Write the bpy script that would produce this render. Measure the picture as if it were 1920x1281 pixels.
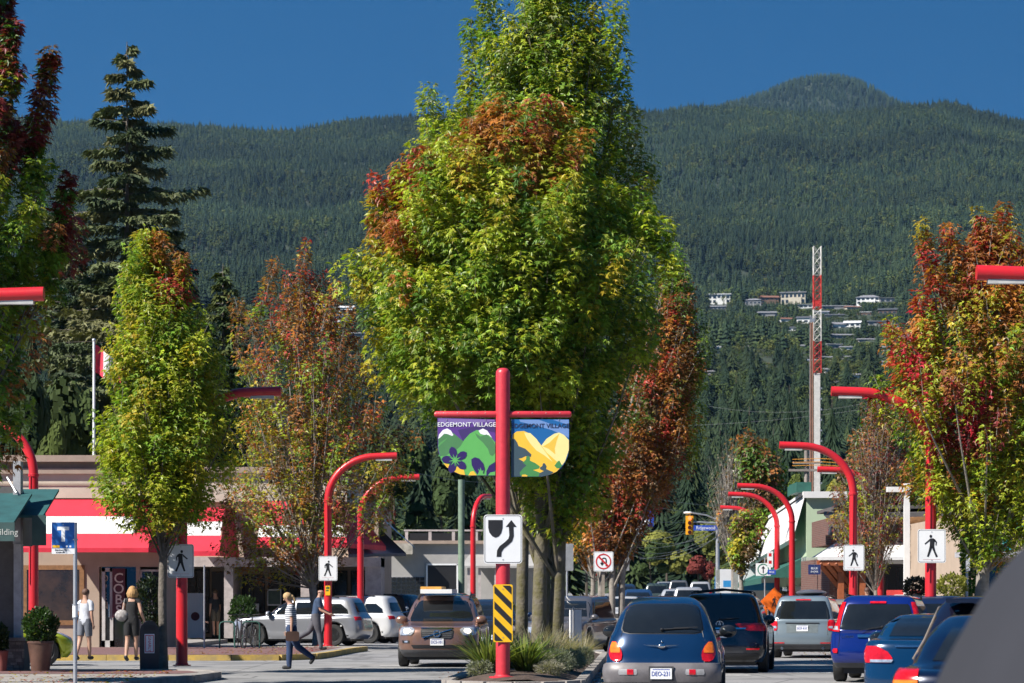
import bpy, bmesh, math, random
import numpy as np
from mathutils import Vector, Matrix
from mathutils.bvhtree import BVHTree
from mathutils.geometry import tessellate_polygon
R = math.radians
random.seed(7)
rng = np.random.default_rng(7)
for o in list(bpy.data.objects):
    bpy.data.objects.remove(o)
scene = bpy.context.scene
COL = scene.collection
# ---------------------------------------------------------------- camera
F = 5333.33; HOR = 1128.0; CX = 960.0; EYE = 1.52
cam_d = bpy.data.cameras.new('camera'); cam = bpy.data.objects.new('camera', cam_d); COL.objects.link(cam)
cam.location = (0, 0, EYE); cam.rotation_euler = (R(90), 0, 0)
cam_d.lens = 100; cam_d.sensor_width = 36; cam_d.shift_y = (HOR-640.5)/1920
cam_d.clip_start = 0.1; cam_d.clip_end = 30000
cam_d.dof.use_dof = True; cam_d.dof.focus_distance = 58; cam_d.dof.aperture_fstop = 5.0
scene.camera = cam
# ---------------------------------------------------------------- light
SUN_AZ = (-0.86, -0.50); SUN_EL = 43.0
sl = math.hypot(*SUN_AZ)
sdir = Vector((SUN_AZ[0]/sl*math.cos(R(SUN_EL)), SUN_AZ[1]/sl*math.cos(R(SUN_EL)), math.sin(R(SUN_EL))))
sun_d = bpy.data.lights.new('sun', 'SUN'); sun = bpy.data.objects.new('sun', sun_d); COL.objects.link(sun)
sun_d.energy = 5.0; sun_d.angle = R(0.53); sun_d.color = (1.0, 0.945, 0.86)
sun.rotation_euler = sdir.to_track_quat('Z', 'Y').to_euler()
world = bpy.data.worlds.new("World"); scene.world = world; world.use_nodes = True
nt = world.node_tree; nt.nodes.clear()
sky = nt.nodes.new('ShaderNodeTexSky'); sky.sky_type = 'NISHITA'; sky.sun_disc = False
sky.sun_elevation = R(SUN_EL); sky.sun_rotation = math.atan2(sdir.x, sdir.y)
sky.air_density = 1.0; sky.dust_density = 0.0; sky.ozone_density = 3.5; sky.altitude = 200
geo = nt.nodes.new('ShaderNodeTexCoord')
sep = nt.nodes.new('ShaderNodeSeparateXYZ'); cmb = nt.nodes.new('ShaderNodeCombineXYZ')
mz = nt.nodes.new('ShaderNodeMath'); mz.operation = 'MULTIPLY_ADD'; mz.inputs[1].default_value = 1.0; mz.inputs[2].default_value = 0.42
nt.links.new(geo.outputs['Generated'], sep.inputs[0])
nt.links.new(sep.outputs[0], cmb.inputs[0]); nt.links.new(sep.outputs[1], cmb.inputs[1])
nt.links.new(sep.outputs[2], mz.inputs[0]); nt.links.new(mz.outputs[0], cmb.inputs[2])
nt.links.new(cmb.outputs[0], sky.inputs[0])
tint = nt.nodes.new('ShaderNodeMix'); tint.data_type = 'RGBA'; tint.blend_type = 'MULTIPLY'; tint.inputs[0].default_value = 1
nt.links.new(sky.outputs[0], tint.inputs[6]); tint.inputs[7].default_value = (0.01, 0.78, 1.16, 1)
bg = nt.nodes.new('ShaderNodeBackground'); bg.inputs[1].default_value = 0.05
wo = nt.nodes.new('ShaderNodeOutputWorld')
nt.links.new(tint.outputs[2], bg.inputs[0]); nt.links.new(bg.outputs[0], wo.inputs[0])
vs = scene.view_settings; vs.view_transform = 'Standard'; vs.look = 'None'; vs.exposure = 0.9; vs.gamma = 1.0
vs.use_curve_mapping = False
scene.render.resolution_x = 1024; scene.render.resolution_y = 683
# ---------------------------------------------------------------- helpers
def P(px, py, D): return Vector(((px-CX)/F*D, D, EYE-(py-HOR)/F*D))
def XP(px, D): return (px-CX)/F*D
def ZP(py, D): return EYE-(py-HOR)/F*D
def gz(x, y):                       # height of the street (it climbs gently beyond the shops)
    return 0.0 if y < 110 else (y-110)*0.0125
def setmesh(name, V, polys_flat, loop_counts, mat_idx=None):
    me = bpy.data.meshes.new(name)
    V = np.asarray(V, dtype=np.float32).reshape(-1, 3)
    me.vertices.add(len(V)); me.vertices.foreach_set('co', V.ravel())
    lf = np.asarray(polys_flat, dtype=np.int32); lc = np.asarray(loop_counts, dtype=np.int32)
    me.loops.add(len(lf)); me.loops.foreach_set('vertex_index', lf)
    me.polygons.add(len(lc)); st = np.concatenate([[0], np.cumsum(lc)[:-1]]).astype(np.int32)
    me.polygons.foreach_set('loop_start', st); me.polygons.foreach_set('loop_total', lc)
    if mat_idx is not None: me.polygons.foreach_set('material_index', np.asarray(mat_idx, dtype=np.int32))
    me.polygons.foreach_set('use_smooth', [False]*len(lc))
    me.update(calc_edges=True)
    return me
def link(name, me, parent=None):
    o = bpy.data.objects.new(name, me); COL.objects.link(o)
    if parent is not None: o.parent = parent
    return o
def tag(o, label=None, cat=None, group=None, kind=None):
    if label: o['label'] = label
    if cat: o['category'] = cat
    if group: o['group'] = group
    if kind: o['kind'] = kind
    return o
def thing(name, label, cat, loc=(0, 0, 0), rz=0, group=None):
    o = bpy.data.objects.new(name, None); COL.objects.link(o); o.empty_display_size = .3
    o.location = loc; o.rotation_euler = (0, 0, rz)
    return tag(o, label, cat, group)
def copy_tree(o, parent=None):
    c = o.copy(); COL.objects.link(c); c.parent = parent
    for ch in list(o.children): copy_tree(ch, c)
    return c
class MB:
    def __init__(s): s.v = []; s.f = []; s.m = []; s.mi = 0; s.smooth = False
    def add(s, vs, fs):
        b = len(s.v); s.v += [tuple(q) for q in vs]; s.f += [[b+i for i in f] for f in fs]; s.m += [s.mi]*len(fs); return s
    def box(s, c, d, rz=0, M=None):
        x, y, z = d[0]/2, d[1]/2, d[2]/2
        q = [(-x,-y,-z),(x,-y,-z),(x,y,-z),(-x,y,-z),(-x,-y,z),(x,-y,z),(x,y,z),(-x,y,z)]
        if M is None: M = Matrix.Rotation(rz, 3, 'Z') if rz else None
        q = [Vector(c)+(M @ Vector(p) if M is not None else Vector(p)) for p in q]
        return s.add(q, [(0,3,2,1),(4,5,6,7),(0,1,5,4),(1,2,6,5),(2,3,7,6),(3,0,4,7)])
    def bb(s, x0, x1, y0, y1, z0, z1): return s.box(((x0+x1)/2,(y0+y1)/2,(z0+z1)/2),(x1-x0,y1-y0,z1-z0))
    def tube(s, pts, rad, n=10, cap=True):
        pts = [Vector(p) for p in pts]
        if not hasattr(rad, '__len__'): rad = [rad]*len(pts)
        vs = []; fs = []
        t0 = (pts[1]-pts[0]).normalized(); a = t0.orthogonal().normalized()
        for i, p in enumerate(pts):
            t = (pts[min(i+1, len(pts)-1)]-pts[max(i-1, 0)])
            t = t.normalized() if t.length > 1e-9 else t0
            a = (a - t*a.dot(t)); a = a.normalized() if a.length > 1e-6 else t.orthogonal().normalized()
            b = t.cross(a)
            for k in range(n):
                th = 2*math.pi*k/n; vs.append(p+(a*math.cos(th)+b*math.sin(th))*rad[i])
        for i in range(len(pts)-1):
            for k in range(n):
                fs.append((i*n+k, i*n+(k+1) % n, (i+1)*n+(k+1) % n, (i+1)*n+k))
        if cap: fs.append(tuple(range(n))[::-1]); fs.append(tuple(range((len(pts)-1)*n, len(pts)*n)))
        return s.add(vs, fs)
    def lathe(s, prof, c=(0,0,0), n=20, M=None):
        vs = []; fs = []
        for r_, z in prof:
            for k in range(n):
                th = 2*math.pi*k/n; v = Vector((r_*math.cos(th), r_*math.sin(th), z))
                if M is not None: v = M @ v
                vs.append(v+Vector(c))
        for i in range(len(prof)-1):
            for k in range(n): fs.append((i*n+k, i*n+(k+1) % n, (i+1)*n+(k+1) % n, (i+1)*n+k))
        fs.append(tuple(range(n))[::-1]); fs.append(tuple(range((len(prof)-1)*n, len(prof)*n)))
        return s.add(vs, fs)
    def ell(s, c, r, n=14, m=9, M=None):
        vs = []; fs = []
        for i in range(m+1):
            ph = math.pi*i/m
            for k in range(n):
                th = 2*math.pi*k/n
                v = Vector((r[0]*math.sin(ph)*math.cos(th), r[1]*math.sin(ph)*math.sin(th), r[2]*math.cos(ph)))
                if M is not None: v = M @ v
                vs.append(v+Vector(c))
        for i in range(m):
            for k in range(n): fs.append(((i+1)*n+k, (i+1)*n+(k+1) % n, i*n+(k+1) % n, i*n+k))
        return s.add(vs, fs)
    def prism(s, pts, y0, y1, axis='y'):
        """2D outline (a,z) extruded from y0 (front) to y1"""
        n = len(pts)
        if sum(pts[i][0]*pts[(i+1)%n][1]-pts[(i+1)%n][0]*pts[i][1] for i in range(n)) < 0: pts = pts[::-1]
        def mk(a, z, y): return (a, y, z) if axis == 'y' else ((y, a, z) if axis == 'x' else (a, z, y))
        vs = [mk(a, z, y0) for a, z in pts]+[mk(a, z, y1) for a, z in pts]
        tri = tessellate_polygon([[Vector((a, z, 0)) for a, z in pts]])
        fs = []
        for t in tri:
            A, B, C_ = [Vector((pts[i][0], pts[i][1], 0)) for i in t]
            t = list(t)
            if (B-A).cross(C_-A).z < 0: t = t[::-1]
            fs.append(tuple(t)); fs.append(tuple(n+i for i in t[::-1]))
        for i in range(n): fs.append((i, n+i, n+(i+1) % n, (i+1) % n))
        return s.add(vs, fs)
    def quad(s, a, b, c, d): return s.add([a, b, c, d], [(0, 1, 2, 3)])
    def build(s, name, mats, parent=None, smooth=None):
        flat = [i for f in s.f for i in f]; cnt = [len(f) for f in s.f]
        me = setmesh(name, s.v, flat, cnt, s.m)
        for m in (mats if isinstance(mats, (list, tuple)) else [mats]): me.materials.append(m)
        ang = s.smooth if smooth is None else smooth
        if ang:
            me.polygons.foreach_set('use_smooth', [True]*len(me.polygons))
            try: me.set_sharp_from_angle(angle=R(38 if ang is True else ang))
            except Exception: pass
        return link(name, me, parent)
# ---------------------------------------------------------------- materials
def srgb(r, g, b):
    f = lambda c: ((c/255+.055)/1.055)**2.4 if c/255 > .04045 else c/255/12.92
    return (f(r), f(g), f(b))
_mc = {}
def mat(name, c, rough=.6, metal=0., c2=None, ns=4., bump=0., bs=30., coat=0., spec=.5, tr=0., amt=.18, emit=None, es=1.):
    if name in _mc: return _mc[name]
    m = bpy.data.materials.new(name); m.use_nodes = True; n = m.node_tree; b = n.nodes['Principled BSDF']
    b.inputs['Base Color'].default_value = (*c, 1); b.inputs['Roughness'].default_value = rough
    b.inputs['Metallic'].default_value = metal; b.inputs['Coat Weight'].default_value = coat; b.inputs['Coat Roughness'].default_value = .05
    b.inputs['Specular IOR Level'].default_value = spec; b.inputs['Transmission Weight'].default_value = tr
    if emit: b.inputs['Emission Color'].default_value = (*emit, 1); b.inputs['Emission Strength'].default_value = es
    tc = n.nodes.new('ShaderNodeTexCoord'); nz = n.nodes.new('ShaderNodeTexNoise')
    n.links.new(tc.outputs['Object'], nz.inputs[0]); nz.inputs['Scale'].default_value = ns; nz.inputs['Detail'].default_value = 6; nz.inputs['Roughness'].default_value = .65
    if c2 is None: c2 = tuple(max(0, k*(1-amt)) for k in c); c1 = tuple(min(1, k*(1+amt)) for k in c)
    else: c1 = c
    rp = n.nodes.new('ShaderNodeMapRange'); rp.inputs[1].default_value = .35; rp.inputs[2].default_value = .65
    mx = n.nodes.new('ShaderNodeMix'); mx.data_type = 'RGBA'
    n.links.new(nz.outputs[0], rp.inputs[0]); n.links.new(rp.outputs[0], mx.inputs[0])
    mx.inputs[6].default_value = (*c1, 1); mx.inputs[7].default_value = (*c2, 1); n.links.new(mx.outputs[2], b.inputs['Base Color'])
    if bump:
        n2 = n.nodes.new('ShaderNodeTexNoise'); n2.inputs['Scale'].default_value = bs; n2.inputs['Detail'].default_value = 5
        n.links.new(tc.outputs['Object'], n2.inputs[0]); bp = n.nodes.new('ShaderNodeBump'); bp.inputs['Strength'].default_value = bump; bp.inputs['Distance'].default_value = .02
        n.links.new(n2.outputs[0], bp.inputs['Height']); n.links.new(bp.outputs[0], b.inputs['Normal'])
    _mc[name] = m; return m
def brick_mat(name, c1, c2, mortar, bw, rh, ms=.012, rough=.85, axis='xz'):
    m = bpy.data.materials.new(name); m.use_nodes = True; n = m.node_tree; b = n.nodes['Principled BSDF']; b.inputs['Roughness'].default_value = rough
    tc = n.nodes.new('ShaderNodeTexCoord'); sp = n.nodes.new('ShaderNodeSeparateXYZ'); cb = n.nodes.new('ShaderNodeCombineXYZ')
    n.links.new(tc.outputs['Object'], sp.inputs[0])
    ad = n.nodes.new('ShaderNodeMath'); ad.operation = 'ADD'
    if axis == 'xz': n.links.new(sp.outputs[0], ad.inputs[0]); n.links.new(sp.outputs[1], ad.inputs[1]); n.links.new(ad.outputs[0], cb.inputs[0]); n.links.new(sp.outputs[2], cb.inputs[1])
    else: n.links.new(sp.outputs[0], cb.inputs[0]); n.links.new(sp.outputs[1], cb.inputs[1])
    br = n.nodes.new('ShaderNodeTexBrick'); n.links.new(cb.outputs[0], br.inputs[0])
    br.inputs['Color1'].default_value = (*c1, 1); br.inputs['Color2'].default_value = (*c2, 1); br.inputs['Mortar'].default_value = (*mortar, 1)
    br.inputs['Scale'].default_value = 1; br.inputs['Mortar Size'].default_value = ms; br.inputs['Brick Width'].default_value = bw; br.inputs['Row Height'].default_value = rh
    n.links.new(br.outputs[0], b.inputs['Base Color'])
    bp = n.nodes.new('ShaderNodeBump'); bp.inputs['Strength'].default_value = .5; bp.inputs['Distance'].default_value = .01; bp.invert = True
    n.links.new(br.outputs['Fac'], bp.inputs['Height']); n.links.new(bp.outputs[0], b.inputs['Normal'])
    return m
def leaf_mat(name, trans=.4, rough=.42, spec=.45):
    m = bpy.data.materials.new(name); m.use_nodes = True; n = m.node_tree; b = n.nodes['Principled BSDF']; out = n.nodes['Material Output']
    at = n.nodes.new('ShaderNodeAttribute'); at.attribute_name = 'col'
    n.links.new(at.outputs['Color'], b.inputs['Base Color']); b.inputs['Roughness'].default_value = rough; b.inputs['Specular IOR Level'].default_value = spec
    tb = n.nodes.new('ShaderNodeBsdfTranslucent'); sc = n.nodes.new('ShaderNodeMix'); sc.data_type = 'RGBA'; sc.blend_type = 'MULTIPLY'; sc.inputs[0].default_value = 1
    n.links.new(at.outputs['Color'], sc.inputs[6]); sc.inputs[7].default_value = (1.0, 1.1, .45, 1)
    n.links.new(sc.outputs[2], tb.inputs[0]); mx = n.nodes.new('ShaderNodeMixShader'); mx.inputs[0].default_value = trans
    n.links.new(b.outputs[0], mx.inputs[1]); n.links.new(tb.outputs[0], mx.inputs[2]); n.links.new(mx.outputs[0], out.inputs[0])
    return m
def inst_mat(name, ca, cb_, cc=None, rough=.8):     # colour varies from one instance to the next
    m = bpy.data.materials.new(name); m.use_nodes = True; n = m.node_tree; b = n.nodes['Principled BSDF']; b.inputs['Roughness'].default_value = rough; b.inputs['Specular IOR Level'].default_value = .15
    oi = n.nodes.new('ShaderNodeObjectInfo'); cr = n.nodes.new('ShaderNodeValToRGB'); n.links.new(oi.outputs['Random'], cr.inputs[0])
    cr.color_ramp.elements[0].color = (*ca, 1); cr.color_ramp.elements[1].color = (*cb_, 1)
    if cc: e = cr.color_ramp.elements.new(.5); e.color = (*cc, 1)
    tc = n.nodes.new('ShaderNodeTexCoord'); nz = n.nodes.new('ShaderNodeTexNoise'); nz.inputs['Scale'].default_value = 3
    n.links.new(tc.outputs['Object'], nz.inputs[0])
    mr = n.nodes.new('ShaderNodeMapRange'); mr.inputs[1].default_value = .3; mr.inputs[2].default_value = .7; mr.inputs[3].default_value = .72; mr.inputs[4].default_value = 1.3
    ge = n.nodes.new('ShaderNodeNewGeometry'); n3 = n.nodes.new('ShaderNodeTexNoise'); n3.inputs['Scale'].default_value = .0032; n3.inputs['Detail'].default_value = 4; n.links.new(ge.outputs['Position'], n3.inputs[0])
    m3 = n.nodes.new('ShaderNodeMapRange'); m3.inputs[1].default_value = .35; m3.inputs[2].default_value = .65; m3.inputs[3].default_value = .7; m3.inputs[4].default_value = 1.3; n.links.new(n3.outputs[0], m3.inputs[0])
    mm = n.nodes.new('ShaderNodeMath'); mm.operation = 'MULTIPLY'; n.links.new(mr.outputs[0], mm.inputs[0]); n.links.new(m3.outputs[0], mm.inputs[1])
    n.links.new(nz.outputs[0], mr.inputs[0]); vm = n.nodes.new('ShaderNodeVectorMath'); vm.operation = 'SCALE'
    n.links.new(cr.outputs[0], vm.inputs[0]); n.links.new(mm.outputs[0], vm.inputs['Scale']); n.links.new(vm.outputs[0], b.inputs['Base Color'])
    return m
RED = mat('red_paint', (.62, .014, .022), .36, coat=.15, c2=(.46, .022, .03), ns=1.3, bump=.08, bs=35)
POLE_RED = mat('faded_red_paint', (.56, .035, .05), .4, coat=.15, amt=.12, ns=5, bump=.15, bs=40)
def asphalt():
    m = mat('asphalt', (.28, .275, .275), .88, c2=(.22, .22, .22), ns=.45, bump=.7, bs=60); n = m.node_tree; b = n.nodes['Principled BSDF']; src = b.inputs['Base Color'].links[0].from_socket
    tc = n.nodes.new('ShaderNodeTexCoord')
    def fac(tex, sc, lo, hi, out=0, stretch=None, **kw):
        t = n.nodes.new(tex); t.inputs['Scale'].default_value = sc
        for k, v in kw.items(): setattr(t, k, v)
        co = tc.outputs['Object']
        if stretch: mp = n.nodes.new('ShaderNodeMapping'); mp.inputs['Scale'].default_value = stretch; n.links.new(co, mp.inputs[0]); co = mp.outputs[0]
        n.links.new(co, t.inputs['Vector']); r = n.nodes.new('ShaderNodeMapRange'); r.inputs[1].default_value = lo; r.inputs[2].default_value = hi; n.links.new(t.outputs[out], r.inputs[0]); return r.outputs[0]
    def over(base, f, col, amt):
        mu = n.nodes.new('ShaderNodeMath'); mu.operation = 'MULTIPLY'; mu.inputs[1].default_value = amt; n.links.new(f, mu.inputs[0]); x = n.nodes.new('ShaderNodeMix'); x.data_type = 'RGBA'; n.links.new(mu.outputs[0], x.inputs[0]); n.links.new(base, x.inputs[6]); x.inputs[7].default_value = (*col, 1); return x.outputs[2]
    c = over(src, fac('ShaderNodeTexNoise', .35, .55, .62), (.13, .13, .135), .55)
    c = over(c, fac('ShaderNodeTexNoise', 1.6, .6, .68, stretch=(1, .12, 1)), (.10, .10, .10), .5)
    c = over(c, fac('ShaderNodeTexVoronoi', .28, .012, .0, feature='DISTANCE_TO_EDGE'), (.05, .05, .05), .8)
    c = over(c, fac('ShaderNodeTexNoise', 7, .66, .72), (.07, .07, .07), .5)
    n.links.new(c, b.inputs['Base Color']); return m
ASPH = asphalt()
CONC = mat('concrete', (.34, .31, .28), .85, c2=(.21, .195, .18), ns=1.1, bump=.4, bs=40)
KERB = mat('kerb_concrete', (.34, .31, .28), .85, c2=(.2, .18, .165), ns=3, bump=.5, bs=30)
KERBY = mat('yellow_kerb_paint', (.55, .36, .07), .8, c2=(.34, .25, .1), ns=4, bump=.4, bs=30)
PAVER = brick_mat('red_pavers', (.22, .105, .10), (.165, .085, .085), (.1, .07, .065), .22, .11, axis='xy')
WHITEP = mat('road_paint', (.55, .55, .54), .75, c2=(.3, .3, .3), ns=9)
YELP = mat('yellow_road_paint', (.5, .34, .08), .75, c2=(.3, .24, .1), ns=9)
SOIL = mat('soil', (.095, .062, .045), .95, c2=(.05, .035, .028), ns=8, bump=.9, bs=25)
GALV = mat('galvanised_steel', (.45, .46, .48), .45, .7, amt=.1)
SIGNW = mat('sign_white', (.78, .79, .8), .45, amt=.04, ns=2)
SIGNK = mat('sign_black', (.015, .015, .018), .5)
SIGNY = mat('sign_yellow', (.85, .48, .01), .45, amt=.06)
SIGNR = mat('sign_red', (.55, .015, .02), .45)
GREYB = mat('sign_back', (.35, .36, .37), .5, .5)
BLACK = mat('black_plastic', (.012, .012, .014), .5)
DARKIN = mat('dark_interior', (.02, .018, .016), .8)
GLASS = mat('dark_window_glass', (.02, .024, .028), .06, spec=.9, amt=.3, ns=.7)
CARGL = mat('car_window_glass', (.010, .012, .014), .04, spec=.8, amt=.25, ns=1.5)
TYRE = mat('tyre_rubber', (.018, .018, .018), .75)
CHROME = mat('chrome', (.6, .62, .65), .15, 1., amt=.05)
RIM = mat('alloy_rim', (.42, .43, .45), .3, .9, amt=.1)
LAMPR = mat('red_lamp_plastic', (.5, .006, .012), .12, spec=.8, amt=.3, ns=14)
LAMPO = mat('amber_lamp_plastic', (.75, .16, .012), .15, spec=.8, amt=.2, ns=14)
LAMPW = mat('clear_lamp_plastic', (.62, .64, .68), .08, .6, amt=.35, ns=14)
HEADON = mat('lit_headlight', (.8, .78, .7), .1, emit=(1, .9, .7), es=2.2)
BARK = mat('bark', (.17, .145, .125), .9, c2=(.09, .08, .065), ns=6, bump=.9, bs=22)
BARKM = mat('mossy_bark', (.155, .135, .115), .9, c2=(.10, .09, .03), ns=3.2, bump=1., bs=16)
BARKG = mat('pale_grey_bark', (.30, .27, .24), .9, c2=(.17, .15, .13), ns=6, bump=.6, bs=30)
LEAF = leaf_mat('leaf'); NEEDLE = leaf_mat('needle', .12, .6, .25)
# ================================================================ terrain, hills, haze
def interp(x, xs, ys): return float(np.interp(x, xs, ys))
RX = [-600, 0, 70, 200, 300, 400, 500, 560, 640, 700, 740, 800, 900, 1170, 1230, 1300, 1400, 1480, 1560, 1640, 1700, 1780, 1830, 1920, 2400]
RY = [258, 248, 246, 254, 248, 254, 258, 254, 240, 232, 226, 226, 216, 212, 220, 212, 216, 226, 233, 223, 218, 214, 228, 254, 308]
DD = np.array([300, 420, 700, 1000, 1250, 1500, 1800, 2200, 2700, 3400, 4200, 4800])
TT = np.array([.0075, .011, .030, .054, .073, .088, .1, .1085, .122, .142, .163, .174])
def noise2(x, y, seed=0):
    v = 0
    for k, (fx, fy, a) in enumerate([(.0021, .0013, 1), (.0047, .0033, .6), (.011, .0071, .35), (.023, .019, .18)]):
        v += a*math.sin(x*fx+seed*1.7+k*2.1+1.3*math.sin(y*fy*.9+k))*math.cos(y*fy+seed+k*1.1+1.1*math.sin(x*fx*1.3))
    return v
def terrain_z(x, y):
    d = math.hypot(x, y)
    if y < 300: return gz(x, y)
    px = CX+F*x/y
    ridge = (HOR-interp(px, RX, RY))/F
    t = float(np.interp(d, DD, TT))*ridge/.174
    t = float(np.interp(d, DD, TT)) if d < 1500 else float(np.interp(d, DD, TT))*(1+(ridge/.174-1)*min(1, (d-1500)/2500))
    k = min(1, (d-300)/500)
    gul = -34*abs(math.sin(x*.0047+.9*math.sin(y*.0011)+.5))**.7*max(0, min(1, (d-1900)/600, (4500-d)/900))
    z = EYE+t*d+gul+noise2(x, y)*24*k*min(1, (d/2500))*(1 if d < 4300 else max(0, (4800-d)/500))
    if y < 420: z = gz(x, y)*(1-(y-300)/120)+z*(y-300)/120
    return z
# flat ground sheet, then hills as one polar sheet reaching past the horizon
GRASSM = mat('dry_ground', (.07, .075, .04), .95, c2=(.05, .055, .03), ns=.05, bump=.4, bs=1)
HILLM = mat('forest_floor', (.022, .035, .018), .95, c2=(.035, .048, .025), ns=.004, bump=0)
mb = MB()
ys = [-400, 0, 60, 110, 160, 220, 300]
for i in range(len(ys)-1):
    for x0, x1 in ((-800, -40), (-40, 40), (40, 800)):
        a, b = ys[i], ys[i+1]
        mb.quad((x0, a, gz(0, a)-.03), (x1, a, gz(0, a)-.03), (x1, b, gz(0, b)-.03), (x0, b, gz(0, b)-.03))
tag(mb.build('ground', GRASSM), kind='structure')
def polar(name, m, az0, az1, na, ds, zf):
    V = []; Fc = []; az = np.linspace(az0, az1, na)
    for d in ds:
        for a in az:
            x = d*math.sin(a); y = d*math.cos(a); V.append((x, y, zf(x, y)))
    for i in range(len(ds)-1):
        for j in range(na-1): Fc += [i*na+j, i*na+j+1, (i+1)*na+j+1, (i+1)*na+j]
    me = setmesh(name, V, Fc, [4]*((len(ds)-1)*(na-1))); me.materials.append(m)
    me.polygons.foreach_set('use_smooth', [True]*len(me.polygons))
    return tag(link(name, me), kind='structure')
ds = [300, 330, 360, 400, 450, 520, 600, 700]+list(np.arange(820, 4900, 120))+[5200, 5600]
def tz2(x, y):
    d = math.hypot(x, y)
    if d > 4800: k = 4800/d; return terrain_z(x*k, y*k)-(d-4800)*.25
    return terrain_z(x, y) - (.03 if d < 330 else 0)
polar('hills', HILLM, -.75, .75, 180, ds, tz2)
# far rounded summit behind the ridge
SX = [1100, 1300, 1400, 1440, 1470, 1500, 1530, 1570, 1600, 1630, 1660, 1690, 1760, 1900, 2100]
SY = [270, 228, 200, 188, 174, 165, 161, 161, 168, 180, 198, 216, 236, 262, 310]
def summit_z(x, y):
    d = math.hypot(x, y); px = CX+F*x/y; top = EYE+(HOR-interp(px, SX, SY))/F*d
    k = 1-abs(d-7400)/1900
    return max(0, top*(.72+.28*max(0, min(1, k*1.3)))+noise2(x*1.3, y, 3)*10*max(0, 1-k))
def summit_z2(x, y):
    d = math.hypot(x, y)
    return summit_z(x, y) if d <= 7200 else summit_z(x*7200/d, y*7200/d)-(d-7200)*.3
polar('far_summit', HILLM, .0, .24, 90, list(np.arange(5500, 7300, 150))+[7600, 8200], summit_z2)
# ---------------------------------------------------------------- tree prototypes (low, for far trees)
def far_conifer_mesh(name, tiers=9, per=8, h=1., w=.19, seed=0, mats=None):
    r_ = random.Random(seed); mb = MB()
    for t in range(tiers):
        f = t/(tiers-1); z = h*(.08+.84*f); L = w*(1-f)**.85*(.85+.3*r_.random())+.015
        n = per if f < .7 else per-3
        for k in range(n):
            a = 2*math.pi*(k+r_.random()*.7)/n; l = L*(.7+.6*r_.random()); dz = h*.075*(1-.4*f); wd = L*(.52 if per < 12 else 2.6/per)
            c, s_ = math.cos(a), math.sin(a); tip = (c*l, s_*l, z-dz*(.5+.9*r_.random())); top = (0, 0, z+h*(.12 if tiers < 12 else 1.5/tiers))
            mb.add([top, (c*l*.55-s_*wd, s_*l*.55+c*wd, z-dz*.25), tip, (c*l*.55+s_*wd, s_*l*.55-c*wd, z-dz*.3)], [(0, 1, 2), (0, 2, 3)])
    mb.mi = 1; mb.tube([(0, 0, -.06), (0, 0, h*.5), (0, 0, h)], [.014, .009, .002], 4, False)
    o = mb.build(name, mats); me = o.data; bpy.data.objects.remove(o); return me
def far_leafy_mesh(name, n=170, seed=0, rx=.34, mats=None, trunk=True, ls_=None):
    r_ = random.Random(seed); mb = MB()
    lob = [((r_.random()-.5)*rx*1.2, (r_.random()-.5)*rx*1.2, .45+.4*r_.random(), .5+.5*r_.random()) for _ in range(7)]
    for k in range(n):
        lx, ly, lz, ls = lob[k % 7]
        u = r_.random()*2*math.pi; v = math.acos(1-2*r_.random()); rr = rx*.62*ls
        p = Vector((lx+rr*math.sin(v)*math.cos(u), ly+rr*math.sin(v)*math.sin(u), lz+rr*.8*math.cos(v)))
        nrm = Vector((math.sin(v)*math.cos(u), math.sin(v)*math.sin(u), math.cos(v)))+Vector((r_.random()-.5, r_.random()-.5, r_.random()-.2))*.9
        nrm.normalize(); a = nrm.orthogonal().normalized(); b = nrm.cross(a); s_ = rx*.17*(.7+.6*r_.random())*(1 if n < 200 else .55)
        mb.add([p+a*s_, p+b*s_*.8, p-a*s_*.9, p-b*s_], [(0, 1, 2, 3)])
    if trunk: mb.mi = 1; mb.tube([(0, 0, -.06), (0, 0, .3), (.03, 0, .7)], [.022, .016, .006], 5, False)
    o = mb.build(name, mats); me = o.data; bpy.data.objects.remove(o); return me
FC = inst_mat('far_conifer_needles', (.015, .031, .016), (.042, .062, .024), (.024, .043, .022))
FL = inst_mat('far_leaves', (.04, .068, .02), (.095, .105, .03), (.06, .085, .024))
TRK = mat('far_bark', (.08, .065, .05), .9)
protoC = [far_conifer_mesh('hill_conifer_mesh', 8, 7, 1, w, s, [FC, TRK]) for s, w in ((1, .17), (2, .21), (3, .14))]
protoC += [far_conifer_mesh('wood_conifer_mesh', 20, 15, 1, w, s, [FC, TRK]) for s, w in ((11, .18), (12, .23))]
protoL = [far_leafy_mesh('hill_leafy_mesh', 80, s, .36, [FL, TRK]) for s in (4, 5)]+[far_leafy_mesh('wood_leafy_mesh', 420, s, .34, [FL, TRK]) for s in (8, 9)]
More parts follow.
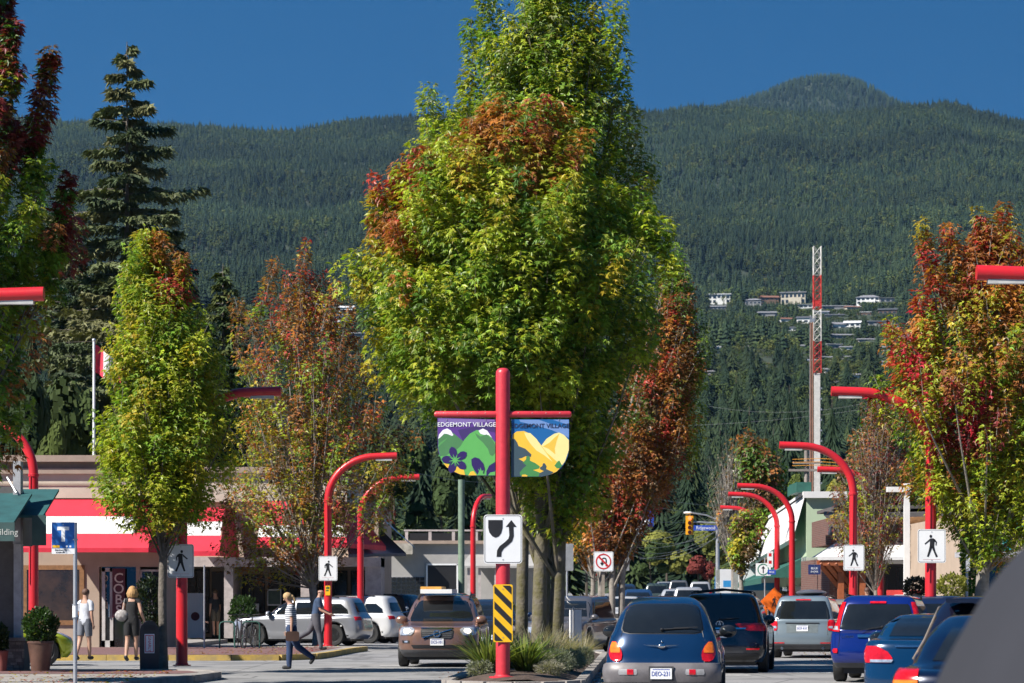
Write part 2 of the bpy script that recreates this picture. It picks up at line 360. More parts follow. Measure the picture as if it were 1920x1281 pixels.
def scatter(name, pts, scl, rot, idx, meshes, label, cat):
    """one stuff object: points carrying scale/rotation/index, instanced by geometry nodes"""
    me = bpy.data.meshes.new(name); pts = np.asarray(pts, np.float32)
    me.vertices.add(len(pts)); me.vertices.foreach_set('co', pts.ravel())
    for nm, arr, ty in (('scl', scl, 'FLOAT_VECTOR'), ('rot', rot, 'FLOAT'), ('idx', idx, 'INT')):
        a = me.attributes.new(nm, ty, 'POINT')
        a.data.foreach_set('vector' if ty == 'FLOAT_VECTOR' else 'value', np.asarray(arr, np.float32 if ty != 'INT' else np.int32).ravel())
    o = link(name, me); tag(o, label, cat, kind='stuff')
    g = bpy.data.node_groups.new(name, 'GeometryNodeTree')
    g.interface.new_socket('Geometry', in_out='INPUT', socket_type='NodeSocketGeometry'); g.interface.new_socket('Geometry', in_out='OUTPUT', socket_type='NodeSocketGeometry')
    N = g.nodes; L = g.links; gi = N.new('NodeGroupInput'); go = N.new('NodeGroupOutput')
    for k, pm in enumerate(meshes):
        src = bpy.data.objects.new(name+'_source', pm); src.use_fake_user = False
        oi = N.new('GeometryNodeObjectInfo'); oi.inputs[0].default_value = src; oi.inputs[1].default_value = True
    mp = N.new('GeometryNodeMeshToPoints'); ip = N.new('GeometryNodeInstanceOnPoints')
    L.new(gi.outputs[0], mp.inputs[0]); L.new(mp.outputs[0], ip.inputs['Points'])
    jj = N.new('GeometryNodeJoinGeometry')
    infos = [n for n in N if n.bl_idname == 'GeometryNodeObjectInfo']
    for oi in reversed(infos): L.new(oi.outputs['Geometry'], jj.inputs[0])
    L.new(jj.outputs[0], ip.inputs['Instance']); ip.inputs['Pick Instance'].default_value = True
    def attr(nm, ty):
        a = N.new('GeometryNodeInputNamedAttribute'); a.data_type = ty; a.inputs[0].default_value = nm; return a.outputs[0]
    L.new(attr('idx', 'INT'), ip.inputs['Instance Index']); L.new(attr('scl', 'FLOAT_VECTOR'), ip.inputs['Scale'])
    cx = N.new('ShaderNodeCombineXYZ'); L.new(attr('rot', 'FLOAT'), cx.inputs[2]); L.new(cx.outputs[0], ip.inputs['Rotation'])
    L.new(ip.outputs[0], go.inputs[0])
    md = o.modifiers.new('scatter', 'NODES'); md.node_group = g
    return o
# ---------------------------------------------------------------- houses on the hillside
HW = [mat('far_white_wall', (.75, .75, .73), .8), mat('far_cream_wall', (.5, .45, .36), .8), mat('far_grey_wall', (.25, .25, .26), .8), mat('far_brown_wall', (.16, .10, .07), .8)]
HR = [mat('far_grey_roof', (.2, .2, .22), .8), mat('far_brown_roof', (.2, .09, .06), .8), mat('far_white_roof', (.6, .6, .62), .7), mat('far_dark_roof', (.07, .075, .09), .8)]
HG = mat('far_house_glass', (.03, .04, .055), .15)
HOUSES = [(1348, 562, 42, 18, 0, 2, 'flat', 'white'), (1412, 568, 30, 12, 2, 0, 'hip', 'grey'), (1443, 562, 34, 14, 3, 1, 'gable', 'brown with a red-brown roof'),
 (1487, 562, 46, 22, 1, 0, 'flat', 'large pale cream'), (1515, 578, 34, 12, 0, 0, 'flat', 'long white'), (1440, 590, 38, 12, 2, 0, 'gable', 'low grey'),
 (1511, 600, 34, 14, 0, 3, 'gable', 'white with a dark roof'), (1570, 577, 56, 10, 2, 0, 'gable', 'long grey-roofed'), (1627, 564, 42, 17, 0, 0, 'hip', 'two-storey white'),
 (1665, 564, 30, 9, 2, 0, 'flat', 'small grey'), (1620, 590, 26, 10, 3, 2, 'flat', 'brown with a white flat roof'), (1664, 585, 34, 12, 3, 3, 'gable', 'dark brown'),
 (1566, 594, 34, 10, 2, 3, 'gable', 'bluish grey'), (1574, 613, 26, 15, 0, 0, 'gable', 'white gabled'), (1598, 613, 30, 16, 0, 2, 'gable', 'bright white double-gabled'),
 (1650, 607, 44, 10, 2, 3, 'gable', 'long dark-roofed'), (1580, 632, 42, 11, 2, 0, 'gable', 'grey-blue'), (1565, 650, 28, 10, 2, 2, 'flat', 'pale grey'),
 (1697, 634, 26, 14, 0, 0, 'gable', 'white corner'), (1655, 684, 24, 12, 0, 0, 'hip', 'small white'), (1609, 708, 30, 12, 0, 0, 'gable', 'white half-hidden'),
 (1443, 684, 22, 7, 1, 1, 'gable', 'tiny tan'), (1487, 699, 16, 5, 1, 2, 'flat', 'tiny cream'), (1405, 640, 22, 6, 0, 2, 'flat', 'narrow white'), (1330, 700, 26, 8, 2, 0, 'gable', 'small grey-roofed'),
 (1345, 578, 30, 9, 2, 0, 'gable', 'grey slate-roofed'), (1540, 588, 28, 10, 0, 0, 'gable', 'white slate-roofed'), (1600, 578, 26, 9, 1, 1, 'gable', 'tan brown-roofed'), (1680, 612, 24, 10, 0, 3, 'gable', 'white dark-roofed'), (1625, 640, 30, 9, 2, 0, 'gable', 'low slate'), (1590, 654, 26, 8, 0, 0, 'gable', 'small whitewashed'), (1548, 672, 24, 8, 1, 0, 'gable', 'small cream'), (1665, 655, 26, 9, 0, 0, 'gable', 'pale gabled'), (605, 576, 26, 12, 0, 2, 'gable', 'white left-hand'), (650, 580, 30, 14, 0, 2, 'gable', 'white gabled left-hand'), (600, 596, 34, 12, 2, 0, 'flat', 'grey left-hand'),
 (638, 598, 40, 14, 0, 2, 'flat', 'wide white left-hand'), (700, 590, 30, 12, 2, 0, 'gable', 'grey half-hidden left-hand'), (620, 618, 36, 10, 1, 0, 'gable', 'cream left-hand'), (665, 632, 34, 12, 2, 2, 'flat', 'pale left-hand'),
 (1880, 600, 34, 14, 0, 0, 'gable', 'white right-hand'), (1900, 560, 30, 12, 2, 0, 'gable', 'grey right-hand')]
HPOS = []; used_l = set()
rh = random.Random(12)
for k in range(34):
    px = rh.uniform(1300, 1780) if k < 27 else rh.uniform(565, 720); py = rh.uniform(572, 722) if px > 1000 else rh.uniform(572, 650)
    if any(abs(px-q[0]) < (q[2]+22)/2 and abs(py-q[1]) < 12 for q in HOUSES): continue
    HOUSES.append((px, py, rh.uniform(14, 27), rh.uniform(7, 11), rh.choice((0, 0, 0, 1, 2)), rh.choice((0, 0, 1, 2, 3)), rh.choice(('gable', 'gable', 'hip')), None))
def find_D(px, py):
    """distance at which the line of sight through that point meets the hillside"""
    for d in range(600, 4600, 10):
        x = (px-CX)/F*d
        if terrain_z(x, d) > EYE-(py-HOR)/F*d: return d
    return 2000
pos_words = {}
for i, (px, py, wpx, hpx, wi, ri, kind, desc) in enumerate(HOUSES):
    D = find_D(px, py+hpx/2); s = F/D; w = wpx/s; h = hpx*1.12/s; x = XP(px, D); z = terrain_z(x, D)-.5
    d = w*.6; HPOS.append((x, D, w, px, wpx, (z+.5+.28*h-EYE)/D))
    side = 'left of the lattice mast' if 1300 < px < 1535 else ('right of the lattice mast' if px < 1750 and px > 1500 else ('seen left of the big maple' if px < 900 else 'at the right edge behind the red maple'))
    hs = thing('hillside_house', f'small {["white", "cream", "grey", "brown"][wi]} house under a {["grey", "brown", "white", "dark"][ri]} roof, {"high" if py < 600 else ("midway" if py < 650 else "low")} {side}' if desc is None else f'{desc} house {"high" if py < 585 else ("midway" if py < 660 else "low")} on the hill {side}', 'house', (x, D, z), R(random.uniform(-14, 14)), 'houses on the wooded hillside')
    if hs['label'] in used_l: hs['label'] = hs['label'].replace(', low', ', somewhat lower and').replace(', high', ', somewhat higher and').replace(', midway', ', about midway and')
    used_l.add(hs['label'])
    H = h*.72 if kind != 'flat' else h*.93
    mb = MB(); mb.bb(-w/2, w/2, 0, d, -6, H)
    if w > 16: mb.bb(-w*.1, w*.34, -1.6, .2, -6, H*.62)
    mb.build('wall', HW[wi], hs)
    mb = MB(); e = w*.04+.3
    if kind == 'flat': mb.bb(-w/2-e, w/2+e, -e, d+e, H, H+h*.07)
    elif kind == 'hip':
        mb.add([(-w/2-e, -e, H), (w/2+e, -e, H), (w/2+e, d+e, H), (-w/2-e, d+e, H), (-w*.22, d/2, h), (w*.22, d/2, h)], [(0, 1, 5, 4), (2, 3, 4, 5), (1, 2, 5), (3, 0, 4), (0, 3, 2, 1)])
    else:
        mb.add([(-w/2-e, -e, H), (w/2+e, -e, H), (w/2+e, d+e, H), (-w/2-e, d+e, H), (-w/2-e, d/2, h), (w/2+e, d/2, h)], [(0, 1, 5, 4), (2, 3, 4, 5), (1, 2, 5), (3, 0, 4), (0, 3, 2, 1)])
    mb.build('roof', HR[ri], hs)
    nw = max(2, int(w/3.5)); st = 2 if H > 5 else 1
    for r_ in range(st):
        for k in range(nw):
            cx = -w/2+(k+.5)*w/nw; zc = H*(.3+.45*r_) if st == 2 else H*.5
            if w > 16 and r_ == 0 and -w*.14 < cx < w*.38: continue
            q = MB(); q.bb(cx-w/nw*.32, cx+w/nw*.32, -.12, .05, zc-H*.14, zc+H*.14); q.build('window', HG, hs)
    if i % 3 == 0: q = MB(); q.bb(w*.2, w*.26, d*.3, d*.4, H, h*1.12); q.build('chimney', HW[2], hs)
# ---------------------------------------------------------------- hillside forest
def forest():
    pts = []; scl = []; rot = []; idx = []
    az0, az1 = -.215, .215
    band = [(430, 900, 5200), (900, 1400, 7500), (1400, 2100, 8500), (2100, 3000, 20000), (3000, 3900, 30000), (3900, 4830, 36000)]
    for d0, d1, n in band:
        a = rng.uniform(az0, az1, n); d = np.sqrt(rng.uniform(d0*d0, d1*d1, n))
        for aa, dd in zip(a, d):
            x = dd*math.sin(aa); y = dd*math.cos(aa); px = CX+F*x/y
            skip = False; small = 99
            cl = 0.55*math.sin(x*.013+1)+.5*math.sin(y*.017+x*.004)+.4*math.sin(x*.031-y*.011)
            if dd < 2600:
                for hx, hy, hw, hpx, hwp, hel in HPOS:
                    if abs(x-hx) < hw*.6:
                        if -9 < y-hy < hw*.62: skip = True; break
                    if abs(px-hpx) < hwp*.6 and y-hy <= -9:
                        small = min(small, max(2.2, hel*y+EYE-terrain_z(x, y)))
            if skip: continue
            settled = 1300 < dd < 2250 and (px > 1290 or px < 720)
            if settled and rng.random() < .42: continue
            leafy = (rng.random() < (.62 if settled else (.26 if dd > 2250 else .5)) and cl > -.35) or (cl > 1.0 and dd < 3400)
            z = terrain_z(x, y)
            if leafy:
                h = rng.uniform(5, 10) if settled else rng.uniform(9, 15); w = h*rng.uniform(.8, 1.15); ii = 5+int(rng.random() < .5)+(2 if dd < 1500 else 0)
            else:
                h = rng.uniform(13, 25) if not settled else rng.uniform(9, 19); 
                if dd > 2100: h *= rng.uniform(.5, .92)*(1+.18*cl)
                w = h*rng.uniform(1.0, 1.75); ii = int(rng.integers(0, 3)) if dd > 1500 else 3+int(rng.random() < .5)
            if dd < 1100: h *= .55+.2*(dd-430)/670; w *= .75
            if h > small: w *= small/h*1.5 if leafy else small/h; h = small
            pts.append((x, y, z-.4)); scl.append((w, w, h)); rot.append(rng.uniform(0, 6.28)); idx.append(ii)
    o = scatter('hillside_forest', pts, scl, rot, idx, protoC+protoL, 'dense forest of dark conifers and some leafy trees covering the whole mountainside', 'forest')
    pts = []; scl = []; rot = []; idx = []
    for _ in range(15000):
        a = rng.uniform(-.2, .2); dd = math.sqrt(rng.uniform(900**2, 2300**2)); x = dd*math.sin(a); y = dd*math.cos(a)
        if any(abs(x-q[0]) < q[2]*.58 and -5 < y-q[1] < q[2]*.62 for q in HPOS): continue
        h = rng.uniform(1.6, 4.2); pts.append((x, y, terrain_z(x, y)-.3)); scl.append((h*1.9, h*1.9, h)); rot.append(rng.uniform(0, 6.28)); idx.append(3+int(rng.random() < .5))
    scatter('hillside_shrubs', pts, scl, rot, idx, protoC[:3]+protoL[:2], 'low shrubs and garden greenery between the houses on the hill', 'shrubs')
    pts = []; scl = []; rot = []; idx = []
    for _ in range(9000):
        a = rng.uniform(.03, .215); dd = rng.uniform(5900, 7250); x = dd*math.sin(a); y = dd*math.cos(a); h = rng.uniform(14, 27)
        pts.append((x, y, summit_z(x, y)-.5)); scl.append((h*1.3, h*1.3, h)); rot.append(rng.uniform(0, 6.28)); idx.append(int(rng.integers(0, 3)))
    scatter('summit_forest', pts, scl, rot, idx, protoC, 'far bluish forest on the rounded summit behind the ridge', 'forest')
forest()
# haze: even pale air round the whole scene
hm = bpy.data.materials.new('haze_air'); hm.use_nodes = True; n = hm.node_tree; n.nodes.clear()
pv = n.nodes.new('ShaderNodeVolumePrincipled'); pv.inputs['Color'].default_value = (.34, .62, 1, 1); pv.inputs['Density'].default_value = HAZE_D = 2.5e-5; pv.inputs['Anisotropy'].default_value = .2
ou = n.nodes.new('ShaderNodeOutputMaterial'); n.links.new(pv.outputs[0], ou.inputs['Volume'])
mb = MB(); mb.bb(-9000, 9000, -1200, 10500, -900, 1700); tag(mb.build('haze', hm), kind='stuff')
# ================================================================ roads, kerbs, pavements
SL = .047
def xl(d): return -0.9+SL*(d-53)          # left and right edge of the planted median
def xr(d): return 1.4+SL*(d-53)
def strip(name, m, fl, fr, ys, dz, kind='structure', parent=None, lab=None):
    mb = MB()
    for a, b in zip(ys[:-1], ys[1:]):
        mb.quad((fl(a), a, gz(0, a)+dz), (fr(a), a, gz(0, a)+dz), (fr(b), b, gz(0, b)+dz), (fl(b), b, gz(0, b)+dz))
    return tag(mb.build(name, m, parent), kind=kind)
YS = [-20, 20, 40, 57, 73, 89, 110, 160, 220, 300, 400]
strip('road', ASPH, lambda d: -8.5+SL*(d-53), lambda d: 15+SL*(d-53), YS, 0.0)
strip('side_street', ASPH, lambda d: -70, lambda d: -6, [56, 74], 0.004)
strip('parking_lane', ASPH, lambda d: -11.5, lambda d: -4.5, [88, 104], 0.004)
def slab(name, pts, m, z0=-.1, z1=.14, kind='structure'):
    mb = MB(); mb.prism(pts, z0, z1, 'z'); 
    return tag(mb.build(name, m), kind=kind)
# near left pavement (ends in a rounded corner at the side street)
NL = [(-40, 20), (-7.6, 20), (-7.0, 46), (-6.6, 49.5), (-6.0, 53), (-5.75, 55.5), (-6.0, 56.8), (-7.2, 57.6), (-12, 57.8), (-40, 57.8)]
slab('pavement', NL, CONC)
FLP = [(-40, 73), (-7.2, 73), (-6.0, 73.2), (-5.2, 74.6), (-5.0, 78), (-4.75, 84.5), (-4.5, 87), (-9.8, 90), (-10.8, 93), (-10.4, 104), (-40, 104)]
slab('pavement', FLP, CONC)
RTP = [(8.2, 20), (8.9, 55), (11.6, 110), (14, 180), (40, 180), (40, 20)]
slab('pavement', RTP, CONC, z0=-.1, z1=.14)
def brick_sheet(name, pts, z=.145):
    mb = MB(); tri = tessellate_polygon([[Vector((a, b, 0)) for a, b in pts]])
    fs = []
    for t in tri:
        A, B, C_ = [Vector((*pts[i], 0)) for i in t]; t = list(t)
        fs.append(tuple(t if (B-A).cross(C_-A).z > 0 else t[::-1]))
    mb.add([(a, b, z) for a, b in pts], fs); return tag(mb.build(name, PAVER), kind='structure')
brick_sheet('brick_paving', [(-20, 54.2), (-6.35, 54.2), (-6.1, 55.4), (-6.4, 56.4), (-7.4, 57.2), (-20, 57.4)])
brick_sheet('brick_paving', [(-20, 73.5), (-7.2, 73.5), (-6.2, 73.7), (-5.6, 75), (-5.4, 78), (-5.15, 84.5), (-5.1, 85.6), (-20, 85.6)])
def kerb_run(name, pts, w=.16, h=.15, m=KERB, step=.9, z0=0):
    """a kerb along a polyline, each cast stone its own piece"""
    k = thing(name, None, None, (0, 0, 0)); k['kind'] = 'structure'
    for (x0, y0), (x1, y1) in zip(pts[:-1], pts[1:]):
        L = math.hypot(x1-x0, y1-y0); n = max(1, round(L/step)); a = math.atan2(y1-y0, x1-x0)
        for i in range(n):
            t = (i+.5)/n; x = x0+(x1-x0)*t; y = y0+(y1-y0)*t; l = L/n-.012
            mb = MB(); mb.prism([(-w/2, -.1), (w/2, -.1), (w/2, h-.03), (w/2-.03, h), (-w/2, h)], -l/2, l/2, 'x')
            o = mb.build('kerb_stone', m(i) if callable(m) else m, k); o.location = (x, y, z0+gz(0, y)+random.uniform(-.003, .003)); o.rotation_euler = (0, 0, a+random.uniform(-.006, .006))
    return k
kerb_run('kerb', NL[1:-1], step=2.2)
kerb_run('kerb', [(-20, 73)]+FLP[1:3]+FLP[3:7], step=1.6, m=lambda i: KERBY, w=.18)
kerb_run('kerb', [RTP[0], RTP[1], RTP[2]], step=2.5)
# planted median, its kerb stones and the soil
def median(d0, d1, yel=False):
    pts = []
    n = 10
    mid0 = (xl(d0)+xr(d0))/2; hw = 1.15
    for k in range(9):
        a = math.pi+math.pi*k/8; pts.append((mid0+hw*math.cos(a), d0+hw+hw*math.sin(a)*1.3))
    for k in range(1, n+1): pts.append((xr(d0)+SL*(d1-d0)*k/n, d0+hw+(d1-d0-hw)*k/n))
    mid1 = (xl(d1)+xr(d1))/2
    for k in range(1, 8):
        a = math.pi*k/8; pts.append((mid1+hw*math.cos(a), d1+hw*math.sin(a)))
    for k in range(0, n): pts.append((xl(d1)-SL*(d1-d0)*k/n, d1-(d1-d0-hw)*k/n))
    pts.append(pts[0])
    kerb_run('median_kerb', pts, step=.75 if d0 < 60 else 1.5, w=.2, h=.17, m=(lambda i: KERBY) if yel else KERB)
    return pts
mp1 = median(48.2, 76); mp2 = median(90, 172, True)
def soil_sheet(name, pts, d0, d1):
    """mounded bed between the kerbs"""
    V = []; Fc = []; n = max(20, int((d1-d0)/.6)); m = 9
    for i in range(n+1):
        d = d0+.25+(d1-d0+.6)*i/n
        e = min(1, max(.05, (d-d0)/1.2), max(.05, (d1+1-d)/1.2)) ** .5
        for j in range(m):
            u = -1+2*j/(m-1); x = (xl(d)+xr(d))/2+u*1.06*e
            V.append((x, d, gz(0, d)+.12+.16*(1-u*u)*e+random.uniform(-.02, .02)))
    for i in range(n):
        for j in range(m-1): Fc += [i*m+j, i*m+j+1, (i+1)*m+j+1, (i+1)*m+j]
    me = setmesh(name, V, Fc, [4]*(n*(m-1))); me.materials.append(SOIL); tag(link(name, me), kind='structure')
soil_sheet('median_soil', mp1, 48.2, 76); soil_sheet('median_soil', mp2, 90, 172)
# painted markings
def mark(name, x0, x1, y0, y1, m=WHITEP, sk=0):
    mb = MB(); z = max(gz(0, y0), gz(0, y1))+.008
    n = 1; mb.quad((x0, y0, gz(0, y0)+.008), (x1, y0, gz(0, y0)+.008), (x1+sk, y1, gz(0, y1)+.008), (x0+sk, y1, gz(0, y1)+.008))
    return tag(mb.build(name, m), kind='structure')
mark('crosswalk_bar', -3.1, -2.2, 66.5, 67.1)
for (x0, x1, y) in ((3.4, 4.9, 58), (5.2, 6.8, 60), (5.9, 7.3, 63.5), (3.2, 4.6, 66), (6.5, 8.3, 68.5)): mark('crosswalk_bar', x0, x1, y, y+.75)
mark('stop_line', -4.6, -.9, 64.2, 64.6); mark('stop_line', 1.6, 8.4, 77, 77.5)
for k in range(12): mark('lane_line', xr(20+k*14)+3.35, xr(20+k*14)+3.47, 20+k*14, 24+k*14, sk=SL*4)
for k in range(5): mark('parking_line', -9.6, -4.6, 90+k*3.0, 90.12+k*3.0)
# ================================================================ red lamp posts
def arc_post(px, D, dirx=1, roty=0, name_desc='', sign=None, sticker=False, reach=2.15, H=5.95, group='red arched street lamps', base=.14, leans=0):
    x = XP(px, D); t = thing('street_lamp', name_desc, 'street lamp', (x, D, base+gz(x, D)), roty, group)
    z1 = H-1.45; pts = [(0, 0, 0), (0, 0, 1.5), (0, 0, z1)]; rad = [.125, .122, .115]
    n = 14
    for k in range(1, n+1):
        a = math.pi/2*k/n; pts.append((dirx*1.5*(1-math.cos(a)), 0, z1+1.37*math.sin(a))); rad.append(.115-.01*k/n)
    pts.append((dirx*(reach-.02), 0, H-.06)); rad.append(.105)
    mb = MB(); mb.tube(pts, rad, 18); mb.build('post', RED, t, smooth=True)
    mb = MB(); mb.lathe([(.2, 0), (.2, .02), (.14, .03), (.135, .06)], n=18); mb.build('base_plate', RED, t, smooth=True)
    mb = MB(); mb.lathe([(.128, z1-.05), (.135, z1-.045), (.135, z1+.02), (.128, z1+.025)], n=18); mb.build('collar', RED, t, smooth=True)
    mb = MB(); mb.box((dirx*(reach-.42), 0, H-.185), (.5, .12, .06)); mb.build('lamp_housing', mat('lamp_lens', (.5, .5, .48), .4), t)
    if D < 95:
        mb = MB(); mb.tube([(dirx*.02+.02*-1, -.13, 1.8), (-.02, -.13, z1)], .012, 6); mb.build('cable_channel', RED, t)
    if sticker:
        mb = MB(); mb.bb(-.075, .075, -.137, -.131, 1.02+sticker, 1.32+sticker); lab = mb.build('yellow_notice', SIGNY, t)
        q = MB(); q.bb(-.05, .05, -.141, -.138, 1.22+sticker, 1.28+sticker); q.bb(-.05, .03, -.141, -.138, 1.15+sticker, 1.19+sticker); q.build('notice_print', mat('dark_green_print', (.02, .12, .03), .6), lab)
    return t
def rrect(w, h, r, n=5):
    pts = []
    for cx, cz, a0 in ((w/2-r, h/2-r, 0), (-w/2+r, h/2-r, 90), (-w/2+r, -h/2+r, 180), (w/2-r, -h/2+r, 270)):
        for k in range(n+1):
            a = R(a0+90*k/n); pts.append((cx+r*math.cos(a), cz+r*math.sin(a)))
    return pts
def walker(mb, s, y, flip=1, cx=0, cz=0):
    """the walking figure of a pedestrian crossing sign, s = height"""
    def pl(p): mb.prism([(cx+flip*a*s, cz+b*s) for a, b in p], y-.003, y)
    pl([(.055*math.cos(R(a))-.04, .40+.065*math.sin(R(a))) for a in range(0, 360, 30)])
    pl([(-.07, .31), (.06, .32), (.12, .26), (.1, -.02), (-.09, -.02), (-.08, .1)])
    pl([(-.07, .31), (-.09, .2), (-.27, .06), (-.30, .10), (-.14, .24)])
    pl([(.06, .32), (.13, .28), (.21, .17), (.19, .02), (.15, .03), (.16, .15), (.09, .2)])
    pl([(-.09, -.02), (.03, -.02), (-.04, -.22), (-.13, -.45), (-.2, -.43), (-.13, -.2)])
    pl([(-.02, -.02), (.1, -.02), (.15, -.22), (.25, -.43), (.17, -.46), (.08, -.24)])
def sign_plate(name, label, cat, loc, w, h, draw=None, m=SIGNW, r=.05, rz=0, border=None, back=False, group=None, th=.006):
    t = thing(name, label, cat, loc, rz, group)
    mb = MB(); mb.prism(rrect(w, h, r), -th/2, th/2); mb.build('plate', m, t)
    if border:
        mb = MB(); bw = border
        for o_, i_ in ((rrect(w-.03, h-.03, r*.8), rrect(w-.03-2*bw, h-.03-2*bw, r*.7)),):
            n = len(o_); vs = [(a, -th/2-.002, b) for a, b in o_]+[(a, -th/2-.002, b) for a, b in i_]
            mb.add(vs, [(i, (i+1) % n, n+(i+1) % n, n+i) for i in range(n)])
        mb.build('border', SIGNK, t)
    if draw: draw(t, -th/2)
    for bz_ in (h*.42, -h*.42):
        q = MB(); q.box((0, -th/2-.003, bz_), (.018, .006, .018)); q.build('bolt', GALV, t)
    return t
def ped(flip, s):
    def f(t, y):
        mb = MB(); walker(mb, s, y-.001, flip); mb.build('walking_figure', SIGNK, t)
        mb = MB(); mb.bb(-s*.36, s*.36, y-.003, y-.001, -s*.555, -s*.545); mb.build('printed_line', mat('pink_print', (.6, .3, .3), .6), t)
    return f
LP = [(-190, 41.7, 1, 'red arched lamp at the far left edge, only its arm tip showing'), (341, 61, 1, 'red arched lamp rising behind the green street maple and the black bin'),
 (615, 88, 1, 'red arched lamp beside the silver parked car with the man walking past'), (676, 103, 1, 'thinner red arched lamp half hidden behind the orange maple'),
 (2122, 39, -1, 'red lamp at the right edge whose arm reaches in over the maple'), (1745, 61, -1, 'tall red arched lamp behind the blue people carrier on the right'),
 (1600, 82, -1, 'red arched lamp in front of the green building'), (1650, 97, -1, 'red arched lamp half hidden by the slender reddish tree'),
 (1485, 111, -1, 'taller of the two red arched lamps left of the green building'), (1457, 124, -1, 'smaller red arched lamp left of the green building, inner one of the pair'),
 (1425, 152, -1, 'farthest red arched lamp, seen thin beside the orange diamond sign')]
for px, D, dx, desc in LP:
    arc_post(px, D, dx, 0, desc, sticker={341: .9, 615: .55}.get(px, False))
arc_post(63, 70, -1, R(-15), 'red arched lamp bending left behind the teal awning')
arc_post(887, 125, 1, R(70), 'red arched lamp seen nearly end-on beside the green utility pole')
sign_plate('pedestrian_sign', 'shaded pedestrian sign behind the trunk of the green street maple', 'sign', P(339, 1052, 60.8)+Vector((0, 0, 0)), .56, .72, ped(-1, .5), border=.008)
sign_plate('pedestrian_sign', 'pedestrian sign on the red lamp above the man in blue', 'sign', P(615, 1066, 87.8), .58, .76, ped(-1, .52), border=.008)
sign_plate('pedestrian_sign', 'pedestrian sign on the red lamp in front of the green building', 'sign', P(1601, 1046, 81.8), .6, .74, ped(1, .52), border=.008)
sign_plate('pedestrian_sign', 'largest pedestrian sign, on the right-hand red lamp before the cedar', 'sign', P(1747, 1024, 60.8), .6, .72, ped(1, .52), border=.008)
# ---------------------------------------------------------------- main banner pole on the median
MD = 49.0; PX = XP(943, MD); zb = .2
bp_ = thing('banner_post', 'thick faded red post with crossbar and rounded top standing on the median', 'post', (PX, MD, zb))
mb = MB(); zt = ZP(690, MD)-zb; mb.lathe([(.123, 0), (.123, zt-.1), (.115, zt-.055), (.09, zt-.02), (.05, zt-.004), (.001, zt)], n=28); mb.build('pole', POLE_RED, bp_, smooth=True)
mb = MB(); mb.lathe([(.24, -.02), (.24, .03), (.15, .035), (.13, .06)], n=24); mb.build('base_plate', POLE_RED, bp_, smooth=True)
zc = ZP(777, MD)-zb
for x0, x1 in ((XP(814, MD)-PX, -.1), (.1, XP(1072, MD)-PX)):
    e = .02 if x0 < 0 else -.02
    mb = MB(); xs = [x0, x0+.012, x0+.04, x1] if x0 < 0 else [x0, x1-.04, x1-.012, x1]
    rr = [.01, .042, .055, .055] if x0 < 0 else [.055, .055, .042, .01]
    mb.tube([(x, 0, zc) for x in xs], rr, 16); arm = mb.build('crossbar', POLE_RED, bp_, smooth=True)
    for k in range(4):
        q = MB(); xx = x0+(x1-x0)*(.15+.22*k); q.box((xx, -.052, zc+.02), (.014, .01, .012)); q.build('strap_mark', mat('scuffed_white', (.6, .55, .5), .7), arm)
def make_text(body, size, loc, parent, m, name='lettering', align='CENTER', ext=.0015, sx=1., bold=.0, rot=None):
    cu = bpy.data.curves.new(name, 'FONT'); cu.body = body; cu.size = size; cu.align_x = align; cu.align_y = 'CENTER'; cu.extrude = ext; cu.offset = bold; cu.resolution_u = 3
    tmp = bpy.data.objects.new('t', cu); COL.objects.link(tmp)
    me = bpy.data.meshes.new_from_object(tmp.evaluated_get(bpy.context.evaluated_depsgraph_get())); bpy.data.objects.remove(tmp); bpy.data.curves.remove(cu)
    me.materials.clear(); me.materials.append(m)
    o = link(name, me, parent); o.location = loc; o.rotation_euler = rot or (R(90), 0, 0); o.scale = (sx, 1, 1); return o
pc = {k: mat('print_'+k, srgb(*v), .5, amt=.03) for k, v in dict(purple=(92, 58, 140), violet=(66, 50, 108), lilac=(128, 108, 168), green=(96, 176, 92), dgreen=(78, 132, 84), mid=(90, 158, 90), white=(236, 238, 242), indigo=(48, 30, 96), yellow=(243, 192, 62), blue=(22, 98, 160), lblue=(112, 146, 200), pale=(246, 226, 150), slate=(62, 82, 92), olive=(72, 138, 78), gold=(232, 190, 72), line=(70, 80, 50)).items()}
def banner(label, outline, art, text, tcol, tx, loc_x):
    k = 1/(4.27*F/MD)
    def c(p): return ((p[0]-loc_x)*k, (455-p[1])*k)
    x0 = 800+loc_x/4.27; z0 = 680+455/4.27
    o0 = P(x0, z0, MD-.02); t = thing('street_banner', label, 'banner', o0)
    mb = MB(); mb.prism([c(p) for p in outline], -.006, .006); mb.build('panel', pc[art[0]], t)
    for i, (colr, pts) in enumerate(art[1:]):
        q = MB(); q.prism([c(p) for p in pts], -.0072-.0005*i, -.0064); q.build('printed_shape', pc[colr], t)
    make_text(text, 47*k*1.05, (c(tx)[0], -.0115, c(tx)[1]), t, tcol, bold=.0008)
    for p in ((loc_x-230 if loc_x > 600 else loc_x-160, 462), (loc_x+150, 462)):
        q = MB(); q.box((c(p)[0], -.01, c(p)[1]+.005), (.012, .01, .03)); q.build('grommet', GALV, t)
    return t
def flower(cx, cy, r, a0, n=5, only=None):
    out = []
    for i in range(n):
        if only is not None and i not in only: continue
        a = R(a0+360/n*i); p = []
        for u, w in ((.12, .06), (.4, .26), (.7, .3), (.92, .2), (1.05, 0), (.92, -.2), (.7, -.3), (.4, -.26), (.12, -.06)):
            p.append((cx+r*(u*math.cos(a)-w*math.sin(a)), cy+r*(u*math.sin(a)+w*math.cos(a))))
        out.append(('indigo', p))
    return out
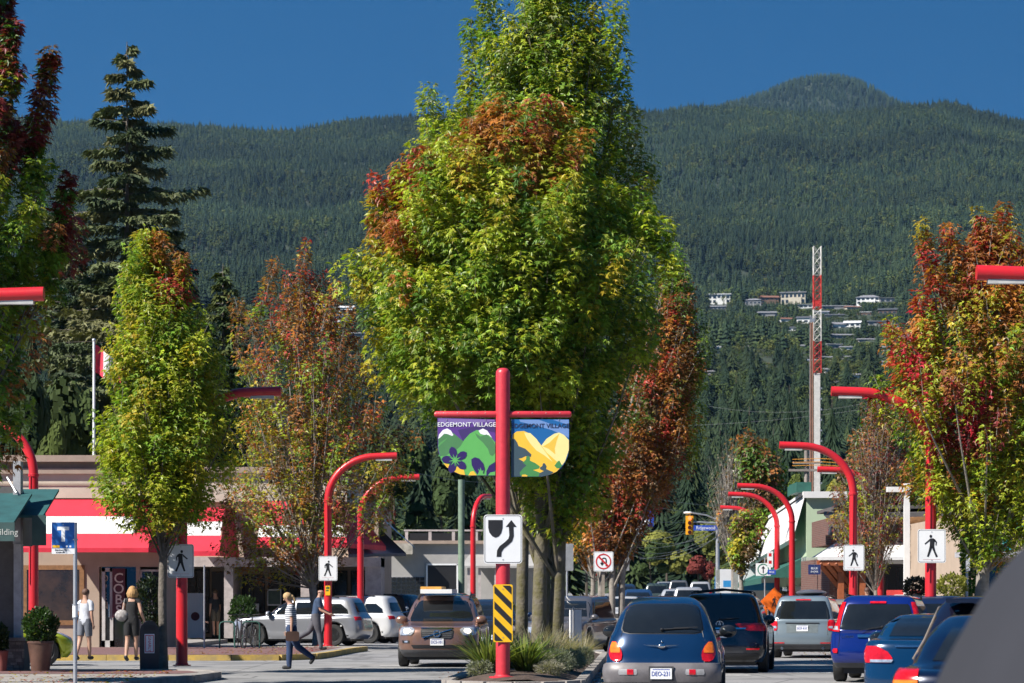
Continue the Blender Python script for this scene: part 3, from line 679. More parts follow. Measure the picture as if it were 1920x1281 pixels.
def star(cx, cy, r, a0=0, n=9):
    p = []
    for i in range(n*2):
        a = R(a0+180/n*i); q = r if i % 2 == 0 else r*.3; p.append((cx+q*math.cos(a), cy+q*math.sin(a)))
    return ('green', p)
oL = [(87, 443), (550, 455), (550, 908), (330, 905), (270, 897), (215, 875), (165, 842), (128, 800), (100, 740), (89, 680)]
artL = ['purple', ('lilac', [(95, 448), (540, 458), (548, 470), (180, 500), (90, 470)]), ('violet', [(250, 540), (548, 480), (548, 560), (420, 530), (330, 590), (295, 640)]),
 ('dgreen', [(90, 600), (120, 560), (160, 545), (215, 565), (255, 600), (297, 632), (300, 700), (240, 760), (120, 780), (95, 700)]),
 ('green', [(120, 790), (100, 730), (95, 752), (150, 745), (230, 705), (270, 672), (300, 620), (345, 570), (400, 540), (445, 545), (500, 580), (548, 640), (548, 905), (330, 903), (215, 872), (160, 838)]),
 ('mid', [(90, 660), (110, 640), (168, 600), (150, 625), (110, 660), (92, 680)]),
 ('white', [(90, 612), (100, 575), (130, 540), (165, 527), (195, 545), (214, 580), (205, 588), (165, 572), (140, 570), (110, 600)]),
 ('white', [(415, 545), (450, 528), (485, 545), (524, 603), (495, 580), (455, 578), (430, 570)]),
 ('dgreen', [(386, 562), (430, 592), (480, 575), (520, 610), (548, 660), (548, 720), (525, 748), (505, 735), (490, 690), (450, 640), (405, 600)]),
 ('yellow', [(135, 805), (180, 815), (178, 848), (160, 838)]), ('yellow', [(212, 870), (225, 840), (260, 828), (295, 848), (308, 900), (270, 895)]),
 ('yellow', [(335, 903), (350, 875), (375, 868), (400, 902)])]
artL += [f for f in flower(228, 780, 105, -105, 5)]
artL = [a if isinstance(a, str) else (a[0], [(min(548, max(92, x)), min(903, y)) for x, y in a[1]]) for a in artL]
artL += [star(228, 782, 55, 10)]
artL += [('indigo', [(357, 775), (385, 758), (420, 768), (452, 805), (464, 850), (450, 903), (410, 903), (380, 860), (360, 820)]), ('indigo', [(478, 903), (478, 870), (500, 825), (548, 795), (548, 903)]),
 ('green', [(405, 903), (420, 870), (412, 850), (428, 865), (430, 838), (440, 868), (455, 862), (450, 885), (470, 903)]), ('green', [(490, 903), (510, 880), (548, 872), (548, 903)])]
banner('left banner with green snow-capped hills and purple flowers', oL, artL, 'EDGEMONT VILLAGE', pc['white'], (320, 498), 320)
oR = [(678, 455), (1140, 455), (1140, 690), (1130, 745), (1112, 790), (1080, 840), (1040, 875), (985, 900), (920, 914), (678, 914)]
artR = ['blue', ('lblue', [(740, 458), (1138, 458), (1138, 600), (1000, 540), (860, 500), (750, 475)]), ('blue', [(900, 458), (1010, 458), (1138, 500), (1138, 530), (1020, 500)]),
 ('pale', [(915, 668), (960, 610), (1020, 570), (1060, 560), (1100, 580), (1138, 620), (1138, 700), (1108, 790), (1070, 840), (1000, 800), (950, 720)]),
 ('gold', [(1063, 568), (1020, 605), (985, 640), (930, 672), (975, 690), (1030, 735), (1025, 690), (1040, 630)]),
 ('yellow', [(686, 610), (690, 575), (720, 552), (780, 548), (840, 575), (900, 640), (960, 720), (1050, 800), (1085, 825), (1040, 873), (985, 898), (920, 912), (800, 912), (700, 850)]),
 ('pale', [(780, 560), (830, 565), (880, 612), (925, 680), (1008, 796), (945, 745), (880, 705), (830, 650), (800, 605)]),
 ('slate', [(680, 610), (705, 612), (725, 640), (735, 668), (790, 690), (838, 735), (835, 755), (790, 750), (760, 765), (735, 770), (770, 790), (812, 830), (800, 850), (750, 880), (760, 912), (680, 912)]),
 ('olive', [(745, 880), (775, 845), (800, 825), (770, 800), (795, 775), (798, 755), (812, 745), (828, 760), (826, 785), (870, 805), (905, 830), (900, 848), (850, 860), (905, 880), (900, 912), (780, 912), (750, 905)]),
 ('slate', [(895, 912), (905, 885), (938, 868), (910, 855), (905, 842), (925, 828), (932, 806), (945, 806), (960, 830), (955, 852), (1015, 878), (985, 897), (920, 912)]),
 ('olive', [(1022, 825), (1050, 790), (1062, 785), (1072, 805), (1085, 825), (1062, 845), (1040, 845)]), ('yellow', [(760, 912), (765, 898), (790, 896), (808, 905), (805, 912)])]
banner('right banner with yellow mountains and dark trees under a blue sky', oR, artR, 'EDGEMONT VILLAGE', mat('navy_print', (.02, .035, .09), .6), (908, 508), 908)
# keep-right sign
def keep_right(t, y):
    mb = MB()
    def pl(p): mb.prism([((a-650)*.001655*.62*1.0, (418-b)*.001655*.62) for a, b in p], y-.004, y-.001)
    s = 1
    pl([(562, 304), (648, 304), (648, 350), (640, 382), (625, 402), (605, 410), (585, 400), (568, 378), (562, 350)])
    pl([(700, 304), (732, 345), (713, 345), (715, 400), (705, 432), (680, 455), (655, 475), (642, 495), (640, 524), (612, 524), (615, 485), (630, 460), (660, 437), (683, 415), (688, 395), (685, 345), (667, 345)])
    mb.build('arrow_symbol', SIGNK, t)
k3 = 1/(3.195*F/MD)/(.001655*.62)
ks = sign_plate('keep_right_sign', 'white keep-right sign with a curving black arrow below the banners', 'sign', P(943, 1011, MD-.14), .66, .84, None, border=.009, r=.055)
mb = MB()
def pl(p): mb.prism([((a-650)/(3.195*F/MD), (418-b)/(3.195*F/MD)) for a, b in p], -.007, -.0035)
pl([(562, 304), (648, 304), (648, 350), (640, 382), (625, 402), (605, 410), (585, 400), (568, 378), (562, 350)])
pl([(700, 304), (732, 345), (713, 345), (715, 400), (705, 432), (680, 455), (655, 475), (642, 495), (640, 524), (612, 524), (615, 485), (630, 460), (660, 437), (683, 415), (688, 395), (685, 345), (667, 345)])
mb.build('arrow_symbol', SIGNK, ks)
def hazard(px, py, D, w, h, label, rz=0, curve=0):
    def dr(t, y):
        mb = MB(); n = 6; sw = h/9.5*2
        for k in range(-1, 5):
            z0 = h/2-.02-k*sw*1.28
            # band falling to the right, clipped to the plate
            pts = []
            X0, X1 = -w/2+.02, w/2-.02; dz = (X1-X0)*1.0
            poly = [(X0, z0), (X1, z0-dz), (X1, z0-dz-sw*.62), (X0, z0-sw*.62)]
            def clip(poly, zlim, up):
                out = []
                for i in range(len(poly)):
                    a, b = poly[i], poly[(i+1) % len(poly)]; ia = (a[1] <= zlim) if up else (a[1] >= zlim); ib = (b[1] <= zlim) if up else (b[1] >= zlim)
                    if ia: out.append(a)
                    if ia != ib:
                        u = (zlim-a[1])/(b[1]-a[1]); out.append((a[0]+(b[0]-a[0])*u, zlim))
                return out
            poly = clip(poly, h/2-.02, True); poly = clip(poly, -h/2+.02, False) if len(poly) > 2 else poly
            if len(poly) > 2: mb.prism(poly, y-.004, y-.001)
        mb.build('black_stripes', SIGNK, t)
    return sign_plate('hazard_marker', label, 'sign', P(px, py, D), w, h, dr, m=SIGNY, r=.03, rz=rz)
hazard(943, 1150, MD-.14, .335, .99, 'black and yellow striped hazard board on the thick red post')
hm2 = hazard(1121, 1148, 89.2, .36, .98, 'smaller striped hazard board at the start of the second median', R(-12))
def postpole(name, label, cat, px, D, z1, r=.03, m=GALV, z0=0, square=False, parent=None):
    t = thing(name, label, cat, (XP(px, D), D, z0+gz(0, D))); mb = MB()
    if square: mb.box((0, 0, z1/2), (r*2, r*2, z1))
    else: mb.tube([(0, 0, 0), (0, 0, z1)], r, 12)
    mb.build('pole', m, t, smooth=not square); return t
postpole('sign_post', 'weathered wooden post carrying the no U-turn sign', 'post', 1131, 89.4, ZP(1040, 89.4)-.1, .045, mat('weathered_wood', (.26, .22, .18), .9, bump=.4), .1, True)
postpole('sign_post', 'short post holding the small striped hazard board', 'post', 1122, 89.4, 1.45, .025, GALV, .1)
def nouturn(t, y):
    red = MB(); n = 32
    for k in range(n):
        a0, a1 = 2*math.pi*k/n, 2*math.pi*(k+1)/n; ro, ri = .245, .205
        red.add([(ro*math.cos(a0), y-.006, ro*math.sin(a0)), (ro*math.cos(a1), y-.006, ro*math.sin(a1)), (ri*math.cos(a1), y-.006, ri*math.sin(a1)), (ri*math.cos(a0), y-.006, ri*math.sin(a0))], [(3, 2, 1, 0)])
    c = .155; red.prism([(-c-.02, c-.02), (-c+.02, c+.02), (c+.02, -c+.02), (c-.02, -c-.02)], y-.007, y-.005); red.build('prohibition_ring', SIGNR, t)
    bl = MB(); p = []
    for k in range(11): a = math.pi*k/10; p.append((.02+.085*math.cos(a), .04+.085*math.sin(a)))
    q = []
    for k in range(11): a = math.pi-math.pi*k/10; q.append((.02+.045*math.cos(a), .04+.045*math.sin(a)))
    bl.prism([(.105, -.15)]+p+[(-.065, -.05), (-.025, -.05)]+q+[(.065, -.15)], y-.004, y-.002)
    bl.prism([(-.115, -.04), (.025, -.04), (-.045, -.14)], y-.0045, y-.0015); bl.build('arrow_symbol', SIGNK, t)
sign_plate('no_u_turn_sign', 'square no U-turn sign with red ring on a wooden post', 'sign', P(1131.5, 1053, 89.3), .62, .62, nouturn, border=.006)
# blank backs of signs facing away
def back_sign(px, py, D, w, h, label, zpost=True):
    t = thing('road_sign', label, 'sign', P(px, py, D)); mb = MB(); mb.prism(rrect(w, h, .03), -.003, .003); mb.build('plate', GREYB, t)
    mb = MB(); mb.tube([(0, .03, h/2), (0, .03, -(ZP(py, D)-gz(0, D)-.1))], .03, 8); mb.build('pole', GALV, t)
back_sign(1063, 1045, 84, .38, .8, 'grey back of a sign behind the median trunks')
back_sign(1170, 1053, 112, .42, .72, 'grey back of a sign beside the rust-coloured tree')
t = thing('utility_cabinet', 'slim white marker post standing in the median grasses', 'post', (XP(1079, 66), 66, .2)); mb = MB(); mb.box((0, 0, .55), (.3, .05, 1.15), rz=.5); mb.build('panel', SIGNW, t); mb = MB(); mb.tube([(-.05, -.06, -.1), (-.05, -.06, 1.2)], .02, 8); mb.build('pole', GALV, t)
# transit stop
D = 47.5; x = XP(141, D)
t = postpole('bus_stop_post', 'galvanised pole of the transit stop in the left foreground', 'post', 141, D, ZP(980, D)-.1, .034, GALV, .1)
mb = MB(); mb.tube([(0, 0, ZP(1158, D)-.1), (0, 0, ZP(1135, D)-.1)], .045, 12); mb.build('timetable_holder', SIGNW, t, smooth=True)
for py in (1012, 1134, 1158): mb = MB(); mb.tube([(0, 0, ZP(py, D)-.11), (0, 0, ZP(py, D)-.09)], .05, 12); mb.build('clamp', GALV, t)
def tsign(t, y):
    w = 42/ (F/D); mb = MB(); mb.bb(-w/2, w/2, y-.003, y-.001, -.17, .255); mb.build('blue_panel', mat('transit_blue', (.015, .13, .45), .45), t)
    mb = MB(); mb.prism([(-.1, .19), (.1, .19), (.1, .13), (.03, .13), (.03, -.06), (-.03, -.06), (-.03, .13), (-.1, .13)], y-.006, y-.003); mb.build('letter_t', SIGNW, t)
    mb = MB(); mb.bb(-w/2+.01, -.06, y-.006, y-.003, -.16, -.12); mb.build('yellow_print', SIGNY, t)
    for cx in (.06, .12): q = MB(); q.prism([(cx+.018*math.cos(R(a)), -.14+.018*math.sin(R(a))) for a in range(0, 360, 45)], y-.006, y-.003); q.build('pictogram', SIGNW, t)
    make_text('Edgemont Vlg', .035, (-.04, y-.003, -.20), t, SIGNK); make_text('SouthBound', .03, (-.05, y-.003, -.24), t, SIGNK)
sign_plate('transit_sign', 'blue transit stop sign with a large white T', 'sign', P(118.5, 1009, D-.03), 42/(F/D)+.01, .53, tsign, r=.01)
# litter bin
D = 58; t = thing('litter_bin', 'tall black litter bin with domed top beside the street maple trunk', 'bin', (XP(280, D), D, .14), R(8))
mb = MB(); pr = [(-.19, 0), (.19, 0), (.2, .75)]+[(.2*math.cos(R(a)), .75+.24*math.sin(R(a))) for a in range(10, 180, 17)]+[(-.2, .75)]
mb.prism(pr, -.22, .22); mb.build('body', mat('bin_black', (.02, .02, .023), .35, amt=.3), t, smooth=30)
mb = MB(); mb.bb(-.1, .1, -.226, -.221, .33, .72); q = mb.build('poster', SIGNW, t)
mb = MB(); [mb.bb(a, b, -.23, -.227, c, d) for a, b, c, d in ((-.085, .085, .35, .365), (-.085, .085, .685, .70), (-.085, -.07, .36, .69), (.07, .085, .36, .69))]; mb.build('poster_border', SIGNR, q)
make_text('GNARLY', .085, (0, -.229, .52), q, SIGNR, rot=(R(90), R(90), 0))
mb = MB(); mb.bb(-.12, .12, -.228, -.221, .8, .9); mb.build('flap', BLACK, t)
# ================================================================ trees
def leaf_mesh(name, pos, dr, nrm, size, col, m, kind='maple'):
    """one small folded leaf per position: lobed maple leaves or plain ovals"""
    pos, dr, nrm, size, col = [np.asarray(a, np.float64) for a in (pos, dr, nrm, size, col)]
    dr /= np.linalg.norm(dr, axis=1)[:, None]+1e-9; side = np.cross(nrm, dr); side /= np.linalg.norm(side, axis=1)[:, None]+1e-9; up = np.cross(dr, side)
    if kind == 'maple':
        T = np.array([(0, 0, 0), (.45, .17, .02), (1, 0, -.16), (.45, -.17, .02), (.68, .5, -.1), (.25, .22, 0), (.12, .52, -.1), (.68, -.5, -.1), (.25, -.22, 0), (.12, -.52, -.1)])
        faces = [(0, 3, 2, 1), (0, 1, 4, 5), (0, 5, 6), (0, 8, 7, 3), (0, 9, 8)]
    elif kind == 'simple':
        T = np.array([(0, 0, 0), (.5, .34, .03), (1, 0, -.14), (.5, -.34, .03)]); faces = [(0, 3, 2, 1)]
    elif kind == 'tri3':
        T = np.array([(0, 0, 0), (.35, .45, -.05), (.45, .12, .03), (1, 0, -.15), (.45, -.12, .03), (.35, -.45, -.05)]); faces = [(0, 2, 1), (0, 4, 3, 2), (0, 5, 4)]
    else:
        T = np.array([(0, 0, 0), (.4, .09, 0), (1, 0, -.1), (.4, -.09, 0)]); faces = [(0, 3, 2, 1)]
    N = len(pos); k = len(T)
    V = pos[:, None, :]+size[:, None, None]*(T[None, :, 0:1]*dr[:, None, :]+T[None, :, 1:2]*side[:, None, :]+T[None, :, 2:3]*up[:, None, :])
    fl = np.array([i for f in faces for i in f]); base = (np.arange(N)*k)[:, None]
    me = setmesh(name, V.reshape(-1, 3), (base+fl[None, :]).ravel(), np.tile([len(f) for f in faces], N))
    a = me.color_attributes.new('col', 'FLOAT_COLOR', 'POINT'); c4 = np.ones((N, k, 4), np.float32); c4[:, :, :3] = np.clip(col, 0, 1)[:, None, :]
    a.data.foreach_set('color', c4.ravel()); me.materials.append(m); return me
def unit(v): return v/(np.linalg.norm(v, axis=-1, keepdims=True)+1e-9)
GREEN_Y = (.36, .41, .035); GREEN = (.20, .31, .035); GREEN_D = (.09, .17, .025); YEL = (.42, .35, .03); ORG = (.46, .19, .035); REDL = (.42, .06, .04); CRIM = (.46, .025, .045); MAROON = (.2, .035, .035); RUST = (.36, .14, .045); BROWNL = (.17, .10, .045)
def maple(name, label, cat, px, D, rows, zone, tufts=400, lpt=60, leaf=.12, tuft_len=.8, tuft_r=.2, dense=1., stems=1, trunk_r=.14, base=.2, seed=1, trunk_top=None, bark=BARK, kind='maple', group='street maples', out=.45, limbs=40, fork=1.9, stemx=None, lean=.0, twig=True, inner=.42, spires=()):
    """rows = (py, px left, px right) of the crown as seen from the street; built round in depth"""
    g = np.random.default_rng(seed); s = F/D; x0 = XP(px, D); t = thing(name, label, cat, (x0, D, base+gz(x0, D)), 0, group)
    zb = base+gz(x0, D)
    zz = np.array([ZP(r[0], D)-zb for r in rows])[::-1]; L = np.array([XP(r[1], D)-x0 for r in rows])[::-1]; Rr = np.array([XP(r[2], D)-x0 for r in rows])[::-1]
    cx = lambda z: np.interp(z, zz, (L+Rr)/2); rad = lambda z: np.interp(z, zz, (Rr-L)/2)
    zs = np.linspace(zz[0], zz[-1], 200); w = (rad(zs)+.25)**1.75; w /= w.sum()
    z = g.choice(zs, tufts, p=w)+g.uniform(-.1, .1, tufts); th = g.uniform(0, 2*np.pi, tufts); u = g.uniform(0, 1, tufts)**inner
    rr = rad(z)*u; rr = np.maximum(0, rr-tuft_r*.6)
    wob = (1+.09*np.sin(th*3+z*1.7+seed)+.07*np.sin(th*5-z*2.9+seed)+.05*np.sin(z*6.1+th))*g.uniform(.86, 1.05, tufts)
    p = np.stack([cx(z)+rr*wob*np.cos(th), rr*wob*np.sin(th), z], 1)
    ax = unit(np.stack([np.cos(th)*out*u, np.sin(th)*out*u, np.full(tufts, .85)], 1)+g.normal(0, .16, (tufts, 3)))
    ln = tuft_len*g.uniform(.6, 1.35, tufts); p = p-ax*ln[:, None]*.5
    sp_p, sp_a = [], []
    for (ax_, ay, bx, by, wpx) in spires:      # leafy leaders that stand out of the crown
        A_ = np.array([XP(ax_, D)-x0, 0, ZP(ay, D)-zb]); B_ = np.array([XP(bx, D)-x0, 0, ZP(by, D)-zb]); A_[1] = g.uniform(-.5, .5); B_[1] = A_[1]*1.2; Ls = np.linalg.norm(B_-A_); nn = max(4, int(Ls/tuft_len*6)); f = np.linspace(0, .93, nn)
        wv = wpx/s*.5*(1-f*.7); off = g.normal(0, .5, (nn, 3))*wv[:, None]; sp_p.append(A_+(B_-A_)*f[:, None]+off); sp_a.append(unit((B_-A_)/Ls+g.normal(0, .22, (nn, 3))+off*.5))
    if sp_p:
        q_ = np.vstack(sp_p); a_ = np.vstack(sp_a); k_ = len(q_); p = np.vstack([p, q_]); ax = np.vstack([ax, a_]); l_ = tuft_len*.62*g.uniform(.7, 1.1, k_); p[-k_:] -= a_*l_[:, None]*.4; ln = np.concatenate([ln, l_]); u = np.concatenate([u, np.ones(k_)]); th = np.concatenate([th, np.zeros(k_)]); tufts += k_
    # leaves
    n = tufts*lpt; ti = np.repeat(np.arange(tufts), lpt); v = g.uniform(0, 1, n)
    a = g.uniform(0, 2*np.pi, n); A = ax[ti]; e1 = unit(np.cross(A, np.array([.3, .9, .1]))); e2 = np.cross(A, e1)
    radl = e1*np.cos(a)[:, None]+e2*np.sin(a)[:, None]
    prof = tuft_r*(np.sin(np.pi*np.clip(v*.93+.07, 0, 1))**.6*.75+.25)*g.uniform(.35, 1.1, n)*g.uniform(.7, 1.3, tufts)[ti]
    q = p[ti]+A*(v*ln[ti])[:, None]+radl*prof[:, None]
    dr = unit(radl*.8+A*.15+np.array([0, 0, -.45])+g.normal(0, .3, (n, 3))); nr = unit(A*.8+radl*.45+np.array([0, 0, .35])+g.normal(0, .33, (n, 3)))
    size = leaf*g.uniform(.6, 1.25, n)
    # colour: by place in the crown, by tuft and by leaf
    tp = p+ax*ln[:, None]*.6; tc = np.array([zone((tp[i, 0]+x0)*s+CX, HOR-(tp[i, 2]+zb-EYE)*s, g, float(u[i]), v=th[i]) for i in range(tufts)])
    tc = tc*g.uniform(.8, 1.2, (tufts, 1)); c = tc[ti]*g.uniform(.72, 1.28, (n, 1))*(1+g.normal(0, .07, (n, 3)))
    old = g.random(n) < .05; c[old] = c[old]*.4+np.array(YEL)*.5
    me = leaf_mesh(name+'_leaves', q, dr, nr, size, c, LEAF, kind); link('leaves', me, t)
    # wood
    mb = MB(); zt = (zz[-1] if trunk_top is None else trunk_top); gr = random.Random(seed)
    sx = stemx or [0.0]*1
    spine = []
    for k, ox in enumerate(sx):
        oy = ox*.3; pts = [(ox, oy, -.1), (ox*1.0+lean*.3, oy, .5)]; rd = [trunk_r*1.35, trunk_r*1.05]
        for j in range(1, 9):
            f = j/8; zj = .5+(zt*.92-.5)*f; pts.append((ox*(1-f)+float(cx(zj))*f*.8+gr.uniform(-.05, .05)*j*.4+ox*1.4*f*(1-f), oy*(1-f)+gr.uniform(-.05, .05), zj)); rd.append(trunk_r*(1-f)**.8+.012)
        mb.tube(pts, rd, 10); spine.append(pts)
    tr = mb.build('trunk', bark, t, smooth=True)
    mb = MB(); order = np.argsort(g.random(tufts))[:limbs]
    for i in order:
        e = p[i]+ax[i]*ln[i]*.5; sp = gr.choice(spine); h0 = max(fork, min(e[2]-.5, fork+(e[2]-fork)*gr.uniform(.05, .6)-abs(e[0]-cx(e[2]))*.35))
        j = next((j for j in range(len(sp)-1) if sp[j+1][2] >= h0), len(sp)-2); f = (h0-sp[j][2])/(sp[j+1][2]-sp[j][2]+1e-6); b = Vector(sp[j]).lerp(Vector(sp[j+1]), max(0, min(1, f)))
        if e[2] <= b.z: continue
        E = Vector(e); M1 = b.lerp(E, .35)+Vector((E.x-b.x, E.y-b.y, 0))*.05; M2 = b.lerp(E, .7)+Vector((E.x-b.x, E.y-b.y, 0))*.05
        r0 = min(trunk_r*.36, .008+.009*(E-b).length); mb.tube([b, M1, M2, E], [r0, r0*.7, r0*.45, .006], 5, False)
    if twig:
        for i in range(tufts):
            if g.random() < (.5 if dense > .9 else 1):
                b = p[i]; e = p[i]+ax[i]*ln[i]; mb.tube([b, e], [.009, .004], 3, False)
    mb.build('branches', bark, t)
    return t
def mixc(*cw):
    def f(g):
        r_ = g.random()*sum(w for _, w in cw)
        for c, w in cw:
            r_ -= w
            if r_ <= 0: return np.array(c)
        return np.array(cw[-1][0])
    return f
def z_main(px, py, g, u, v=0):
    red = (py < 290 and 860 < px < 1080) or (px < 770 and py < 470) or (700 < px < 800 and py < 400)
    near = math.hypot((px-970)/120, (py-300)/90)
    if red and g.random() < .72: return mixc((RUST, 3), (ORG, 2), (REDL, 2))(g)
    if near < 1.1 and g.random() < .5: return mixc((RUST, 2), (YEL, 2), (ORG, 2), (GREEN_Y, 2))(g)
    yl = max(0, min(1, (820-px)/170))
    if g.random() < yl*.7: return mixc((YEL, 2), (GREEN_Y, 3), (ORG, .5 if py < 560 else .1))(g)
    f = max(0, min(1, (py-300)/350)); 
    if g.random() < .45*(1-f)+.1: return mixc((GREEN_Y, 3), (YEL, .6))(g)
    return mixc((GREEN, 5), (GREEN_Y, 2.5), (GREEN_D, 1.4))(g)
def z_rear(px, py, g, u, v=0): return mixc((GREEN_Y, 3.5), (GREEN, 2.5), ((.24, .30, .10), 2), (YEL, .2))(g)
def z_yg(px, py, g, u, v=0):
    if py < 520 and (px > 285 or px < 245) and g.random() < .6: return mixc((ORG, 2), (RUST, 1), (REDL, .8))(g)
    if px > 310 and py < 560 and g.random() < .4: return mixc((REDL, 1), (RUST, 1))(g)
    return mixc((GREEN_Y, 4), (GREEN, 3.2), (YEL, 1.0))(g)
def z_orange(px, py, g, u, v=0):
    f = max(0, min(1, (py-480)/420))
    if g.random() < .75*(1-f)+.12: return mixc((ORG, 3), (RUST, 3), (REDL, 1.6), (BROWNL, 1))(g)
    return mixc((GREEN_Y, 1.4), (YEL, 2.2), (GREEN, 1.1), (BROWNL, 2), (RUST, 1.2))(g)
def z_rust(px, py, g, u, v=0):
    if px > 1290 and py > 680 and g.random() < .4: return np.array(GREEN_Y)
    if py < 560 or px > 1300: return mixc((GREEN, 3), (RUST, 2), (GREEN_D, 2))(g)
    return mixc((RUST, 4), (BROWNL, 2), (REDL, 1), (ORG, 1), (GREEN_D, .8))(g)
def z_left(px, py, g, u, v=0):
    f = max(0, min(1, (py-120)/260))
    if g.random() < 1-f or (px > 90 and py < 480 and g.random() < .7): return mixc((MAROON, 4), (REDL, 1), (RUST, 1.4), (GREEN_D, 1.5), (BROWNL, 1))(g)
    return mixc((GREEN, 4), (GREEN_D, 2.2), (GREEN_Y, 1.6), (RUST, .4))(g)
def z_right(px, py, g, u, v=0):
    if py < 560: return mixc((REDL, 3), (CRIM, .8), (RUST, 3), (ORG, 2.4))(g) if g.random() < .8 else np.array(YEL)*.8
    if math.hypot((px-1795)/60, (py-790)/70) < 1: return mixc((CRIM, 1), (RUST, 1), (MAROON, 2), (GREEN_Y, .6))(g)
    if px < 1730 and py < 760 and g.random() < .35: return mixc((CRIM, 2), (REDL, 1))(g)
    f = max(0, min(1, (py-560)/260))
    if g.random() < .55*(1-f)+.1: return mixc((RUST, 3), (ORG, 2), (BROWNL, 1))(g)
    return mixc((GREEN_Y, 3.4), (GREEN, 2.6), (YEL, 1.8))(g)
def z_slender(px, py, g, u, v=0):
    return mixc((MAROON, 3), (RUST, 2.4), (BROWNL, 2))(g) if g.random() < (.95 if py < 900 else .5) else mixc((YEL, 1), (GREEN_Y, 2), (BROWNL, 1))(g)
maple('maple_tree', 'big broad green maple with rusty top on the median behind the banners', 'tree', 1010, 60,
      [(212, 905, 1045), (260, 850, 1075), (310, 740, 1110), (370, 700, 1175), (430, 705, 1215), (500, 672, 1225), (580, 655, 1232), (660, 662, 1225), (720, 700, 1205), (770, 780, 1170), (830, 870, 1185), (890, 925, 1160), (950, 955, 1140), (985, 985, 1110)],
      z_main, tufts=1350, lpt=66, leaf=.135, tuft_len=.75, tuft_r=.25, seed=3, trunk_r=.155, limbs=34, fork=1.6, bark=BARKM, stemx=[0.0, .36], inner=.36, spires=[(905,300,912,205,30),(1045,300,1050,205,30),(745,390,742,318,26),(715,430,705,360,26),(1195,470,1212,400,26),(675,540,668,480,24),(1235,520,1240,430,24),(960,280,972,222,26),(785,330,790,285,24)], group='maples planted along the median')
maple('maple_tree', 'taller light green maple whose pointed top leaves the frame, behind the broad one', 'tree', 1030, 66,
      [(-120, 1000, 1045), (-40, 970, 1080), (40, 945, 1125), (110, 905, 1145), (180, 880, 1150), (240, 840, 1158), (300, 790, 1172), (380, 760, 1190), (470, 740, 1205), (560, 760, 1200), (600, 900, 1200)],
      z_rear, tufts=1500, lpt=62, leaf=.15, tuft_len=1.0, tuft_r=.24, seed=9, trunk_r=.17, limbs=36, fork=1.7, bark=BARKM, stemx=[-.15], group='maples planted along the median', kind='tri3', out=.35, inner=.42, spires=[(800,340,803,176,44),(850,330,842,200,34),(880,220,888,40,36),(930,160,905,-30,36),(1130,200,1160,20,36),(1150,320,1165,110,34),(1185,360,1182,232,32),(1090,120,1110,-40,36),(1000,100,1000,-60,40),(1205,420,1212,300,28)])
maple('maple_tree', 'slim maple trunk with a narrow crown between the two big median maples', 'tree', 978, 65,
      [(170, 790, 815), (260, 770, 840), (420, 760, 900), (600, 760, 960), (760, 840, 1020), (860, 930, 1060)], z_rear, tufts=170, lpt=50, leaf=.13, seed=12, trunk_r=.14, limbs=30, bark=BARKM, group='maples planted along the median', kind='tri3')
maple('maple_tree', 'rust and brown maple on the second median right of the big green one', 'tree', 1140, 105,
      [(480, 1255, 1275), (540, 1225, 1305), (620, 1195, 1325), (700, 1180, 1335), (780, 1150, 1322), (860, 1095, 1305), (930, 1075, 1265), (990, 1090, 1215), (1040, 1110, 1180)], z_rust, tufts=700, lpt=56, leaf=.17, tuft_len=1.2, tuft_r=.24, seed=21, trunk_r=.12, limbs=60, fork=1.0, bark=BARKG, stemx=[-.25, .15, .5], kind='tri3', out=.3, group='maples planted along the median')
maple('maple_tree', 'orange-yellow maple low behind the no U-turn sign', 'tree', 1110, 128, [(930, 1060, 1180), (980, 1055, 1210), (1030, 1060, 1190), (1060, 1080, 1150)], lambda *a, **k: mixc((YEL, 2), (ORG, 2), (BROWNL, 1))(a[2]), tufts=80, lpt=45, leaf=.2, seed=23, trunk_r=.12, bark=BARKG, kind='simple', group='maples planted along the median')
maple('maple_tree', 'bright yellow-green street maple rising beside the black litter bin', 'tree', 306, 60,
      [(432, 262, 286), (470, 246, 322), (520, 222, 350), (580, 208, 388), (650, 203, 425), (730, 195, 438), (800, 172, 440), (860, 165, 438), (910, 168, 428), (950, 180, 410), (985, 240, 380)],
      z_yg, tufts=640, lpt=60, leaf=.125, tuft_len=.62, tuft_r=.2, seed=31, trunk_r=.085, limbs=40, fork=2.1, base=.14, bark=BARK, kind='tri3', inner=.42, spires=[(262,520,258,432,26),(300,540,292,440,26),(340,560,342,486,24)])
maple('maple_tree', 'sparse orange and olive maple behind the two people crossing', 'tree', 594, 91,
      [(540, 540, 600), (580, 475, 640), (620, 445, 680), (680, 430, 705), (760, 425, 740), (830, 415, 780), (900, 400, 800), (960, 385, 785), (1010, 385, 700), (1050, 400, 650), (1085, 440, 600)],
      z_orange, tufts=820, lpt=34, leaf=.15, tuft_len=.85, tuft_r=.24, seed=41, trunk_r=.12, limbs=90, fork=1.8, base=.14, bark=BARKG, kind='tri3', dense=.4, inner=.55, spires=[(480,600,515,488,20),(560,560,574,458,18),(620,640,628,530,20),(545,600,540,520,18),(660,660,655,570,18),(450,640,440,560,20),(600,600,600,520,16)])
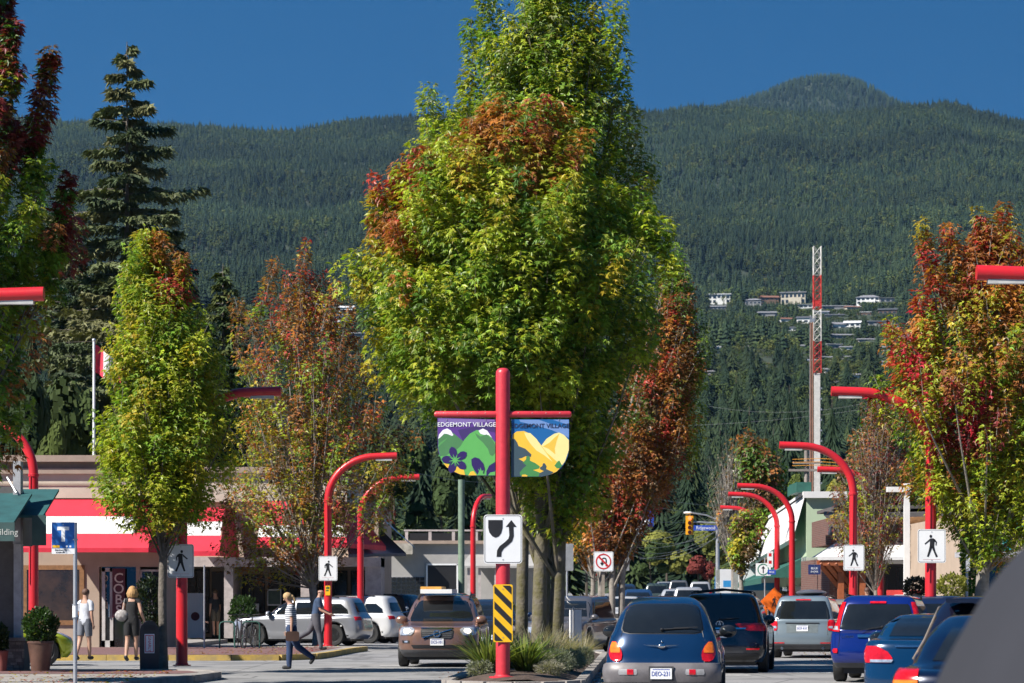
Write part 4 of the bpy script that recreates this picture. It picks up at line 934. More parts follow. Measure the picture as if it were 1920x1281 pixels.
maple('maple_tree', 'maroon-topped maple filling the left edge of the view', 'tree', -150, 48,
      [(-250, -220, -80), (-120, -300, -30), (0, -340, -8), (90, -360, 12), (180, -380, 22), (260, -380, 45), (340, -390, 95), (440, -400, 128), (540, -400, 105), (640, -400, 80), (740, -390, 60), (820, -360, 45), (890, -300, 10)],
      z_left, tufts=900, lpt=60, leaf=.125, tuft_len=.6, tuft_r=.16, seed=51, trunk_r=.12, limbs=60, base=.14, kind='maple', inner=.33, spires=[(58,330,100,88,36),(20,250,35,50,34),(0,120,5,-30,34),(100,480,122,330,26),(90,560,118,440,26)])
maple('maple_tree', 'red, orange and yellow-green maple towering at the right edge', 'tree', 1838, 61.5,
      [(440, 1840, 1905), (480, 1770, 1935), (540, 1750, 1990), (600, 1720, 2020), (640, 1665, 2030), (700, 1640, 2040), (770, 1650, 2040), (840, 1690, 2040), (900, 1700, 2020), (950, 1720, 2000), (1000, 1760, 1970), (1040, 1800, 1930)],
      z_right, tufts=950, lpt=56, leaf=.135, tuft_len=.75, tuft_r=.22, seed=61, trunk_r=.16, limbs=60, fork=1.9, base=.14, bark=BARKG, kind='tri3', inner=.42, spires=[(1745,560,1722,432,34),(1790,520,1768,430,30),(1850,500,1835,408,30),(1870,500,1893,388,28),(1700,720,1674,598,28),(1730,640,1718,560,26),(1905,560,1918,470,28),(1660,780,1640,720,26)])
maple('maple_tree', 'slender half-bare reddish maple before the brick and timber building', 'tree', 1645, 95,
      [(745, 1630, 1665), (800, 1605, 1690), (860, 1580, 1705), (920, 1560, 1712), (980, 1545, 1715), (1030, 1550, 1690), (1060, 1590, 1670)],
      z_slender, tufts=330, lpt=22, leaf=.12, tuft_len=.8, tuft_r=.2, seed=71, trunk_r=.06, limbs=130, fork=1.6, base=.14, bark=BARKG, kind='tri3', dense=.4, inner=.6)
maple('maple_tree', 'reddish maple behind the slender one and below the third red arm', 'tree', 1690, 112, [(740, 1640, 1700), (800, 1590, 1730), (880, 1570, 1760), (960, 1570, 1760), (1020, 1590, 1740)], lambda *a, **k: mixc((MAROON, 2), (BROWNL, 3), (GREEN_D, 2), (RUST, 1))(a[2]), tufts=240, lpt=30, leaf=.19, tuft_len=1.1, tuft_r=.3, seed=72, trunk_r=.1, limbs=80, base=.14, bark=BARKG, kind='simple', dense=.4)
maple('bare_tree', 'leafless pale grey tree behind the traffic signal', 'tree', 1375, 165, [(850, 1350, 1390), (900, 1325, 1400), (960, 1320, 1410), (1020, 1345, 1400)], lambda *a, **k: mixc((BROWNL, 2), ((.2, .17, .13), 2))(a[2]), tufts=150, lpt=5, leaf=.2, tuft_len=2.0, tuft_r=.25, seed=81, trunk_r=.14, limbs=150, fork=2.5, bark=BARKG, kind='simple', dense=.3, base=0)
maple('maple_tree', 'small yellow-olive tree before the blue fence', 'tree', 1392, 140, [(960, 1380, 1430), (990, 1365, 1440), (1030, 1355, 1430), (1060, 1365, 1415)], lambda *a, **k: mixc((YEL, 1.5), (BROWNL, 2), (GREEN, 2))(a[2]), tufts=110, lpt=36, leaf=.2, seed=83, trunk_r=.14, base=0, kind='simple', bark=BARKG, limbs=40)
maple('maple_tree', 'olive and brown tree above the inner pair of red lamps', 'tree', 1440, 170, [(830, 1370, 1420), (880, 1370, 1480), (940, 1380, 1490), (1000, 1400, 1490), (1050, 1410, 1480)], lambda *a, **k: mixc((GREEN_D, 2), (BROWNL, 2), (GREEN, 1), (RUST, 1))(a[2]), tufts=180, lpt=40, leaf=.28, tuft_len=1.4, tuft_r=.4, seed=84, trunk_r=.16, base=0, kind='simple', limbs=50)
# ---------------------------------------------------------------- conifers
def conifer(name, label, px, D, ytop, ybot, rows, seed=1, nb=120, col=((.055, .085, .03), (.035, .06, .03), (.10, .105, .04)), zb=0, spray=.34, per=70, group=None, tr=.3):
    g = np.random.default_rng(seed); s = F/D; x0 = XP(px, D); zb = zb+gz(x0, D); t = thing(name, label, 'tree', (x0, D, zb), 0, group)
    Ht = ZP(ytop, D)-zb; z0 = ZP(ybot, D)-zb
    zr = np.array([ZP(r[0], D)-zb for r in rows])[::-1]; wr = np.array([r[1]/s for r in rows])[::-1]
    mb = MB(); mb.tube([(0, 0, -.2), (0, 0, Ht*.4), (0, 0, Ht*.8), (0, 0, Ht)], [tr, tr*.7, tr*.25, .02], 8); mb.build('trunk', BARK, t, smooth=True)
    P_, D_, N_, S_, C_ = [], [], [], [], []; wood = MB()
    for i in range(nb):
        f = (i+.5)/nb; f = f**.85; z = Ht-(Ht-z0)*f; Lb = float(np.interp(z, zr, wr))*g.uniform(.6, 1.18)
        a = i*2.399+g.uniform(-.4, .4); dx, dy = math.cos(a), math.sin(a); n = max(8, int(per*(.25+Lb/5)))
        v = g.uniform(.08, 1, n); sag = g.uniform(.12, .32)
        zc = z+Lb*(.16*v-sag*v*v+.30*np.maximum(0, v-.75)*1.2)
        wdt = Lb*.30*np.sin(np.pi*np.clip(v*.85+.1, 0, 1)); o_ = g.uniform(-1, 1, n)*wdt
        q = np.stack([dx*v*Lb-dy*o_, dy*v*Lb+dx*o_, zc-np.abs(o_)*.2-g.uniform(0, .22, n)], 1)
        P_.append(q); dd = np.stack([dx*.7-dy*np.sign(o_)*.6, dy*.7+dx*np.sign(o_)*.6, np.full(n, -.55)], 1)+g.normal(0, .25, (n, 3)); D_.append(dd)
        N_.append(np.array([0, 0, 1])+g.normal(0, .55, (n, 3))+np.array([dx, dy, 0])*.3); S_.append(spray*g.uniform(.6, 1.4, n)*(.6+.4*(1-f)+.3*f))
        cc = np.array(col[int(g.integers(0, len(col)))]); C_.append(cc*g.uniform(.65, 1.35, (n, 1)))
        wood.tube([(0, 0, z), (dx*Lb*.5, dy*Lb*.5, z+Lb*(.08-sag*.25)), (dx*Lb*.95, dy*Lb*.95, z+Lb*(.16-sag*.8))], [.035, .02, .006], 3, False)
    me = leaf_mesh(name+'_needles', np.vstack(P_), np.vstack(D_), np.vstack(N_), np.concatenate(S_), np.vstack(C_), NEEDLE, 'tri3'); link('needles', me, t); wood.build('branches', BARK, t)
    return t
conifer('spruce_tree', 'tall drooping spruce standing against the sky on the left', 238, 150, 78, 1000, [(78, 6), (130, 36), (180, 58), (235, 74), (300, 92), (380, 140), (440, 128), (520, 150), (700, 180), (1000, 190)], seed=5, nb=105, spray=.5, per=240, col=((.11, .13, .055), (.07, .095, .045), (.16, .16, .07)))
conifer('spruce_tree', 'dark spruce with a lower top left of the tallest one', 140, 158, 395, 1000, [(395, 5), (460, 45), (560, 70), (700, 90), (1000, 110)], seed=6, nb=110, spray=.5, per=110, col=((.08, .10, .045), (.05, .07, .035), (.11, .115, .05)))
conifer('spruce_tree', 'slim olive conifer between the green and the orange maples', 418, 165, 495, 1000, [(495, 5), (560, 30), (650, 45), (1000, 70)], seed=7, nb=90, spray=.5, per=90, col=((.09, .11, .03), (.06, .09, .03)))
conifer('spruce_tree', 'dark conifer behind the spruce, right side', 330, 185, 430, 1000, [(430, 4), (520, 40), (640, 70), (1000, 90)], seed=8, nb=90, spray=.6, per=90, col=((.04, .06, .03), (.03, .05, .03)))
# ---------------------------------------------------------------- mid-distance wood: each tree a thing
WC = [far_conifer_mesh('wood_conifer_near_mesh', 30, 20, 1, w, s, [FC, TRK]) for s, w in ((31, .17), (32, .21), (33, .25))]
FLO = inst_mat('olive_leaves', (.06, .085, .02), (.16, .16, .035), (.09, .11, .022)); FLR = inst_mat('rusty_leaves', (.18, .08, .03), (.14, .03, .025), (.16, .11, .035))
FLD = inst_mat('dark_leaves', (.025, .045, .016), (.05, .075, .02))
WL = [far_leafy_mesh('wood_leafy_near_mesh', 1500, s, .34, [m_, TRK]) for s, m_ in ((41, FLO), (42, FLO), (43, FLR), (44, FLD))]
def simple_tree(kind, px, D, ytop, wpx, seed, label, ybase=None):
    x = XP(px, D); zb = gz(x, D) if D < 330 else terrain_z(x, D); h = ZP(ytop, D)-zb; w = wpx/(F/D)
    me = (WC if kind == 'c' else WL)[seed % 3 if kind == 'c' else {'l': seed % 2, 'r': 2, 'd': 3}[kind]]
    bw = {0: .34, 1: .42, 2: .5}[seed % 3] if kind == 'c' else .85
    t = thing('conifer_tree' if kind == 'c' else 'leafy_tree', label, 'tree', (x, D, zb-.1), random.uniform(0, 6), 'trees behind the shops')
    t2 = me.copy() if False else me
    src = t2
    # foliage and trunk as two parts
    for part, idx in (('crown', 0), ('trunk', 1)):
        key = (src.name, part)
        if key not in _parts:
            bmx = bmesh.new(); bmx.from_mesh(src); bmesh.ops.delete(bmx, geom=[f for f in bmx.faces if f.material_index != idx], context='FACES')
            m2 = bpy.data.meshes.new(src.name+'_'+part); bmx.to_mesh(m2); bmx.free()
            for mm in src.materials: m2.materials.append(mm)
            _parts[key] = m2
        o = link(part, _parts[key], t); o.scale = (w/bw, w/bw, h)
    return t
_parts = {}
MT = [('c', 1405, 230, 760, 110), ('c', 1450, 245, 800, 90), ('c', 1350, 300, 800, 90), ('c', 1560, 225, 745, 120), ('c', 1610, 240, 760, 110), ('l', 1500, 210, 860, 110), ('l', 1580, 200, 870, 110), ('l', 1440, 260, 900, 100),
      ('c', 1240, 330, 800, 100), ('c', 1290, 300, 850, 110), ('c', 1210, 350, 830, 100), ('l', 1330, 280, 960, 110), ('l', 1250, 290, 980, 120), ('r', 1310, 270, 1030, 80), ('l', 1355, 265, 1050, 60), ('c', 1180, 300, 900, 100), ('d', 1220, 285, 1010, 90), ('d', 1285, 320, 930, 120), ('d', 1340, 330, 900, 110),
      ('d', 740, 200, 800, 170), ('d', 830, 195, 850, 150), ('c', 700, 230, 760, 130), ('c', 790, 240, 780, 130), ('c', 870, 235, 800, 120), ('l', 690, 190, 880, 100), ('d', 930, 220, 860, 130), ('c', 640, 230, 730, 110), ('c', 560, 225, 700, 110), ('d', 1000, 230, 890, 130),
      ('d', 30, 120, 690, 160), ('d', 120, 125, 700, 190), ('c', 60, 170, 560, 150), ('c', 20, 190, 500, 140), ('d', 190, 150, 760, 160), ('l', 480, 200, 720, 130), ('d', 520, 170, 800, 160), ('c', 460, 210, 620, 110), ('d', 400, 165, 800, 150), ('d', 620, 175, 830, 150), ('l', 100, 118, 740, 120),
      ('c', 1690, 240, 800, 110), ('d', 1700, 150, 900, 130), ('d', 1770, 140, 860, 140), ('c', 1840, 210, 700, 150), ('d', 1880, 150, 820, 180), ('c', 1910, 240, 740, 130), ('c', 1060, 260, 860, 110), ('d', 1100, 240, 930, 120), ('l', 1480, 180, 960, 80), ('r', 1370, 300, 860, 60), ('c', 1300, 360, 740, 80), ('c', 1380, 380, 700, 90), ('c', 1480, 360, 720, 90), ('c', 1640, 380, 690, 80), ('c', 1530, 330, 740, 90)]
def zone_of(px): return 'far left behind the bakery' if px < 350 else ('behind the orange maple' if px < 690 else ('behind the banner post' if px < 1130 else ('at the end of the street' if px < 1420 else ('behind the green building' if px < 1650 else 'behind the right-hand maple'))))
for i, (k, px, D, yt, w) in enumerate(MT):
    zone = zone_of(px) or 'far left behind the bakery' if px < 350 else ('behind the orange maple' if px < 690 else ('behind the banner post' if px < 1130 else ('at the end of the street' if px < 1420 else ('behind the green building' if px < 1650 else 'behind the right-hand maple'))))
    near_ = {(140, 158): 0}
    base_ = f'{dict(c="dark conifer", l="olive-green leafy tree", r="reddish leafy tree", d="shadowy dense tree")[k]} {zone}'
    same = sorted(q[1] for q in MT if q[0] == k and zone_of(q[1]) == zone); n_ = len(same); r_ = same.index(px)
    ordw = ['', 'second', 'third', 'fourth', 'fifth', 'sixth', 'seventh', 'eighth']
    simple_tree(k, px, D, yt, w, i, base_ if n_ == 1 else f'{"leftmost" if r_ == 0 else ("rightmost" if r_ == n_-1 else ordw[r_]+" from the left")} {base_}')
# clipped shrubs and hedges
def shrub(name, label, px, D, ybot, wpx, hpx, col, seed=1, base=None, kind='simple', leaf=.07, n=1800, cat='shrub', group=None, shape=1.):
    g = np.random.default_rng(seed); s = F/D; w = wpx/s; h = hpx/s; zb = ZP(ybot, D)
    t = thing(name, label, cat, (XP(px, D), D, zb), 0, group); th = g.uniform(0, 2*np.pi, n); ph = np.arccos(g.uniform(-1, 1, n)); u = g.uniform(.7, 1, n)
    k = (1+.12*np.sin(th*4+ph*5+seed))
    q = np.stack([w/2*np.sin(ph)**shape*np.cos(th)*u*k, w/2*np.sin(ph)**shape*np.sin(th)*u*k, h/2+h/2*np.cos(ph)*u*k], 1); d = unit(q-np.array([0, 0, h/2]))
    dr = unit(d+np.array([0, 0, .5])+g.normal(0, .5, (n, 3))); nr = unit(d+g.normal(0, .6, (n, 3)))
    c = np.array(col)*g.uniform(.6, 1.4, (n, 1)); link('foliage', leaf_mesh(name, q, dr, nr, leaf*g.uniform(.7, 1.3, n), c, LEAF, kind), t)
    mb = MB(); mb.tube([(0, 0, -.15), (0, 0, h*.5)], [.04, .02], 6); mb.build('stem', BARK, t); return t
shrub('cedar_hedge', 'narrow bright green cedar column beside the pale trunk at right', 1819, 71, 1128, 34, 160, (.09, .2, .02), 3, leaf=.08, n=2600, shape=.5)
shrub('shrub', 'brown rounded shrub left of the large pedestrian sign lamp', 1717, 72, 1120, 44, 36, (.12, .075, .05), 4, n=1200)
shrub('shrub', 'yellow-green shrub right of the large pedestrian sign lamp', 1785, 68, 1122, 56, 44, (.26, .26, .05), 5, n=1200)
# median planting
def blades(name, label, px, D, r, n, ln, col, seed, base=.25, wid=1., droop=.6, cat='plant'):
    g = np.random.default_rng(seed); t = thing(name, label, cat, (XP(px, D), D, base), 0, 'plants on the median'); V = []; Fc = []; C = []
    for i in range(n):
        a = g.uniform(0, 2*np.pi); rr = r*.25*g.random()**.5; L = ln*g.uniform(.55, 1.1); sp = g.uniform(.15, 1.)
        p = Vector((rr*math.cos(a), rr*math.sin(a), 0)); d = Vector((math.cos(a)*sp, math.sin(a)*sp, 1)).normalized(); sd = Vector((-math.sin(a), math.cos(a), 0)); c = np.array(col[int(g.integers(0, len(col)))])*g.uniform(.7, 1.3)
        b = len(V); m = 5
        for j in range(m):
            f = j/(m-1); w = wid*.018*(1-f**2)+.001; q = p+d*L*f+Vector((d.x, d.y, -1))*L*droop*.5*f*f
            V += [q-sd*w, q+sd*w]; C += [c*(.8+.4*f)]*2
        for j in range(m-1): Fc += [b+2*j, b+2*j+1, b+2*j+3, b+2*j+2]
    me = setmesh(name, V, Fc, [4]*(len(Fc)//4)); at = me.color_attributes.new('col', 'FLOAT_COLOR', 'POINT'); c4 = np.ones((len(V), 4), np.float32); c4[:, :3] = np.array(C); at.data.foreach_set('color', c4.ravel())
    me.materials.append(LEAF); link('blades', me, t); return t
G1 = [(.16, .2, .05), (.22, .24, .07), (.1, .15, .04)]; STRAW = [(.36, .30, .2), (.3, .26, .18), (.22, .22, .13)]; LAV = [(.26, .27, .2), (.32, .3, .24), (.2, .22, .16)]
blades('strap_leaf_plant', 'arching green strap-leaved plant left of the red post foot', 915, 50.6, .5, 170, 1.15, G1, 1, wid=1.3)
blades('strap_leaf_plant', 'arching green strap-leaved plant right of the red post foot', 985, 50.8, .5, 180, 1.05, G1, 2, wid=1.3)
blades('strap_leaf_plant', 'upright green strap-leaved plant behind the post', 965, 53, .4, 90, 1.0, G1, 3, wid=1.1)
for i, (px, D, ln, lab) in enumerate([(1020, 54, .75, 'straw-coloured grass tuft before the trunks'), (1040, 58, .85, 'feathery straw grass beside the trunks'), (1062, 60, .7, 'pale dry grass tuft right of the trunks'), (1090, 63, .6, 'dry grass tuft by the median edge'), (1000, 57, .95, 'wispy grass between the post and the trunks'), (1075, 68, .7, 'grass tuft by the slim white marker')]):
    blades('ornamental_grass', lab, px, D, .5, 300, ln*1.2, STRAW, 20+i, wid=.28, droop=.5)
for i, (px, D, w, h, lab) in enumerate([(900, 50.2, 46, 26, 'low grey-green cushion left of the post foot'), (1012, 51.5, 60, 40, 'rounded grey-green lavender right of the post'), (1045, 52.5, 64, 42, 'large grey-green lavender near the kerb'), (1072, 55, 50, 36, 'lavender cushion by the right kerb'), (1030, 50.2, 50, 26, 'flat sage cushion at the front of the bed'), (1090, 58, 46, 34, 'straw-tinted cushion farther along the kerb')]):
    t = shrub('lavender_bush', lab, px, D, ZPY, w, h, LAV[i % 3], 60+i, leaf=.075, n=1500, kind='needle', cat='plant', group='plants on the median') if False else shrub('lavender_bush', lab, px, D, HOR+(EYE-.2)*F/D, w, h, LAV[i % 3], 60+i, leaf=.07, n=1700, kind='needle', cat='plant', group='plants on the median')
for i in range(7):
    d = 93+i*5; blades('ornamental_grass', f'grass clump on the second median, {["nearest", "second", "third", "fourth", "fifth", "sixth", "farthest"][i]} from the hazard board', CX+F*((xl(d)+xr(d))/2-.1)/d, d, .6, 160, .8, [(.2, .24, .08), (.28, .26, .12)], 80+i, wid=.6, base=.3)
# ================================================================ buildings
BEIGE = mat('beige_render', (.40, .31, .24), .85, amt=.08, ns=1.2, bump=.15); CREAM = mat('cream_fascia', (.52, .44, .36), .8, amt=.08, ns=1.5, bump=.1); TAUPE = mat('taupe_trim', (.33, .25, .2), .8, amt=.1)
AWR = mat('red_awning_fabric', (.62, .02, .045), .7, amt=.1, ns=2, bump=.15, bs=9); AWW = mat('white_awning_fabric', (.7, .69, .66), .7, amt=.07, ns=2, bump=.1, bs=9)
AWT = mat('teal_awning_fabric', (.018, .085, .088), .75, amt=.2, ns=3, bump=.2, bs=12); WOODF = mat('brown_wood_frame', (.24, .12, .05), .6, amt=.25, ns=9)
def slope_band(name, x0, x1, y0, z0, y1, z1, m, parent, th=.05, xe=0):
    mb = MB(); mb.add([(x0, y0, z0), (x1, y0, z0), (x1-xe, y1, z1), (x0, y1, z1), (x0, y0, z0-th), (x1, y0, z0-th), (x1-xe, y1, z1-th), (x0, y1, z1-th)], [(0, 1, 2, 3), (4, 7, 6, 5), (0, 4, 5, 1), (1, 5, 6, 2), (2, 6, 7, 3), (3, 7, 4, 0)])
    return mb.build(name, m, parent)
def window(parent, x0, x1, y, z0, z1, nx=1, nz=1, fr=.07, fm=WOODF, gm=GLASS, depth=.1, name='window'):
    """frame proud of the wall, one pane per opening, set back"""
    mb = MB(); mb.bb(x0, x1, y-depth*.3, y+.02, z1-fr, z1); mb.bb(x0, x1, y-depth*.4, y+.02, z0, z0+fr)
    for i in range(nx+1):
        w_ = fr if i in (0, nx) else fr*.6; xc = x0+(x1-x0)*i/nx; xc = min(max(xc, x0+w_/2), x1-w_/2); mb.bb(xc-w_/2, xc+w_/2, y-depth*.3+.002, y+.02, z0+fr, z1-fr)
    for j in range(1, nz): zc = z0+(z1-z0)*j/nz; mb.bb(x0+fr, x1-fr, y-depth*.3+.004, y+.02, zc-fr*.3, zc+fr*.3)
    w = mb.build(name, fm, parent)
    for i in range(nx):
        for j in range(nz):
            a = x0+(x1-x0)*i/nx+fr*.5; b = x0+(x1-x0)*(i+1)/nx-fr*.5; c = z0+(z1-z0)*j/nz+fr*.3; d = z0+(z1-z0)*(j+1)/nz-fr*.3
            q = MB(); q.bb(a, b, y-.012, y-.004, c, d); q.build('pane', gm, w)
    return w
# --- bakery with red and white awning
D = 86; s = F/D
bk = thing('bakery', 'beige bakery with red and white striped awning and mansard fascia on the left', 'shop', (0, D, .14))
X = lambda px: XP(px, D); Z = lambda py: ZP(py, D)-.14
mb = MB(); zt = Z(868)
mb.bb(X(-80), X(186), 0, .3, 0, Z(1035)); mb.bb(X(186), X(262), .0, .3, Z(1063), Z(1035)); mb.bb(X(262), X(312), 0, .3, Z(1063), Z(1035)); mb.bb(X(-80), X(312), .3, 5, Z(1035), zt)
mb.bb(X(255), X(262), 0, .3, 0, Z(1063)); mb.bb(X(306), X(312), 0, .3, 0, Z(1063)); mb.bb(X(312)-.3, X(312), .3, 5, 0, Z(1035)); mb.bb(X(-80), X(312)-.3, 4.7, 5, 0, Z(1035))
mb.build('wall', BEIGE, bk)
mb = MB(); mb.bb(X(-80), X(325), -.5, 5.2, Z(935), Z(890)); mb.build('fascia', CREAM, bk)
mb = MB(); mb.bb(X(-80), X(330), -.62, 5.3, Z(890), Z(880)); mb.bb(X(-80), X(322), -.45, 5.2, Z(880), Z(868)); mb.bb(X(-80), X(334), -.75, 5.4, Z(868), Z(856)); mb.build('cornice', TAUPE, bk)
mb = MB(); mb.bb(X(-80), X(326), -.53, -.5, Z(912), Z(908)); mb.build('trim_line', TAUPE, bk)
aw = slope_band('awning', X(60), X(258), -1.15, Z(970), -.45, Z(937), AWR, bk)
slope_band('awning_stripe', X(60), X(266), -1.75, Z(1003), -1.152, Z(970.5), AWW, aw); slope_band('awning_stripe', X(60), X(295), -2.1, Z(1030), -1.752, Z(1003.5), AWR, aw)
mb = MB(); mb.bb(X(60), X(295), -2.12, -2.09, Z(1038), Z(1030)); mb.build('valance', AWR, aw)
mb = MB(); mb.add([(X(295), -2.1, Z(1030)), (X(266), -1.752, Z(1003)), (X(258), -.45, Z(937)), (X(330), 1.2, Z(937)), (X(345), 1.2, Z(1030)), (X(345), 1.2, Z(1038)), (X(295), -2.1, Z(1038))], [(0, 4, 3, 1), (1, 3, 2), (0, 6, 5, 4)]); mb.build('awning_end', AWR, aw)
window(bk, X(42), X(158), -.02, Z(1172), Z(1060), 1, 1, .14, WOODF, mat('brick_reflection_glass', (.07, .04, .025), .12, c2=(.02, .015, .012), ns=1.6, spec=.8))  # brown in the glass colour paints in a reflection of brick
for a_, b_, c_, d_, cc_ in ((60, 84, 1160, 1085, (.16, .09, .05)), (96, 112, 1130, 1085, (.3, .25, .2)), (118, 146, 1162, 1100, (.1, .06, .045))): mb = MB(); mb.bb(X(a_), X(b_), -.03, -.013, Z(c_), Z(d_)); mb.build('window_display', mat('display_%d' % a_, cc_, .6, amt=.4, ns=3), bk)
mb = MB(); mb.bb(X(190), X(256), .16, .2, 0, Z(1063)); mb.build('shopfront_glass', GLASS, bk)
dr = MB(); dr.bb(X(191), X(197), .0, .12, 0, Z(1065)); dr.bb(X(206), X(212), 0, .12, 0, Z(1065)); dr.bb(X(191), X(212), 0, .12, Z(1072), Z(1065)); dr.bb(X(191), X(212), 0, .12, 0, .2); door = dr.build('door', mat('pale_door_frame', (.5, .48, .46), .5), bk)
q = MB(); q.bb(X(204), X(205.5), -.05, 0, .9, 1.3); q.build('handle', CHROME, door)
mb = MB(); mb.bb(X(211), X(235), -.06, -.03, Z(1158), Z(1066)); sg = mb.build('sign_panel', mat('maroon_sign', (.10, .012, .02), .5), bk)
for i, ch in enumerate('COBS'): make_text(ch, .42, (X(223), -.064, Z(1085+i*20)), sg, mat('cream_print', (.7, .6, .5), .6), bold=.004)
make_text('BREAD', .1, (X(223), -.064, Z(1154)), sg, mat('cream_print', (.7, .6, .5), .6))
for i, ch in enumerate('OPEN'): make_text(ch, .3, (X(194.5), .155, Z(1085+i*17)), bk, mat('cream_print', (.7, .6, .5), .6), bold=.003)
window(bk, X(262), X(306), .1, .3, Z(1068), 2, 1, .06, mat('pale_door_frame', (.5, .48, .46), .5))
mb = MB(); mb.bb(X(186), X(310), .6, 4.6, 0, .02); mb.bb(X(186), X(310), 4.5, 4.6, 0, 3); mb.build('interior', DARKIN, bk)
# --- second row of shops
D = 106; s = F/D; X = lambda px: XP(px, D); Z = lambda py: ZP(py, D)-.14
sh = thing('shop_row', 'row of shops with red and white hipped awnings behind the orange maple', 'shop', (0, D, .14))
mb = MB(); mb.bb(X(300), X(1-1+700), 4, 16, 0, Z(935)); mb.build('wall', BEIGE, sh)
mb = MB(); mb.bb(X(240), X(640), 3.4, 16.4, Z(935), Z(880)); mb.build('fascia', CREAM, sh)
mb = MB(); mb.bb(X(235), X(648), 3.2, 16.6, Z(880), Z(868)); mb.build('cornice', TAUPE, sh)
PINKP = mat('pale_pilaster', (.42, .37, .36), .8)
for a, b in ((300, 318), (415, 432), (560, 582), (682, 712)):
    mb = MB(); mb.bb(X(a), X(b), 1.0, 4.02, 0, Z(1045)); mb.build('pilaster', PINKP, sh)
mb = MB(); mb.bb(X(300), X(712), .9, 4.1, Z(1062), Z(1044)); mb.build('lintel', PINKP, sh)
def hip_awning(x0, x1, ytop, ymid1, ymid2, ybot, hipl, hipr, lab=None):
    a = slope_band('awning', X(x0)+hipl*.0, X(x1-hipr*.35), -.3, Z(ymid1), 1.2, Z(ytop), AWR, sh); slope_band('awning_stripe', X(x0), X(x1-hipr*.17), -1.0, Z(ymid2), -.302, Z(ymid1+.5), AWW, a); slope_band('awning_stripe', X(x0), X(x1), -1.6, Z(ybot), -1.002, Z(ymid2+.5), AWR, a)
    mb = MB(); mb.bb(X(x0), X(x1), -1.62, -1.59, Z(ybot+9), Z(ybot)); mb.build('valance', AWR, a)
    mb = MB(); mb.add([(X(x1), -1.6, Z(ybot)), (X(x1+hipr), 3.9, Z(ybot)), (X(x1-hipr*.35), 1.2, Z(ytop)), (X(x1-hipr*.2), 3.9, Z(ytop)), (X(x1), -1.6, Z(ybot+9)), (X(x1+hipr), 3.9, Z(ybot+9))], [(0, 1, 3, 2), (0, 4, 5, 1)]); mb.build('awning_end', AWR, a)
hip_awning(318, 420, 950, 978, 1005, 1035, 0, 10); hip_awning(488, 655, 937, 985, 1008, 1020, 0, 60)
for (a, b, c, d, nx) in ((435, 480, 1075, 1150, 2), (486, 556, 1072, 1150, 3), (585, 640, 1068, 1150, 2), (646, 682, 1068, 1150, 2), (320, 372, 1065, 1190, 2)):
    window(sh, X(a), X(b), 3.95, Z(d), Z(c), nx, 1, .06, BLACK)
mb = MB(); mb.bb(X(376), X(413), 3.9, 3.96, 0, Z(1070)); dd = mb.build('door', mat('dark_door', (.03, .025, .025), .4), sh); q = MB(); q.bb(X(408), X(410), 3.84, 3.9, .9, 1.3); q.build('handle', CHROME, dd)
mb = MB(); mb.bb(X(486), X(513), 3.5, 3.6, Z(1136), Z(1104)); p_ = mb.build('menu_board', SIGNW, sh); mb = MB(); mb.bb(X(488), X(511), 3.48, 3.5, Z(1133), Z(1107)); mb.build('menu_panel', mat('green_grey_panel', (.08, .13, .11), .4), p_)
mb = MB(); mb.bb(X(430), X(470), 3.4, 3.5, 0, 1.3); mb.build('banner_panel', SIGNW, sh)
# dark corner awning
mb = MB(); mb.add([(X(655), -.6, Z(1040)), (X(750), 6, Z(1032)), (X(700), 6, Z(985)), (X(640), 1.5, Z(985)), (X(655), -.6, Z(1046)), (X(750), 6, Z(1038))], [(0, 1, 2, 3), (0, 4, 5, 1)]); mb.build('awning', mat('navy_awning_fabric', (.035, .045, .09), .6), sh)
# glass canopy strip
mb = MB(); mb.add([(X(700), 2, Z(960)), (X(765), 6, Z(1020)), (X(765), 9, Z(1020)), (X(700), 9, Z(960))], [(0, 1, 2, 3)]); mb.build('canopy', mat('blue_white_canopy', (.45, .55, .7), .3, amt=.3, ns=4), sh)
# --- grey building in the middle distance
D = 150; X = lambda px: XP(px, D); b0 = gz(0, D); Z = lambda py: ZP(py, D)-b0
gb = thing('grey_building', 'grey flat-roofed building with rooftop railing behind the green utility pole', 'building', (0, D, b0))
GR = mat('grey_render', (.34, .33, .32), .85, amt=.1, ns=.8, bump=.2)
mb = MB(); mb.bb(X(690), X(1000), 0, 14, 0, Z(1020)); mb.build('wall', GR, gb)
mb = MB(); mb.bb(X(685), X(1005), -.3, 14.2, Z(1020), Z(1014)); mb.build('cornice', TAUPE, gb)
mb = MB(); 
for px in (762, 806, 850, 893): mb.bb(X(px)-.08, X(px)+.08, .2, .36, Z(1014), Z(996)); 
mb.build('roof_posts', PINKP, gb); mb = MB(); mb.bb(X(757), X(905), .18, .38, Z(996), Z(993)); mb.build('roof_rail', PINKP, gb); mb = MB(); mb.bb(X(764), X(900), 3, 6, Z(1014), Z(997)); mb.build('roof_plant', BLACK, gb)
mb = MB(); mb.bb(X(801), X(857), -.1, .02, 0, Z(1060)); dd = mb.build('garage_door', BLACK, gb); mb = MB(); [mb.bb(a, b, -.14, -.1, c, d) for a, b, c, d in ((X(799), X(802), 0, Z(1058)), (X(856), X(859), 0, Z(1058)), (X(799), X(859), Z(1060), Z(1057)))]; mb.build('frame', SIGNW, dd)
wg = MB(); x0, x1, z0, z1 = X(692), X(796), Z(1120), Z(1082); nx, nz = 12, 5
wg.bb(x0, x1, -.04, .01, z0, z1); wgo = wg.build('glass_block_window', mat('grey_grid', (.3, .3, .32), .6), gb)
pm = None
